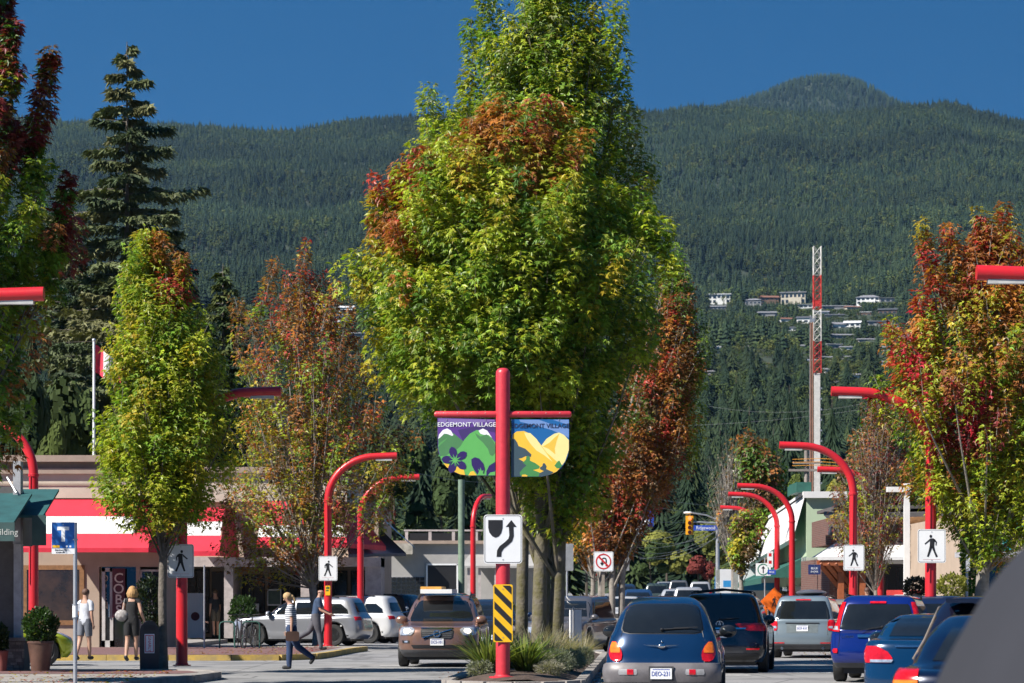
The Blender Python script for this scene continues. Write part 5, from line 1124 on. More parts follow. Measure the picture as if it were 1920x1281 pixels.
for i in range(nx):
    for j in range(nz):
        if pm is None: q = MB(); q.box((0, 0, 0), ((x1-x0)/nx*.88, .04, (z1-z0)/nz*.88)); o = q.build('pane', GLASS, wgo); pm = o.data
        else: o = link('pane', pm, wgo)
        o.location = (x0+(i+.5)*(x1-x0)/nx, -.05, z0+(j+.5)*(z1-z0)/nz)
mb = MB(); mb.bb(X(735), X(775), -1.2, 0, Z(1040), Z(1020)); mb.build('sign_box', mat('stained_concrete', (.36, .33, .28), .9, amt=.3), gb)
mb = MB(); mb.add([(X(866), -2.5, Z(1062)), (X(1005), -2.5, Z(1062)), (X(1005), 0, Z(1040)), (X(880), 0, Z(1040))], [(0, 1, 2, 3)]); mb.bb(X(866), X(1005), -2.5, -2.45, Z(1066), Z(1062)); mb.build('canopy', GR, gb)
for px in (880, 900, 930): mb = MB(); mb.bb(X(px)-.07, X(px)+.07, -2.3, -2.15, 0, Z(1064)); mb.build('canopy_post', PINKP, gb)
t = postpole('utility_pole', 'green painted utility pole beside the end-on red lamp', 'pole', 865, 120, ZP(905, 120), .14, mat('green_pole', (.16, .23, .17), .7, amt=.2), gz(0, 120)-gz(0, 120))
# --- near left: teal awning shop
D = 57; X = lambda px: XP(px, D); Z = lambda py: ZP(py, D)-.14
ts = thing('teal_awning_shop', 'shop corner at the left edge with teal awnings on a grey column', 'shop', (0, D, .14))
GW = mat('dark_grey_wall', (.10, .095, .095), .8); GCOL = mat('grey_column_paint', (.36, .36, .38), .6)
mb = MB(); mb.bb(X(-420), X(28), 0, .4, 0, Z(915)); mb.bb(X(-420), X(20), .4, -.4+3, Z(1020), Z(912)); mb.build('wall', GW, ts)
mb = MB(); mb.bb(X(28), X(42), -.15, .12, Z(1200), Z(1020)); mb.bb(X(26), X(40), -.1, .2, Z(1020), Z(865)); mb.build('column', GCOL, ts)
sb = MB(); sb.bb(X(-10)+.02, X(52)-.02, -.38, .38, 0, Z(1200)-.02); pb = sb.build('column_base', mat('mortar', (.12, .11, .1), .9), ts)
stm = [mat('ledge_stone_a', (.2, .19, .18), .9, amt=.3, ns=6, bump=.5), mat('ledge_stone_b', (.14, .135, .13), .9, amt=.3, ns=6, bump=.5), mat('ledge_stone_c', (.25, .235, .215), .9, amt=.3, ns=6, bump=.5)]
rs = random.Random(4); z = .005
while z < Z(1200)-.08:
    h = rs.choice((.055, .07, .08)); x = X(-10)
    while x < X(52)-.03:
        w = min(rs.uniform(.1, .24), X(52)-x); q = MB(); q.box((x+w/2, -.38-rs.uniform(0, .02), z+h/2), (w-.008, .06, h-.008)); q.build('stone', rs.choice(stm), pb); x += w
    z += h
mb = MB(); mb.bb(X(-12), X(55), -.45, .42, Z(1200)-.02, Z(1200)+.05); mb.build('capstone', stm[0], pb)
slope_band('awning', X(-420), X(60), -2.1, Z(985), .0, Z(925), AWT, ts); a2 = slope_band('awning', X(-420), X(90), -.6, Z(968), 1.4, Z(912), AWT, ts)
mb = MB(); mb.add([(X(60), -2.1, Z(985)), (X(62), -2.08, Z(1019)), (X(4), 0, Z(1010)), (X(4), 0, Z(925))], [(0, 1, 2, 3)]); mb.add([(X(90), -.6, Z(968)), (X(96), -.6, Z(1024)), (X(64), 1.4, Z(1010)), (X(64), 1.4, Z(912))], [(0, 1, 2, 3)]); mb.build('awning_end', AWT, ts)
mb = MB(); mb.bb(X(-420), X(62), -2.12, -2.08, Z(1019), Z(985)); v = mb.build('valance', mat('dark_teal_valance', (.04, .085, .085), .75, amt=.15), ts); mb = MB(); mb.bb(X(70), X(96), -.63, -.6, Z(1024), Z(968)); mb.build('valance', mat('dark_teal_valance', (.04, .085, .085), .75), ts)
make_text('pine building', .17, (X(28), -2.125, Z(1003)), v, mat('pale_print', (.5, .52, .5), .7)); 
mb = MB(); mb.tube([(X(12), .1, Z(895)), (X(34), -.2, Z(925))], .02, 6); mb.build('awning_rod', GALV, ts)
def planter(label, px, D, ybot, wpx, hpx, pot, shp, seed):
    s = F/D; zb = ZP(ybot, D); t = thing('plant_pot', label, 'plant pot', (XP(px, D), D, zb)); h = hpx/s; w = wpx/s/2
    mb = MB(); mb.lathe([(w*.68, 0), (w*.8, h*.4), (w*.95, h*.9), (w, h*.92), (w, h), (w*.88, h), (w*.85, h*.9)], n=24); mb.build('pot', pot, t, smooth=True)
    mb = MB(); mb.lathe([(w*.84, h*.86), (w*.2, h*.92)], n=16); mb.build('soil', SOIL, t)
POT = mat('brown_glazed_pot', (.10, .055, .04), .35, amt=.3)
planter('large brown pot holding the clipped round shrub by the grey column', 76, 55.5, 1258, 50, 56, POT, 1, 1)
shrub('round_shrub', 'clipped round dark green shrub in the large brown pot', 76, 55.5, 1208, 62, 66, (.035, .075, .018), 7, leaf=.06, n=3200)
planter('small reddish pot at the very left edge', 3, 56.2, 1260, 26, 40, mat('red_clay_pot', (.2, .06, .05), .7), 1, 2)
shrub('round_shrub', 'dark shrub in the small pot at the left edge', 1, 56.2, 1222, 26, 50, (.03, .06, .02), 8, leaf=.06, n=1400)
shrub('shrub', 'tall dark potted shrub outside the bakery shopfront', 279, 83, 1178, 44, 100, (.02, .035, .015), 9, leaf=.1, n=1500)
shrub('shrub', 'leafy green bush with red blooms outside the second shop row', 456, 101, 1178, 50, 60, (.04, .08, .02), 10, leaf=.1, n=1500)
# --- green building on the right
D = 120; X = lambda px: XP(px, D); b0 = gz(0, D); Z = lambda py: ZP(py, D)-b0
g_ = thing('green_building', 'pale green two-storey building with sloping white eave beyond the red lamps', 'building', (0, D, b0))
MINT = mat('pale_green_render', (.42, .52, .36), .85, amt=.05, ns=1, bump=.15); DGR = mat('dark_green_paint', (.025, .11, .085), .6, amt=.15); WT = mat('white_trim', (.68, .67, .66), .6, amt=.05)
xf = X(1512)
def side(px, D2): return XP(px, D2)
L = 34; xs = lambda d: xf+SL*d
mb = MB(); mb.add([(xf, 0, 0), (X(1640), 0, 0), (X(1640), 0, Z(932)), (xf, 0, Z(932)), (xs(L), L, 0), (xs(L), L, Z(932)), (X(1640), L, 0), (X(1640), L, Z(932))], [(0, 1, 2, 3), (4, 0, 3, 5), (1, 6, 7, 2), (3, 2, 7, 5)]); mb.build('wall', MINT, g_)
mb = MB(); mb.bb(xf-.15, X(1650), -.25, 0, Z(934), Z(922)); mb.add([(xf-.15, -.25, Z(922)), (X(1650), -.25, Z(922)), (X(1650), L, Z(922)), (xs(L)-.15, L, Z(922)), (xf-.15, -.25, Z(928)), (xs(L)-.15, L, Z(928))], [(0, 1, 2, 3), (0, 3, 5, 4)]); mb.build('parapet', WT, g_)
# sloping white eave along the street side
mb = MB(); mb.add([(xf-.05, 0, Z(928)), (xs(L)-.05, L, Z(928)), (xs(L)-1.6, L, 3.2), (xf-.55, 0, 4.1), (xf-.4, 0, 4.0), (xs(L)-1.4, L, 3.1)], [(0, 3, 2, 1), (3, 4, 5, 2)]); mb.build('mansard_eave', WT, g_)
mb = MB(); mb.bb(xf-.35, X(1524), .6, 4, Z(922), Z(903)); mb.add([(xf-.35, .6, Z(903)), (xf-.35, .6, Z(922)), (xs(6)-.5, 6, Z(922)), (xs(6)-.5, 6, Z(903))], [(0, 3, 2, 1)]); mb.build('roof_screen', DGR, g_)
mb = MB(); mb.add([(xf-1.9, 0, 2.4), (xf, 0, 3.3), (xs(L), L, 3.3), (xs(L)-1.9, L, 2.4), (xf, 0, 2.4), (xf-1.9, 0, 2.15), (xs(L)-1.9, L, 2.15)], [(0, 3, 2, 1), (0, 1, 4), (0, 5, 6, 3)]); mb.build('side_awning', DGR, g_)
for k in range(5): mb = MB(); yy = 3+k*6; mb.bb(xs(yy)-.06, xs(yy), yy, yy+2.5, .3, 2.1); mb.build('window', GLASS, g_)
mb = MB(); 
for k in range(26): mb.bb(X(1497)+k*.085, X(1497)+k*.085+.05, -1.3+k*.0, -1.25, 0, Z(1046))
mb.build('slatted_screen', mat('grey_slats', (.42, .44, .42), .7), g_, False)['kind'] = 'stuff'
# --- brick and timber building
D = 108; X = lambda px: XP(px, D); b0 = 0; Z = lambda py: ZP(py, D)-b0
BRK = brick_mat('brown_brick', (.16, .06, .045), (.10, .04, .035), (.16, .12, .1), .22, .075)
SOFF = mat('timber_soffit', (.42, .22, .10), .6, amt=.25, ns=5); TIMB = mat('orange_timber', (.30, .085, .03), .55, amt=.2, ns=8)
t = thing('brick_building', 'brown brick and timber building with wide wooden eaves before the green one', 'building', (0, D, 0))
mb = MB(); mb.bb(X(1574), X(1800), 0, 10, Z(1018), Z(966)); mb.bb(X(1552), X(1800), -.6, 10, 0, Z(1046)); mb.build('wall', BRK, t)
mb = MB(); mb.add([(X(1538), -1.2, Z(968)), (X(1800), -1.2, Z(960)), (X(1800), 3, Z(952)), (X(1562), 3, Z(952)), (X(1546), -1.2, Z(976)), (X(1800), -1.2, Z(968)), (X(1580), 0, Z(984)), (X(1800), 0, Z(984))], [(0, 1, 2, 3), (0, 4, 5, 1)]); mb.build('roof', mat('dark_shingle', (.09, .08, .08), .85), t)
mb = MB(); mb.add([(X(1546), -1.2, Z(976)), (X(1800), -1.2, Z(968)), (X(1800), 0, Z(984)), (X(1576), 0, Z(986))], [(0, 3, 2, 1)]); mb.build('soffit', SOFF, t)
mb = MB(); mb.bb(X(1574), X(1800), 1, 8, Z(952), Z(946)); mb.build('roof_step', mat('dark_shingle', (.09, .08, .08), .85), t)
window(t, X(1553), X(1574), -.02, Z(1008), Z(984), 2, 1, .08, WT); window(t, X(1600), X(1640), -.05, Z(1008), Z(984), 3, 1, .08, WT)
mb = MB(); mb.bb(X(1548), X(1800), -.3, 0, Z(1022), Z(1004)); mb.build('planter_box', BRK, t)
mb = MB(); mb.add([(X(1520), -2.4, Z(1046)), (X(1800), -2.4, Z(1046)), (X(1800), -.3, Z(1018)), (X(1565), -.3, Z(1018)), (X(1520), -2.4, Z(1052)), (X(1800), -2.4, Z(1052)), (X(1520), -.3, Z(1046))], [(0, 1, 2, 3), (0, 4, 5, 1), (0, 3, 6)]); mb.build('white_canopy', WT, t)
for a, b in ((1524, 1568), (1538, 1580), (1552, 1592)):
    mb = MB(); mb.tube([(X(a), -2.3, Z(1056)), (X(b), -1.2, Z(1100))], .13, 4); mb.build('timber_brace', TIMB, t)
mb = MB(); mb.bb(X(1520), X(1600), -2.35, -2.15, Z(1062), Z(1053)); mb.build('timber_beam', TIMB, t)
for px in (1560, 1580, 1600): mb = MB(); mb.bb(X(px), X(px)+.22, -2.0, -1.75, 0, Z(1060)); mb.build('timber_post', TIMB, t)
for (a, b) in ((1615, 1650), (1656, 1700), (1706, 1760)): window(t, X(a), X(b), -.62, .5, Z(1060), 2, 1, .08, BLACK)
mb = MB(); mb.bb(X(1606), X(1800), -.66, -.6, Z(1058), Z(1052)); mb.build('lintel', WT, t)
sign_plate('shop_sign', 'small navy sign under the timber canopy by the green building', 'sign', P(1527, 1068, 104), .45, .36, lambda t_, y: make_text('BLUE', .11, (0, y-.003, .04), t_, SIGNW) and make_text('SHORE', .09, (0, y-.003, -.08), t_, SIGNW), m=mat('navy_sign', (.015, .03, .12), .5), r=.02)
# --- far right teal and beige shop
D = 84; X = lambda px: XP(px, D); Z = lambda py: ZP(py, D)-.14
t = thing('teal_beige_shop', 'beige shop with teal panels half hidden by the maple at the right edge', 'shop', (0, D, .14))
mb = MB(); mb.bb(X(1800), X(2200), 0, 12, 0, Z(965)); mb.build('wall', BEIGE, t); TEAL = mat('teal_panel', (.02, .30, .30), .5)
for a, b, c, d in ((1850, 1872, 1040, 985), (1900, 1920, 1000, 945), (1880, 1896, 1045, 1010)): mb = MB(); mb.bb(X(a), X(b), -.06, 0, Z(c), Z(d)); mb.build('panel', TEAL, t)
mb = MB(); mb.bb(X(1790), X(2200), -1.6, 0, Z(1046), Z(1036)); mb.build('canopy', GCOL, t)
for a, b in ((1848, 1872), (1876, 1905), (1910, 1960)): window(t, X(a), X(b), -.03, .5, Z(1055), 1, 1, .06, BLACK)
# dark shop front behind the right lamps
D = 112; X = lambda px: XP(px, D); Z = lambda py: ZP(py, D)
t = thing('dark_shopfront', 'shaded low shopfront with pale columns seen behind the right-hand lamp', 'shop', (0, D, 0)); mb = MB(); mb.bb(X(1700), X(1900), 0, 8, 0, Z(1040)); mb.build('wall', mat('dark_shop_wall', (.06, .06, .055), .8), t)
for px in (1695, 1730, 1766): mb = MB(); mb.bb(X(px), X(px)+.3, -1.0, -.7, 0, Z(1030)); mb.build('column', WT, t)
mb = MB(); mb.bb(X(1690), X(1900), -1.3, 0, Z(1040), Z(1028)); mb.build('canopy', GCOL, t); window(t, X(1705), X(1765), -.05, .4, Z(1060), 4, 1, .06, BLACK)
t = postpole('white_pole', 'white square pole with box top behind the slender maple', 'pole', 1700, 90, ZP(915, 90), .09, mat('white_trim', (.68, .67, .66), .6), .14, True); mb = MB(); mb.box((-.25, 0, ZP(918, 90)-.14), (.75, .3, .16)); mb.build('lamp_box', WT, t)
# ---------------------------------------------------------------- lattice mast
D = 200; x = XP(1532, D); b0 = gz(0, D); z = lambda py: ZP(py, D)-b0; s = F/D
lm = thing('lattice_mast', 'tall red and white lattice mast rising behind the green building', 'mast', (x, D, b0)); MR = mat('mast_red', (.5, .035, .03), .5); MW = mat('mast_white', (.6, .58, .55), .6, amt=.12)
secs = [(462, 516, MW), (516, 580, MR), (580, 640, MW), (640, 700, MR)]; hw = 7/s
for a, b, m in secs:
    mb = MB(); z1, z0 = z(a), z(b)
    for sx in (-1, 1):
        for sy in (-1, 1): mb.tube([(sx*hw, sy*hw, z0), (sx*hw, sy*hw, z1)], .032, 4)
    mb.build('mast_leg', m, lm); n = max(2, round((z1-z0)/(hw*2.3))); mb = MB()
    for k in range(n):
        za = z0+(z1-z0)*k/n; zb_ = z0+(z1-z0)*(k+1)/n
        for sy in (-1, 1): mb.tube([(-hw, sy*hw, za), (hw, sy*hw, zb_)], .015, 3); mb.tube([(hw, sy*hw, za), (-hw, sy*hw, zb_)], .015, 3); mb.tube([(-hw, sy*hw, za), (hw, sy*hw, za)], .015, 3)
        for sx in (-1, 1): mb.tube([(sx*hw, -hw, za), (sx*hw, hw, zb_)], .015, 3)
    mb.build('mast_bracing', m if m is MR else MW, lm)
mb = MB(); mb.bb(-hw*.9, hw*.9, -hw, -hw+.05, z(575), z(563)); mb.build('red_plate', MR, lm)
mb = MB(); mb.bb(-.2, .2, -.2, .2, 0, z(700)); mb.build('lower_column', MW, lm)
for k in range(14): q = MB(); zz_ = z(700)*(.35+.045*k); q.box((.25, -.1, zz_), (.16, .2, .12)); q.build('bracket', GALV, lm)
mb = MB(); mb.tube([(-.32, -.1, 0), (-.32, -.1, z(600))], .06, 6); mb.build('feed_line', mat('rusty_pipe', (.2, .1, .07), .8), lm)
t = thing('cable_mast', 'thin rusty cable pole hanging left of the lattice mast', 'mast', (XP(1514, D), D-2, b0)); mb = MB(); mb.tube([(0, 0, 0), (.02, 0, z(610))], [.09, .06], 6); mb.build('pole', mat('rusty_pipe', (.2, .1, .07), .8), t); mb = MB(); mb.tube([(-.12, 0, 0), (-.04, 0, z(615))], .02, 4); mb.build('cable', GALV, t); mb = MB(); mb.box((.12, 0, z(606)), (.35, .2, .25)); mb.build('head', GALV, t)
# utility pole with crossarms behind the green building
t = thing('utility_pole', 'wooden utility pole with crossarms and orange guards behind the green building', 'pole', (XP(1512, 175), 175, gz(0, 175))); Z = lambda py: ZP(py, 175)-gz(0, 175); WD = mat('grey_wood', (.24, .21, .19), .9, amt=.2)
mb = MB(); mb.tube([(0, 0, 0), (0, 0, Z(845))], [.17, .13], 8); mb.build('pole', WD, t); OGU = mat('orange_guard', (.7, .3, .03), .5)
for py, w in ((882, 1.7), (868, 1.3)):
    mb = MB(); mb.box((0, -.15, Z(py)), (w*1.3, .12, .14)); mb.build('crossarm', WD, t)
for k, py in enumerate((862, 868, 874)): mb = MB(); mb.tube([(-.9, -.3, Z(py)), (.9, -.3, Z(py)+.05), (2.6, -.3, Z(py+2))], .02, 5); mb.build('cable_guard', OGU, t)
# ---------------------------------------------------------------- wires
WIRE = mat('pale_wire', (.35, .35, .34), .5, .3)
def wire(a, b, sag, label, r=.018, n=14):
    t = thing('overhead_wire', label, 'wire', a, 0, 'overhead wires'); A = Vector(a); B = Vector(b)
    mb = MB(); mb.tube([(B-A)*(k/n)-Vector((0, 0, sag*4*(k/n)*(1-k/n))) for k in range(n+1)], r, 4); mb.build('cable', WIRE, t)
W = [((1180, 925, 190), (1360, 948, 215), .2, 'topmost'), ((1180, 940, 190), (1345, 962, 215), .2, 'second from the top'), ((1175, 968, 200), (1345, 972, 220), .4, 'third, level'), ((1170, 985, 190), (1345, 985, 225), .5, 'fourth, sagging'),
     ((1170, 1002, 190), (1345, 996, 225), .8, 'fifth'), ((1165, 1012, 180), (1345, 972, 230), .6, 'steep'), ((1165, 1022, 180), (1345, 985, 230), .8, 'lower steep'), ((1165, 1028, 180), (1345, 992, 230), 1., 'lower middle'), ((1165, 1036, 180), (1345, 1005, 230), 1., 'lowest pale'), ((1200, 1048, 180), (1345, 1008, 225), .3, 'bottom one, dotted with lights')]
for a, b, sg_, w in W: wire(P(*a), P(*b), sg_, f'{w} overhead wire crossing the far end of the street')
for a, b, w in (((1180, 800, 260), (1800, 735, 260), 'long thin wire across the forest behind the mast'), ((1330, 762, 270), (1640, 752, 270), 'thin wire above the red lamp arms'), ((560, 800, 160), (930, 905, 180), 'wire running behind the left banner')): wire(P(*a), P(*b), .8, w, .012)
# ---------------------------------------------------------------- traffic signal and street name sign
SY = mat('signal_yellow', (.75, .36, .01), .5, amt=.08)
def signal(px, py, D, h, label, lit=True):
    t = thing('traffic_signal', label, 'traffic light', P(px, py, D)); w = h*.40
    mb = MB(); mb.bb(-w/2, w/2, 0, .25, -h/2, h/2); mb.build('housing', SY, t)
    for k in range(4 if h > 1.2 else 3):
        n = 4 if h > 1.2 else 3; zc = h/2-h*(k+.5)/n; r = w*.26
        q = MB(); q.tube([(0, -.13, zc), (0, .01, zc)], [r*1.25, r*1.2], 14); q.build('visor', SY, t)
        q = MB(); q.tube([(0, -.15, zc), (0, -.12, zc)], r, 14); q.build('lens', mat('lit_red_lens', (.6, .02, .01), .3, emit=(1, .12, .04), es=2.5) if (k == 0 and lit) else mat('dark_lens', (.06, .012, .01), .2), t)
    return t
signal(1293, 985, 190, 1.25, 'yellow traffic signal with its red light on beside the street name sign'); signal(1350, 972, 188, 1.05, 'second yellow traffic signal, seen through the bare tree'); signal(1464, 1012, 150, .8, 'small yellow traffic signal beside the green building eave', False)
t = thing('signal_mast', 'grey signal pole with long arm and curved street light at the far crossing', 'pole', (XP(1346, 190), 190, gz(0, 190))); Z = lambda py: ZP(py, 190)-gz(0, 190); xx = lambda px: XP(px, 190)-XP(1346, 190)
mb = MB(); mb.tube([(0, .2, 0), (0, .2, Z(962))], [.16, .12], 10); mb.build('pole', GALV, t); mb = MB(); mb.tube([(xx(1293), .2, Z(978)), (0, .2, Z(981))], .06, 8); mb.build('arm', GALV, t)
mb = MB(); mb.tube([(0, .2, Z(975)), (xx(1325), .2, Z(966)), (xx(1300), .2, Z(962)), (xx(1287), .2, Z(961))], .05, 6); mb.build('lamp_arm', GALV, t); mb = MB(); mb.ell((xx(1290), .2, Z(961.5)), (.3, .12, .09)); mb.build('lamp_head', SIGNW, t)
sign_plate('street_name_sign', 'blue street name sign hanging from the signal arm', 'sign', P(1323, 990, 189.8), 1.6, .36, lambda t_, y: make_text('Ridgewood', .33, (0, y-.004, 0), t_, SIGNW, sx=.85), m=mat('street_sign_blue', (.02, .07, .42), .45), r=.04)
t = thing('street_decoration', 'white figure decoration hung in the rust-coloured tree', 'decoration', P(1200, 992, 125)); mb = MB()
for dx, dz, a, b in ((-.25, .05, .3, .12), (.1, .2, .22, .14), (.3, .3, .14, .12), (-.4, -.15, .12, .06), (.05, -.12, .12, .2), (-.1, -.2, .07, .14)): mb.ell((dx, 0, dz), (a, .1, b), 10, 6)
mb.build('figure', SIGNW, t, smooth=True); mb = MB(); mb.bb(.35, .6, .05, .1, .1, .9); mb.build('banner_panel', mat('street_sign_blue', (.02, .07, .42), .45), t)
# flag
D = 118; t = thing('flagpole', 'white flagpole with red and white flag behind the left maples', 'flagpole', (XP(176, D), D, 0)); mb = MB(); mb.tube([(0, 0, 0), (0, 0, ZP(640, D))], [.07, .05], 8); mb.build('pole', SIGNW, t); mb = MB(); mb.ell((0, 0, ZP(638, D)), (.08, .08, .08), 8, 6); mb.build('finial', GALV, t)
def flagpart(name, u0, u1, m, par):
    mb = MB(); n = 8; L_ = 1.55
    for k in range(n+1):
        u = u0+(u1-u0)*k/n
        for v in (0, 1): mb.v.append((.06+u*L_*.72, .12*math.sin(u*9+v), ZP(646, D)-u*.85-v*1.15+.03*math.sin(u*12)))
    mb.f += [[2*k, 2*k+1, 2*k+3, 2*k+2] for k in range(n)]; mb.m += [0]*n; return mb.build(name, m, par)
fl = flagpart('flag', 0, .3, mat('flag_red', (.55, .03, .06), .7), t); flagpart('flag_panel', .3, .75, mat('flag_white', (.6, .6, .62), .7), fl); flagpart('flag_panel', .75, 1, mat('flag_red', (.55, .03, .06), .7), fl)
# blue fence, construction signs, far right clutter
t = thing('hoarding_fence', 'bright blue construction hoarding at the far right of the street', 'fence', (XP(1345, 210), 210, gz(0, 210))); HB = mat('hoarding_blue', (.02, .22, .5), .6, amt=.1)
for k in range(10): mb = MB(); mb.box((k*.42, k*-.15, ZP(1085, 210)-gz(0, 210)-.6), (.40, .05, 1.5+(.15 if k % 2 else 0))); mb.build('panel', HB, t)
def diamond(t_, y): mb = MB(); walker(mb, .42, y-.001, -1); mb.build('worker_figure', SIGNK, t_)
cs = thing('roadworks_sign', 'orange diamond roadworks sign left of the grey-blue estate car', 'sign', P(1452, 1128, 110)); mb = MB(); mb.prism([(0, .55), (.55, 0), (0, -.55), (-.55, 0)], -.01, .01); mb.build('plate', mat('sign_orange', (.9, .16, .01), .45), cs); diamond(cs, -.012); mb = MB(); mb.tube([(0, .05, -.4), (-.35, .3, -1.35)], .02, 5); mb.tube([(0, .05, -.4), (.35, .3, -1.35)], .02, 5); mb.build('stand', GALV, cs)
mb = MB(); mb.box((-.5, 0, -.45), (.45, .02, .5)); mb.build('orange_flag', mat('sign_orange', (.9, .16, .01), .45), cs)
def arrowc(t_, y):
    mb = MB(); n = 20
    for k in range(n):
        a0, a1 = 2*math.pi*k/n, 2*math.pi*(k+1)/n; mb.add([(.24*math.cos(a0), y-.006, .24*math.sin(a0)), (.24*math.cos(a1), y-.006, .24*math.sin(a1)), (.2*math.cos(a1), y-.006, .2*math.sin(a1)), (.2*math.cos(a0), y-.006, .2*math.sin(a0))], [(3, 2, 1, 0)])
    mb.build('green_ring', mat('ring_green', (.01, .2, .12), .5), t_); mb = MB(); mb.prism([(-.02, -.15), (.02, -.15), (.02, .04), (.08, .04), (0, .15), (-.08, .04), (-.02, .04)], y-.006, y-.002); mb.build('arrow', SIGNK, t_)
D = 118; postpole('sign_post', 'thin post holding the round arrow sign', 'post', 1434, D, ZP(1050, D), .03, GALV)
sign_plate('arrow_sign', 'white sign with an up arrow in a green ring', 'sign', P(1431, 1068, D-.1), .62, .52, arrowc, r=.03)
sign_plate('parking_sign', 'narrow white double sign with red marks on a post', 'sign', P(1444, 1049, D-.2), .24, .66, lambda t_, y: (lambda m1: (m1.bb(-.06, .06, y-.004, y-.001, .12, .25), m1.bb(-.06, .06, y-.004, y-.001, -.18, -.05), m1.build('red_mark', SIGNR, t_)))(MB()), r=.02)
sign_plate('street_name_sign', 'small blue sign below the double white one', 'sign', P(1447, 1073, D-.3), .34, .2, lambda t_, y: make_text('BUS', .12, (0, y-.003, 0), t_, SIGNW), m=mat('street_sign_blue', (.02, .07, .42), .45), r=.02)
postpole('sign_post', 'slanting galvanised sign post by the cedar column', 'post', 1813, 70, ZP(1040, 70)-.14, .03, GALV, .14)
sign_plate('parking_sign', 'narrow sign seen edge-on atop the post by the cedar column', 'sign', P(1815, 1055, 69.9), .1, .4, None, r=.01)
# parking rack, bench like clutter
t = thing('bike_rack', 'dark green hooped bike rack on the far left pavement', 'bike rack', (XP(450, 84), 84, .14)); TGR = mat('rack_green', (.03, .09, .07), .5)
for a, b in ((XP(412, 84), XP(440, 84)), (XP(455, 84), XP(487, 84))):
    a -= XP(450, 84); b -= XP(450, 84); h = .78; mb = MB(); mb.tube([(a, 0, 0), (a, 0, h-.1), (a+.03, 0, h-.03), (a+.1, 0, h), (b-.1, 0, h), (b-.03, 0, h-.03), (b, 0, h-.1), (b, 0, 0)], .025, 8); mb.build('hoop', TGR, t, smooth=True)
def bicycle(px, D, rz, label, z=.14):
    t = thing('bicycle', label, 'bicycle', (XP(px, D), D, z), rz)
    for yy in (-.52, .52):
        mb = MB(); n = 20
        for k in range(n): mb.tube([(0, yy+.33*math.cos(2*math.pi*k/n), .33+.33*math.sin(2*math.pi*k/n)), (0, yy+.33*math.cos(2*math.pi*(k+1)/n), .33+.33*math.sin(2*math.pi*(k+1)/n))], .018, 5, False)
        w = mb.build('wheel', TYRE, t); mb = MB()
        for k in range(8): mb.tube([(0, yy, .33), (0, yy+.31*math.cos(k*math.pi/4), .33+.31*math.sin(k*math.pi/4))], .004, 3, False)
        mb.build('spokes', GALV, w)
    mb = MB()
    for a, b in (((0, -.52, .33), (0, -.05, .3)), ((0, -.52, .33), (0, -.18, .75)), ((0, -.05, .3), (0, -.2, .85)), ((0, -.05, .3), (0, .4, .78)), ((0, -.19, .78), (0, .38, .85)), ((0, .36, .92), (0, .52, .33))): mb.tube([a, b], .018, 6)
    mb.build('frame', mat('bike_frame', (.03, .03, .035), .3), t); mb = MB(); mb.box((0, -.22, .9), (.13, .26, .05)); mb.build('saddle', BLACK, t); mb = MB(); mb.tube([(-.28, .3, 1.0), (0, .38, .98), (.28, .3, 1.0)], .014, 6); mb.build('handlebar', BLACK, t)
bicycle(450, 83.6, R(18), 'dark bicycle locked to the green bike rack'); bicycle(466, 84.4, R(-12), 'second bicycle just right of it on the rack, facing the street')
# ================================================================ vehicles (local +Y = forward, origin on the road under the middle)
def pchip(x, y, xq):
    x = np.asarray(x, float); y = np.asarray(y, float); h = np.diff(x); d = np.diff(y, axis=0)/h[:, None]; m = np.zeros_like(y)
    m[0] = d[0]; m[-1] = d[-1]
    for i in range(1, len(x)-1):
        a, b = d[i-1], d[i]; ok = a*b > 0; m[i][ok] = 2*a[ok]*b[ok]/(a[ok]+b[ok])
    out = []
    for q in xq:
        i = min(len(x)-2, int(np.searchsorted(x, q, side='right')-1)); i = max(0, i); t = (q-x[i])/h[i]
        out.append((2*t**3-3*t*t+1)*y[i]+(t**3-2*t*t+t)*h[i]*m[i]+(-2*t**3+3*t*t)*y[i+1]+(t**3-t*t)*h[i]*m[i+1])
    return np.array(out)
def paint(name, c, metal=.35, rough=.3): return mat('paint_'+name, c, rough, metal, amt=.04, ns=1.5, coat=.9)
def RP(px, D, L, deg):
    """centre of a car whose tail stands at that bearing and distance, heading deg to the right"""
    return XP(px, D)+L/2*math.sin(R(deg)), D+L/2*math.cos(R(deg))
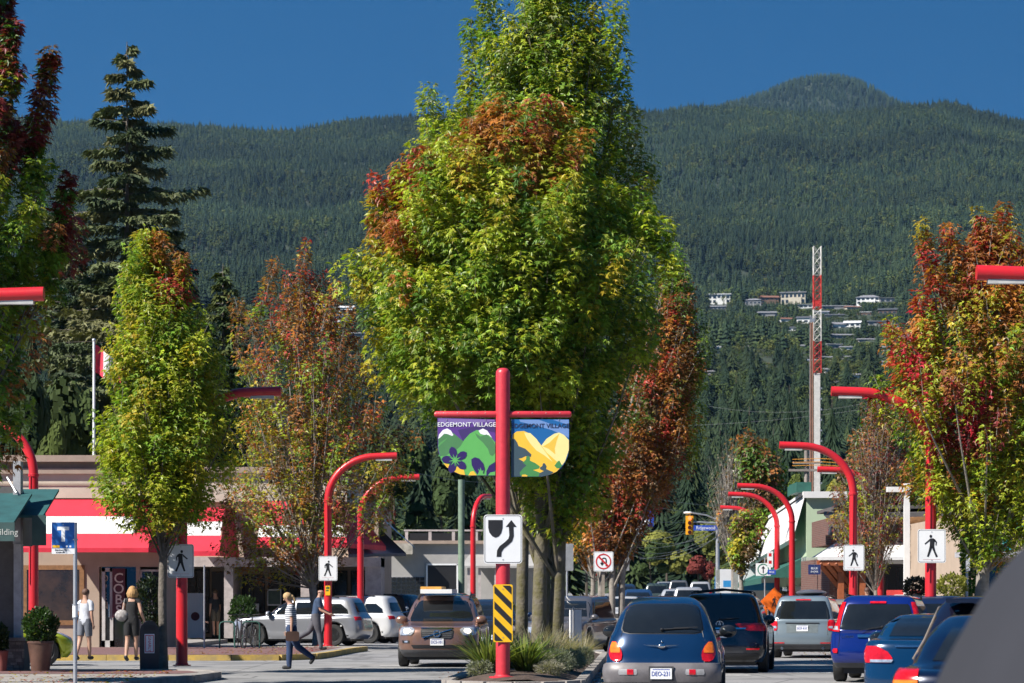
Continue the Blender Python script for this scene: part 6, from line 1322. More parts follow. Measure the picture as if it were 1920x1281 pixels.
class Car:
    """rows: (z rear, z front, y rear, y front, half width, depth of rear rounding, depth of front rounding); 'sh' = index of the shoulder row"""
    def __init__(s, name, label, x, y, rz, rows, sh, m, wheels=(-1.35, 1.35), wr=.34, group='cars in the street', track=None, nr=3, lower=None, z=None, cat='car', exp=3.4, plastic=None):
        s.t = thing(name, label, cat, (x, y, gz(x, y) if z is None else z), rz, group); s.wr = wr; s.wheels = wheels
        rows = np.array(rows, float); idx = np.arange(len(rows)); q = np.unique(np.concatenate([np.linspace(i, i+1, nr+1) for i in idx[:-1]]).round(4)); Rw = pchip(idx, rows, q)
        zs_r, zs_f = rows[sh][0], rows[sh][1]; nq, ns_ = 14, 36; V = []; cols = None
        s.W = rows[:, 4].max()
        for zr, zf, yr, yf, hw, dr_, df in Rw:
            line = []
            for k in range(nq):
                a = math.pi/2*k/(nq-1); line.append((hw*math.sin(a)**(2/exp), yr+dr_*(1-max(0, math.cos(a))**(2/exp)), 0))
            y0, y1 = yr+dr_, yf-df
            for k in range(1, ns_): line.append((hw, y0+(y1-y0)*k/ns_, 1))
            for k in range(nq):
                a = math.pi/2*(1-k/(nq-1)); line.append((hw*max(0, math.sin(a))**(2/exp), yf-df*(1-max(0, math.cos(a))**(2/exp)), 0))
            full = line+[(-a, b, c) for a, b, c in line[::-1]][1:-1]
            for xx, yy, side in full:
                f = (yy-yr)/(yf-yr+1e-6); f = f*f*(3-2*f) if zr != zf else 0; z_ = zr+(zf-zr)*f
                zsh = zs_r+(zs_f-zs_r)*((yy-rows[sh][2])/(rows[sh][3]-rows[sh][2])); zbt = rows[0][0]
                if z_ < zsh and abs(xx) > hw*.8:
                    for yw in wheels:
                        Ra = wr+.07; dy = yy-yw
                        if abs(dy) < Ra:
                            za = wr+math.sqrt(Ra*Ra-dy*dy)
                            if za > zbt: z_ = za+(z_-zbt)/(zsh-zbt)*(zsh-za) if z_ >= zbt-1e-6 else za
                V.append((xx, yy, z_))
            cols = len(full)
        n = len(Rw); Fc = []
        for i in range(n-1):
            for k in range(cols): Fc.append((i*cols+k, i*cols+(k+1) % cols, (i+1)*cols+(k+1) % cols, (i+1)*cols+k))
        Fc.append(tuple((n-1)*cols+k for k in range(cols)))
        flat = [i for f in Fc for i in f]; 
        zl = rows[0][0] if lower is None else lower
        mi = []
        for f in Fc: mi.append(1 if (plastic and max(V[i][2] for i in f) < plastic) else 0)
        me = setmesh(name+'_body', V, flat, [len(f) for f in Fc], mi); me.materials.append(m); me.materials.append(mat('grey_cladding', (.06, .06, .065), .6))
        me.polygons.foreach_set('use_smooth', [True]*len(Fc)); me.set_sharp_from_angle(angle=R(50))
        s.body = link('body', me, s.t); s.bvh = BVHTree.FromPolygons([Vector(v) for v in V], Fc); s.rows = rows; s.m = m
        mb = MB(); mb.bb(-s.W+.22, s.W-.22, rows[0][2]+.25, rows[0][3]-.25, .17, .55); mb.build('underbody', BLACK, s.t)  # underbody as a plain black box, its colour standing for shade inside the arches
        tr_ = (s.W-.10) if track is None else track
        for yw in wheels:
            for sx in (-1, 1): s.wheel(sx*tr_, yw, sx)
    def wheel(s, x, y, sx):
        r = s.wr; w = .11; M = Matrix.Rotation(R(90)*sx, 3, 'Y'); t = MB()
        t.lathe([(r*.62, -w), (r*.93, -w), (r, -w*.7), (r, w*.7), (r*.93, w), (r*.66, w*.95), (r*.62, w*.8)], n=28, M=M, c=(x, y, r)); tv = t.build('wheel', TYRE, s.t, smooth=True)
        q = MB(); q.lathe([(r*.66, w*.8), (r*.63, w*.93), (r*.6, w*.85), (r*.6, w*.3), (.02, w*.3)], n=28, M=M, c=(x, y, r)); q.build('rim', mat('rim_barrel', (.05, .05, .055), .5, .6), tv, smooth=True)
        q = MB(); q.lathe([(r*.15, w*.3), (r*.15, w*.75), (.01, w*.8)], n=12, M=M, c=(x, y, r))
        for k in range(10):
            a = k*math.pi/5+.1; d = Vector((0, math.cos(a), math.sin(a))); sd = Vector((0, -math.sin(a), math.cos(a))); c = Vector((x+sx*w*.72, y, r)); 
            q.add([c+d*r*.12-sd*.012, c+d*r*.12+sd*.012, c+d*r*.61+sd*.03, c+d*r*.61-sd*.03], [(0, 1, 2, 3) if sx > 0 else (3, 2, 1, 0)])
        q.build('spokes', RIM, tv)
    def pt(s, side, a, z, off):
        if side == 'rear': o, d = Vector((a, -9, z)), Vector((0, 1, 0))
        elif side == 'front': o, d = Vector((a, 9, z)), Vector((0, -1, 0))
        elif side == 'right': o, d = Vector((5, a, z)), Vector((-1, 0, 0))
        elif side == 'left': o, d = Vector((-5, a, z)), Vector((1, 0, 0))
        else: o, d = Vector((a, z, 5)), Vector((0, 0, -1))
        h = s.bvh.ray_cast(o, d)
        if h[0] is None: return None
        nrm = h[1] if h[1].dot(d) < 0 else -h[1]; return h[0]+nrm*off
    def panel(s, side, rows, m, name, off=.006, cols=12, sub=3, parent=None, th=.012, smooth=True):
        rows = [tuple(map(float, r)) for r in rows]; rr = []
        for a, b in zip(rows[:-1], rows[1:]):
            for k in range(sub): f = k/sub; rr.append(tuple(p+(q-p)*f for p, q in zip(a, b)))
        rr.append(rows[-1]); V = []; ok = True
        for z_, a, b in rr:
            for k in range(cols+1):
                aa = a+(b-a)*k/cols; p = s.pt(side, aa, z_, off)
                if p is None: p = V[-1] if V else Vector((aa, 0, z_))
                V.append(p)
        n, c = len(rr), cols+1; Fc = []
        for i in range(n-1):
            for k in range(cols): Fc.append((i*c+k, i*c+k+1, (i+1)*c+k+1, (i+1)*c+k))
        # orientation + skirt
        want = {'rear': Vector((0, -1, .2)), 'front': Vector((0, 1, .2)), 'left': Vector((-1, 0, .1)), 'right': Vector((1, 0, .1)), 'top': Vector((0, 0, 1))}[side]
        f0 = Fc[len(Fc)//2]; nn = (V[f0[1]]-V[f0[0]]).cross(V[f0[2]]-V[f0[1]])
        if nn.dot(want) < 0: Fc = [f[::-1] for f in Fc]
        edge = list(range(c))+[i*c+c-1 for i in range(1, n)]+[(n-1)*c+k for k in range(c-2, -1, -1)]+[i*c for i in range(n-2, 0, -1)]
        b0 = len(V); V += [V[i]-want.normalized()*th for i in edge]; L = len(edge)
        for k in range(L): Fc.append((edge[k], edge[(k+1) % L], b0+(k+1) % L, b0+k) if nn.dot(want) < 0 else (edge[(k+1) % L], edge[k], b0+k, b0+(k+1) % L))
        me = setmesh(name, V, [i for f in Fc for i in f], [len(f) for f in Fc]); me.materials.append(m)
        if smooth: me.polygons.foreach_set('use_smooth', [True]*len(Fc)); me.set_sharp_from_angle(angle=R(50))
        return link(name, me, parent or s.t)
    def mirror_panel(s, side, rows, m, name, **k):
        if side in ('rear', 'front', 'top'): return s.panel(side, rows, m, name, **k), s.panel(side, [(z, -b, -a) for z, a, b in rows], m, name, **k)
        return s.panel('right', rows, m, name, **k), s.panel('left', rows, m, name, **k)
    def mirrors(s, y, z, m=None, w=.2, h=.15, out=.16):
        for sx in (-1, 1):
            p = None; yy = y
            while p is None and yy > -2: p = s.pt('right' if sx > 0 else 'left', yy, z, 0); yy -= .1
            if p is None: continue
            mb = MB(); c = Vector((p.x+sx*(out), y-.02, z+.04))
            mb.ell(c, (w*.62, .09, h*.62), 14, 8); mb.tube([p-Vector((sx*.05, 0, .02)), c-Vector((0, 0, h*.3))], .028, 6); o = mb.build('mirror', m or s.m, s.t, smooth=True)
            q = MB(); q.ell(c+Vector((0, -.05, 0)), (w*.52, .05, h*.5), 12, 6); q.build('mirror_glass', CARGL, o, smooth=True)
    def plate(s, side, z, txt, a=0, w=.31, h=.155, col=None):
        p = s.pt(side, a, z, .02); sg = -1 if side == 'rear' else 1; mb = MB(); mb.box((0, 0, 0), (w, .012, h)); o = mb.build('licence_plate', SIGNW, s.t); o.location = p; o.rotation_euler = (0, 0, 0 if sg < 0 else math.pi)
        make_text(txt, .095, (0, -.008, -.005), o, col or mat('plate_blue', (.03, .06, .3), .5), sx=.76, bold=.001)
        q = MB(); q.bb(-w*.4, w*.4, -.009, -.006, h*.36, h*.42); q.build('plate_print', mat('plate_blue', (.03, .06, .3), .5), o); return o
    def seam(s, side, pts, w=.008, parent=None, m=None):
        mb = MB(); P3 = [s.pt(side, a, z, .0015) for a, z in pts]; P3 = [p for p in P3 if p is not None]
        if len(P3) > 1: mb.tube(P3, w*.6, 4, False); mb.build('panel_gap', m or BLACK, s.t)
    def rails(s, x, y0, y1, m=BLACK):
        for sx in (-1, 1):
            P3 = [s.pt('top', sx*x, y0+(y1-y0)*k/8, .03 if k in (0, 8) else .055) for k in range(9)]; mb = MB(); mb.tube([p for p in P3 if p], .02, 6); mb.build('roof_rail', m, s.t)
    def wiper(s, side, a0, z0, a1, z1):
        mb = MB(); p, q = s.pt(side, a0, z0, .03), s.pt(side, a1, z1, .025); mb.tube([p, q], .009, 5); mb.tube([q+(p-q)*.55+Vector((0, 0, .012)), q-(p-q)*.35+Vector((0, 0, .006))], .007, 5); mb.ell(p, (.03, .03, .02), 8, 5); mb.build('wiper', BLACK, s.t)
def suv(L, W, H, belt, hood, cowl_y, wst_y, rt_y, rb_y=.10, nose=.9, bottom=.24, tum=.2, rd=.30, fd=.5, rbelt=None, cowl=None):
    r, f = -L/2, L/2; w = W/2; cz = cowl or belt+.02
    return [(bottom, bottom, r+.14, f-.16, w-.09, rd, fd), (bottom+.14, bottom+.12, r+.02, f-.03, w-.03, rd, fd), (.58, .52, r, f, w, rd, fd), (belt-.22, hood-.16, r+.03, f-.03, w, rd, fd), (belt-.06, hood-.04, r+.06, f-.10, w-.01, rd, fd*1.1),
            (belt, hood+.0, r+rb_y, f-.22, w-.04, rd, fd), (belt+.04, cz, r+rb_y+.03, cowl_y, w-.075, rd*.9, .35), ((belt+H)/2, (belt+H)/2-.03, (r+rb_y+rt_y)/2, (cowl_y+wst_y)/2+.06, w-.075-tum*.42, rd*.85, .4),
            (H-.10, H-.13, rt_y-.03, wst_y+.05, w-.08-tum*.85, rd*.8, .4), (H-.035, H-.06, rt_y+.05, wst_y-.1, w-.08-tum*1.25, rd*.7, .35), (H-.005, H-.02, rt_y+.25, wst_y-.35, w-.08-tum*1.9, rd*.5, .3), (H, H-.008, rt_y+.7, wst_y-.7, .15, .05, .05)]
# ---- dark blue retro hatchback (nearest car, seen from behind)
NAVY = paint('deep_blue', (.005, .03, .09), .3, .22)
r = [(.22, .22, -1.98, 1.95, .70, .3, .5), (.34, .34, -2.12, 2.08, .80, .32, .5), (.50, .5, -2.15, 2.12, .84, .34, .55), (.66, .66, -2.06, 2.1, .83, .36, .7), (.84, .84, -2.02, 2.0, .81, .40, .9), (1.0, .98, -1.95, 1.5, .775, .42, .8),
     (1.09, 1.04, -1.90, .95, .735, .44, .4), (1.28, 1.25, -1.78, .62, .665, .44, .4), (1.45, 1.42, -1.56, .25, .58, .44, .4), (1.54, 1.52, -1.34, .0, .49, .42, .4), (1.59, 1.58, -1.0, -.25, .36, .3, .3), (1.605, 1.6, -.7, -.5, .1, .05, .05)]
D = 42.9; c = Car('retro_hatchback', 'dark blue rounded retro hatchback waiting nearest the median, seen from behind', *RP(1240, 41.3, 4.3, 5.5), R(-5.5), r, 4, NAVY, wheels=(-1.3, 1.3), wr=.32)
GBUMP = mat('grey_bumper', (.14, .13, .135), .45, .1)
c.panel('rear', [(.36, -.775, .775), (.38, -.81, .81), (.50, -.825, .825), (.585, -.81, .81), (.60, -.78, .78)], GBUMP, 'bumper', off=.05, cols=30, th=.09)
def OV(rows, dz): return rows
gl = [(1.055, -.47, .47), (1.075, -.56, .56), (1.12, -.585, .585), (1.25, -.56, .56), (1.38, -.525, .525), (1.44, -.48, .48), (1.465, -.40, .40), (1.475, -.3, .3)]
c.panel('rear', [(z+(.012 if i > 3 else -.012)*1.0, a-.018, b+.018) for i, (z, a, b) in enumerate(gl)], BLACK, 'window_seal', off=.003, cols=24); c.panel('rear', gl, CARGL, 'rear_window', off=.008, cols=24)
c.mirror_panel('rear', [(.64, .62, .69), (.67, .585, .735), (.74, .575, .765), (.80, .585, .765), (.87, .62, .745), (.93, .67, .72)], LAMPR, 'tail_light', off=.018, cols=6)
c.mirror_panel('rear', [(.77, .605, .735), (.82, .60, .745), (.87, .625, .74), (.92, .665, .72)], LAMPO, 'indicator', off=.024, cols=6)
c.plate('rear', .475, 'DEO-231').location.y = -2.222; mb = MB(); mb.box((0, -2.2, .475), (.36, .02, .21)); mb.build('plate_recess', mat('dark_grey_bumper', (.05, .05, .055), .6), c.t)
c.t.children[-1].location = (0, .002, 0)
for sx in (-1, 1):
    c.panel('rear', sorted([(.46, sx*.36, sx*.60), (.49, sx*.345, sx*.615), (.52, sx*.36, sx*.60)]), mat('pale_grey_plastic', (.3, .3, .31), .4), 'reflector_bezel', off=.056, cols=6)
    c.panel('rear', [(.465, sx*.40, sx*.49), (.515, sx*.40, sx*.49)], LAMPR, 'reflector', off=.062, cols=4)
mb = MB(); p = c.pt('rear', 0, .86, .03); mb.ell(p, (.06, .02, .035), 14, 8)
for sx in (-1, 1): mb.add([p+Vector((sx*.05, 0, .014)), p+Vector((sx*.27, .012, .018)), p+Vector((sx*.05, 0, -.014))], [(0, 1, 2), (2, 1, 0)])
mb.ell(c.pt('rear', 0, .93, .01), (.016, .01, .016), 8, 6); mb.build('winged_emblem', CHROME, c.t, smooth=True)
c.wiper('rear', .0, 1.10, .38, 1.12); c.seam('rear', [(-.62, .62), (-.6, 1.02), (-.52, 1.3), (-.42, 1.50), (0, 1.535), (.42, 1.50), (.52, 1.3), (.6, 1.02), (.62, .62)])
c.mirrors(.75, 1.02, BLACK, .22, .16); c.mirror_panel('right', [(1.07, -1.35, .7), (1.2, -1.28, .5), (1.36, -1.1, .22), (1.4, -.9, .1)], CARGL, 'side_window'); c.seam('right', [(-.5, .35), (-.5, 1.4)])
for sx in (-1, 1): mb = MB(); mb.box((sx*.25, -1.5, 1.17), (.26, .1, .22)); mb.build('headrest', DARKIN, c.t)
# ---- black-blue SUV ahead
BLK = paint('midnight_blue_black', (.006, .009, .018), .3, .2)
r = suv(4.85, 1.96, 1.70, 1.06, .98, 1.0, .25, -2.0, rb_y=.12, rd=.42, tum=.2)
D = 61.5; mdx = c = Car('large_suv', 'glossy blue-black large sport utility vehicle ahead of the retro hatchback', *RP(1349, 60, 4.85, 7.5), R(-7.5), r, 4, BLK, wheels=(-1.4, 1.45), wr=.38)
c.panel('rear', [(1.10, -.70, .70), (1.14, -.74, .74), (1.3, -.70, .70), (1.5, -.63, .63), (1.55, -.58, .58)], CARGL, 'rear_window', cols=20)
c.mirror_panel('rear', [(.90, .62, .93), (.94, .50, .95), (1.0, .36, .955), (1.04, .32, .94), (1.06, .60, .9)], LAMPR, 'tail_light', off=.014, cols=10)
c.panel('rear', [(.935, -.55, .55), (.965, -.55, .55)], CHROME, 'chrome_strip', off=.02, cols=14, th=.02); c.plate('rear', .83, 'KL3 72T')
ring = MB(); p = c.pt('rear', 0, 1.035, .015); n = 18
for k in range(n): a0, a1 = 2*math.pi*k/n, 2*math.pi*(k+1)/n; ring.tube([p+Vector((.075*math.cos(a0), 0, .06*math.sin(a0))), p+Vector((.075*math.cos(a1), 0, .06*math.sin(a1)))], .008, 4, False)
ring.tube([p+Vector((-.03, 0, -.05)), p+Vector((0, 0, .05))], .007, 4); ring.tube([p+Vector((.03, 0, -.05)), p+Vector((0, 0, .05))], .007, 4); ring.tube([p+Vector((-.02, 0, -.012)), p+Vector((.02, 0, -.012))], .006, 4); ring.build('emblem', CHROME, c.t)
c.mirror_panel('rear', [(.50, .56, .82), (.535, .56, .84)], LAMPR, 'reflector', off=.012, cols=6); c.panel('rear', [(.30, -.8, .8), (.42, -.84, .84)], BLACK, 'bumper_skirt', off=.012, cols=18)
c.wiper('rear', .0, 1.13, .3, 1.15); c.mirrors(.95, 1.08, None, .24, .17, .2); c.rails(.62, -1.7, .2); c.seam('rear', [(-.76, .62), (-.74, 1.06), (-.66, 1.5), (0, 1.62), (.66, 1.5), (.74, 1.06), (.76, .62)])
make_text('AWD', .05, tuple(c.pt('rear', -.5, .9, .02)), c.t, CHROME); c.mirror_panel('right', [(1.1, -2.0, .9), (1.3, -1.85, .6), (1.48, -1.7, .35)], CARGL, 'side_window')
mb = MB(); mb.tube([c.pt('top', 0, -1.9, -.01), c.pt('top', 0, -2.0, .09)], .012, 5); mb.build('aerial', BLACK, c.t)
mb = MB(); 
for yy in (-1.2, -.1): mb.tube([c.pt('top', -.62, yy, .06), c.pt('top', 0, yy, .09), c.pt('top', .62, yy, .06)], .018, 6)
mb.build('crossbar', BLACK, c.t)
# ---- silver grey-blue estate/crossover
r = suv(4.56, 1.78, 1.68, 1.0, .96, 1.0, .3, -1.95, rb_y=.06, rd=.22, tum=.17)
SGB = paint('silver_blue', (.16, .205, .24), .2, .32)
D = 75; c = Car('crossover', 'silver-blue boxy crossover with black roof rails and roof box, seen from behind', *RP(1504, 76, 4.56, 12), R(-12), r, 4, SGB, wheels=(-1.25, 1.35), wr=.34, plastic=.42)
c.panel('rear', [(1.05, -.70, .70), (1.08, -.73, .73), (1.3, -.68, .68), (1.5, -.60, .60), (1.53, -.57, .57)], CARGL, 'rear_window', cols=18)
c.mirror_panel('rear', [(.74, .70, .86), (.80, .67, .875), (.95, .67, .86), (1.02, .70, .83)], LAMPR, 'tail_light', off=.014, cols=6); c.mirror_panel('rear', [(.80, .69, .80), (.86, .69, .80)], LAMPW, 'reverse_light', off=.02, cols=4)
c.plate('rear', .80, 'BG9 41K'); c.panel('rear', [(.68, -.42, .42), (.92, -.42, .42)], mat('paint_silver_blue_shade', (.16, .19, .2), .4, .4), 'plate_recess', off=.004, cols=8)
c.panel('rear', [(.93, -.45, .45), (.955, -.45, .45)], BLACK, 'handle_trim', off=.018, cols=8); c.mirror_panel('rear', [(.40, .48, .82), (.43, .48, .84)], LAMPR, 'reflector', off=.012, cols=6)
c.panel('rear', [(1.545, -.2, .2), (1.575, -.2, .2)], LAMPR, 'brake_light', off=.02, cols=6); c.rails(.6, -1.7, .3); c.mirrors(.9, 1.02, BLACK); c.seam('rear', [(-.68, .62), (-.68, 1.0), (-.6, 1.52), (0, 1.6), (.6, 1.52), (.68, 1.0), (.68, .62)])
c.mirror_panel('right', [(1.05, -2.0, .85), (1.25, -1.9, .6), (1.47, -1.75, .38)], CARGL, 'side_window')
mb = MB(); mb.ell((0.05, -.4, 1.76), (.42, 1.0, .09), 18, 8); mb.build('roof_box', mat('roof_box_grey', (.10, .10, .11), .3), c.t, smooth=True)
for sx in (-1, 1): mb = MB(); mb.tube([(sx*.55, -2.2, .27), (sx*.55, -2.0, .27)], .04, 10); mb.build('exhaust', CHROME, c.t)
# ---- bright blue compact SUV with tall lamps
r = suv(4.45, 1.77, 1.64, .98, .98, 1.0, .35, -1.9, rb_y=.05, rd=.24, tum=.17, bottom=.28)
BLU = paint('royal_blue', (.004, .017, .15), .2, .2)
D = 53; c = Car('compact_suv', 'royal blue compact off-roader with tall red pillar lamps, waiting right of the blue-black one', *RP(1644, 53, 4.45, 13), R(-13), r, 4, BLU, wheels=(-1.25, 1.35), wr=.35, plastic=.4)
c.panel('rear', [(.99, -.66, .66), (1.03, -.69, .69), (1.25, -.64, .64), (1.44, -.58, .58), (1.47, -.55, .55)], CARGL, 'rear_window', cols=18)
c.mirror_panel('rear', [(.96, .70, .86), (1.05, .70, .845), (1.25, .665, .80), (1.42, .62, .74), (1.50, .60, .69)], LAMPR, 'tail_light', off=.02, cols=6); c.mirror_panel('rear', [(.98, .73, .82), (1.05, .73, .81)], LAMPW, 'reverse_light', off=.026, cols=4)
c.panel('rear', [(.845, -.36, .36), (.90, -.36, .36)], CHROME, 'chrome_handle', off=.03, cols=10, th=.03); c.plate('rear', .755, 'BG9-67W'); c.panel('rear', [(1.48, -.15, .15), (1.515, -.15, .15)], LAMPR, 'brake_light', off=.02, cols=6)
mb = MB(); p = c.pt('rear', 0, .945, .015); mb.ell(p, (.035, .012, .035), 12, 6); mb.build('emblem', CHROME, c.t, smooth=True); make_text('X-TRAIL', .07, tuple(c.pt('rear', -.55, .86, .012)), c.t, CHROME)
c.mirror_panel('rear', [(.56, .74, .81), (.60, .73, .83), (.64, .74, .81)], LAMPR, 'reflector', off=.02, cols=4); c.wiper('rear', .1, 1.04, -.22, .98); c.seam('rear', [(-.72, .66), (-.7, .98), (.7, .98), (.72, .66)]); c.seam('rear', [(-.85, .62), (0, .62), (.85, .62)])
c.mirrors(.9, 1.02); c.mirror_panel('right', [(1.03, -1.9, .85), (1.25, -1.8, .6), (1.43, -1.7, .38)], CARGL, 'side_window'); c.rails(.6, -1.7, .3)
mb = MB(); mb.ell((.35, -1.75, 1.2), (.12, .1, .17)); mb.build('white_bundle', SIGNW, c.t, smooth=True)
# ---- sedans at the right
def sedan(L, W, H, belt=.92, deck_y=.75, rt=-.85, wst=.45, cowl=1.05, bottom=.2):
    r, f, w = -L/2, L/2, W/2
    return [(bottom, bottom, r+.12, f-.14, w-.08, .35, .5), (.34, .34, r+.02, f-.02, w-.02, .38, .55), (.52, .5, r, f, w, .38, .55), (.72, .62, r+.02, f-.04, w, .38, .55), (belt-.03, .70, r+.06, f-.14, w-.02, .36, .55), (belt+.02, .76, r+.14, f-.25, w-.06, .34, .5),
            (belt+.05, .95, r+deck_y, cowl, w-.11, .45, .4), ((belt+H)/2+.03, (belt+H)/2, (r+deck_y+rt)/2, (cowl+wst)/2, w-.2, .45, .4), (H-.08, H-.1, rt, wst, w-.29, .45, .4), (H-.02, H-.03, rt+.2, wst-.2, w-.38, .4, .3), (H, H-.005, rt+.5, wst-.5, .15, .05, .05)]
TEALC = paint('teal_blue', (.003, .03, .085), .2, .2)
c = Car('saloon_car', 'teal-blue saloon with red and clear lamps at the bottom right', *RP(1742, 36, 4.5, 11), R(-11), sedan(4.5, 1.68, 1.36, belt=1.0), 4, TEALC, wheels=(-1.3, 1.35), wr=.31)
c.mirror_panel('rear', [(.74, .50, .80), (.80, .46, .82), (.88, .52, .82), (.95, .66, .79)], LAMPR, 'tail_light', off=.016, cols=8); c.mirror_panel('rear', [(.745, .47, .74), (.78, .45, .74)], LAMPW, 'reverse_light', off=.022, cols=6)
c.plate('rear', .76, '096 NSK'); c.panel('rear', [(.935, -.42, .42), (.96, -.44, .44)], CHROME, 'chrome_strip', off=.02, cols=10); c.panel('rear', [(1.07, -.55, .55), (1.2, -.5, .5), (1.32, -.44, .44)], CARGL, 'rear_window', cols=14)
c.mirrors(.85, .98); c.mirror_panel('right', [(1.0, -1.2, .8), (1.15, -1.0, .6), (1.3, -.8, .4)], CARGL, 'side_window'); mb = MB(); mb.ell(c.pt('rear', 0, .99, .01), (.045, .015, .035), 12, 6); mb.build('emblem', CHROME, c.t, smooth=True)
DKC = paint('black_blue', (.008, .008, .02), .3, .2)
r = suv(4.5, 1.8, 1.58, .98, .92, 1.0, .2, -1.55, rb_y=.12, rd=.4, tum=.22)
c = Car('black_hatchback', 'black hatchback with red and amber lamps and a rear spoiler behind the grey van', *RP(1868, 30, 4.5, 12), R(-12), r, 4, DKC, wheels=(-1.3, 1.35), wr=.32)
c.mirror_panel('rear', [(.86, .60, .78), (.94, .57, .80), (1.02, .60, .78)], LAMPR, 'tail_light', off=.016, cols=6); c.mirror_panel('rear', [(.97, .60, .77), (1.01, .61, .76)], LAMPW, 'reverse_light', off=.022, cols=5)
c.mirror_panel('left', [(1.02, -1.7, .85), (1.2, -1.5, .6), (1.38, -1.2, .3)], CARGL, 'side_window'); c.panel('rear', [(1.1, -.58, .58), (1.3, -.52, .52), (1.42, -.46, .46)], CARGL, 'rear_window', cols=14)
mb = MB(); mb.box((0, -1.68, 1.53), (1.1, .3, .05)); mb.box((0, -1.84, 1.51), (.5, .02, .03)); mb.build('spoiler', DKC, c.t); P3 = [c.pt('left', y, z, .012) for y, z in ((-1.95, .9), (-1.85, 1.1), (-1.6, 1.35), (-1.2, 1.45), (-.4, 1.47))]; mb = MB(); mb.tube([p for p in P3 if p], .012, 5); mb.build('chrome_trim', mat('champagne_trim', (.5, .4, .3), .3, .6), c.t)
t2 = Car('small_red_light_car', 'low car with a square red and amber lamp at the bottom right corner', *RP(1866, 22, 4.3, 13), R(-13), sedan(4.3, 1.68, 1.42, belt=.96), 4, paint('blue_black', (.003, .008, .03), .3, .22), wheels=(-1.25, 1.3), wr=.3)
t2.t.name = 'saloon_car'; c = t2; c.mirror_panel('rear', [(.90, .60, .79), (.98, .60, .77)], LAMPR, 'tail_light', off=.016, cols=6); c.mirror_panel('rear', [(.80, .60, .80), (.90, .60, .79)], LAMPO, 'indicator', off=.018, cols=6); c.panel('rear', [(1.04, -.55, .55), (1.3, -.42, .42)], CARGL, 'rear_window', cols=12); c.plate('rear', .60, '431 LRT')
# ---- grey van filling the corner, close to the camera
r = [(.3, .3, -2.3, 2.4, .85, .15, .3), (.6, .6, -2.35, 2.45, .95, .15, .4), (1.0, 1.0, -2.3, 2.2, .97, .15, .4), (1.15, 1.15, -2.28, 2.0, .965, .14, .35), (1.3, 1.3, -2.24, 1.5, .93, .14, .3), (1.45, 1.45, -2.2, 1.3, .86, .14, .3), (1.6, 1.6, -2.15, 1.1, .77, .14, .3), (1.74, 1.74, -2.1, 1.0, .62, .14, .3), (1.82, 1.82, -2.0, .8, .40, .1, .2), (1.85, 1.85, -1.5, .3, .1, .05, .05)]
VG = mat('paint_matt_grey', (.022, .022, .028), .75, 0, amt=.12, ns=1.2)
c = Car('grey_van', 'matt dark grey van, out of focus, filling the bottom right corner', 2.04, 5.35, R(180), r, 2, VG, wheels=(-1.4, 1.5), wr=.34, group=None, cat='van')
c.mirror_panel('rear', [(.7, .78, .90), (1.0, .78, .91)], LAMPR, 'tail_light', off=.01, cols=4); c.plate('rear', .6, 'CJ2 88A'); c.mirror_panel('right', [(1.2, .2, 1.2), (1.5, .2, .9)], CARGL, 'side_window')
# ---- parked row behind the blue compact SUV
MPV = paint('dark_blue_mpv', (.008, .02, .06), .3, .22)
def generic(label, px, D, rz, kind='suv', col=(.05, .05, .06), Hh=1.68, rear=True, name='suv', lit=False, H0=None, W=1.8, L=4.5, group='cars in the street', pname=None, z=None, amber=False):
    pn = paint(pname or ('g%d%d%d' % tuple(int(q*200) for q in col)), col, .3, .28)
    rows = suv(L, W, Hh, .98 if Hh < 1.75 else 1.05, .94, 1.05, .3, -L/2+.35, rb_y=.08, rd=.25, tum=.17) if kind == 'suv' else sedan(L, W, Hh, belt=.92)
    c = Car(name, label, XP(px, D), D, rz, rows, 4, pn, wheels=(-L*.29, L*.30), wr=.33, group=group, nr=2, z=z); b = .98 if Hh < 1.75 else 1.05
    if kind == 'suv':
        c.panel('rear', [(b+.06, -.66, .66), (b+.25, -.62, .62), (Hh-.17, -.55, .55)], CARGL, 'rear_window', cols=12); c.panel('front', [(b+.1, -.68, .68), (b+.25, -.64, .64), (Hh-.17, -.54, .54)], CARGL, 'windscreen', cols=12)
        c.mirror_panel('right', [(b+.06, -L/2+.35, .85), (b+.3, -L/2+.45, .6), (Hh-.2, -L/2+.55, .38)], CARGL, 'side_window')
        c.mirror_panel('rear', [(.80, .66, .86), (.95, .66, .85), (b+.02, .70, .82)], LAMPR, 'tail_light', off=.014, cols=5)
    else:
        c.panel('rear', [(1.0, -.58, .58), (1.2, -.5, .5), (Hh-.12, -.42, .42)], CARGL, 'rear_window', cols=12); c.panel('front', [(.98, -.62, .62), (1.15, -.55, .55), (Hh-.12, -.46, .46)], CARGL, 'windscreen', cols=12)
        c.mirror_panel('right', [(.98, -1.1, .75), (1.15, -.95, .6), (Hh-.13, -.75, .4)], CARGL, 'side_window'); c.mirror_panel('rear', [(.68, .52, .80), (.84, .55, .80)], LAMPR, 'tail_light', off=.014, cols=5)
    c.mirror_panel('front', [(.62, .52, .82), (.70, .50, .84), (.78, .60, .80)], HEADON if lit else LAMPW, 'headlight', off=.014, cols=6)
    c.panel('front', [(.50, -.42, .42), (.68, -.46, .46)], BLACK, 'grille', off=.01, cols=8); c.mirrors(.9, b+.04); c.plate('rear', .6 if kind == 'suv' else .56, 'GX4 18N'); c.plate('front', .42, 'GX4 18N'); return c
a = R(-40)
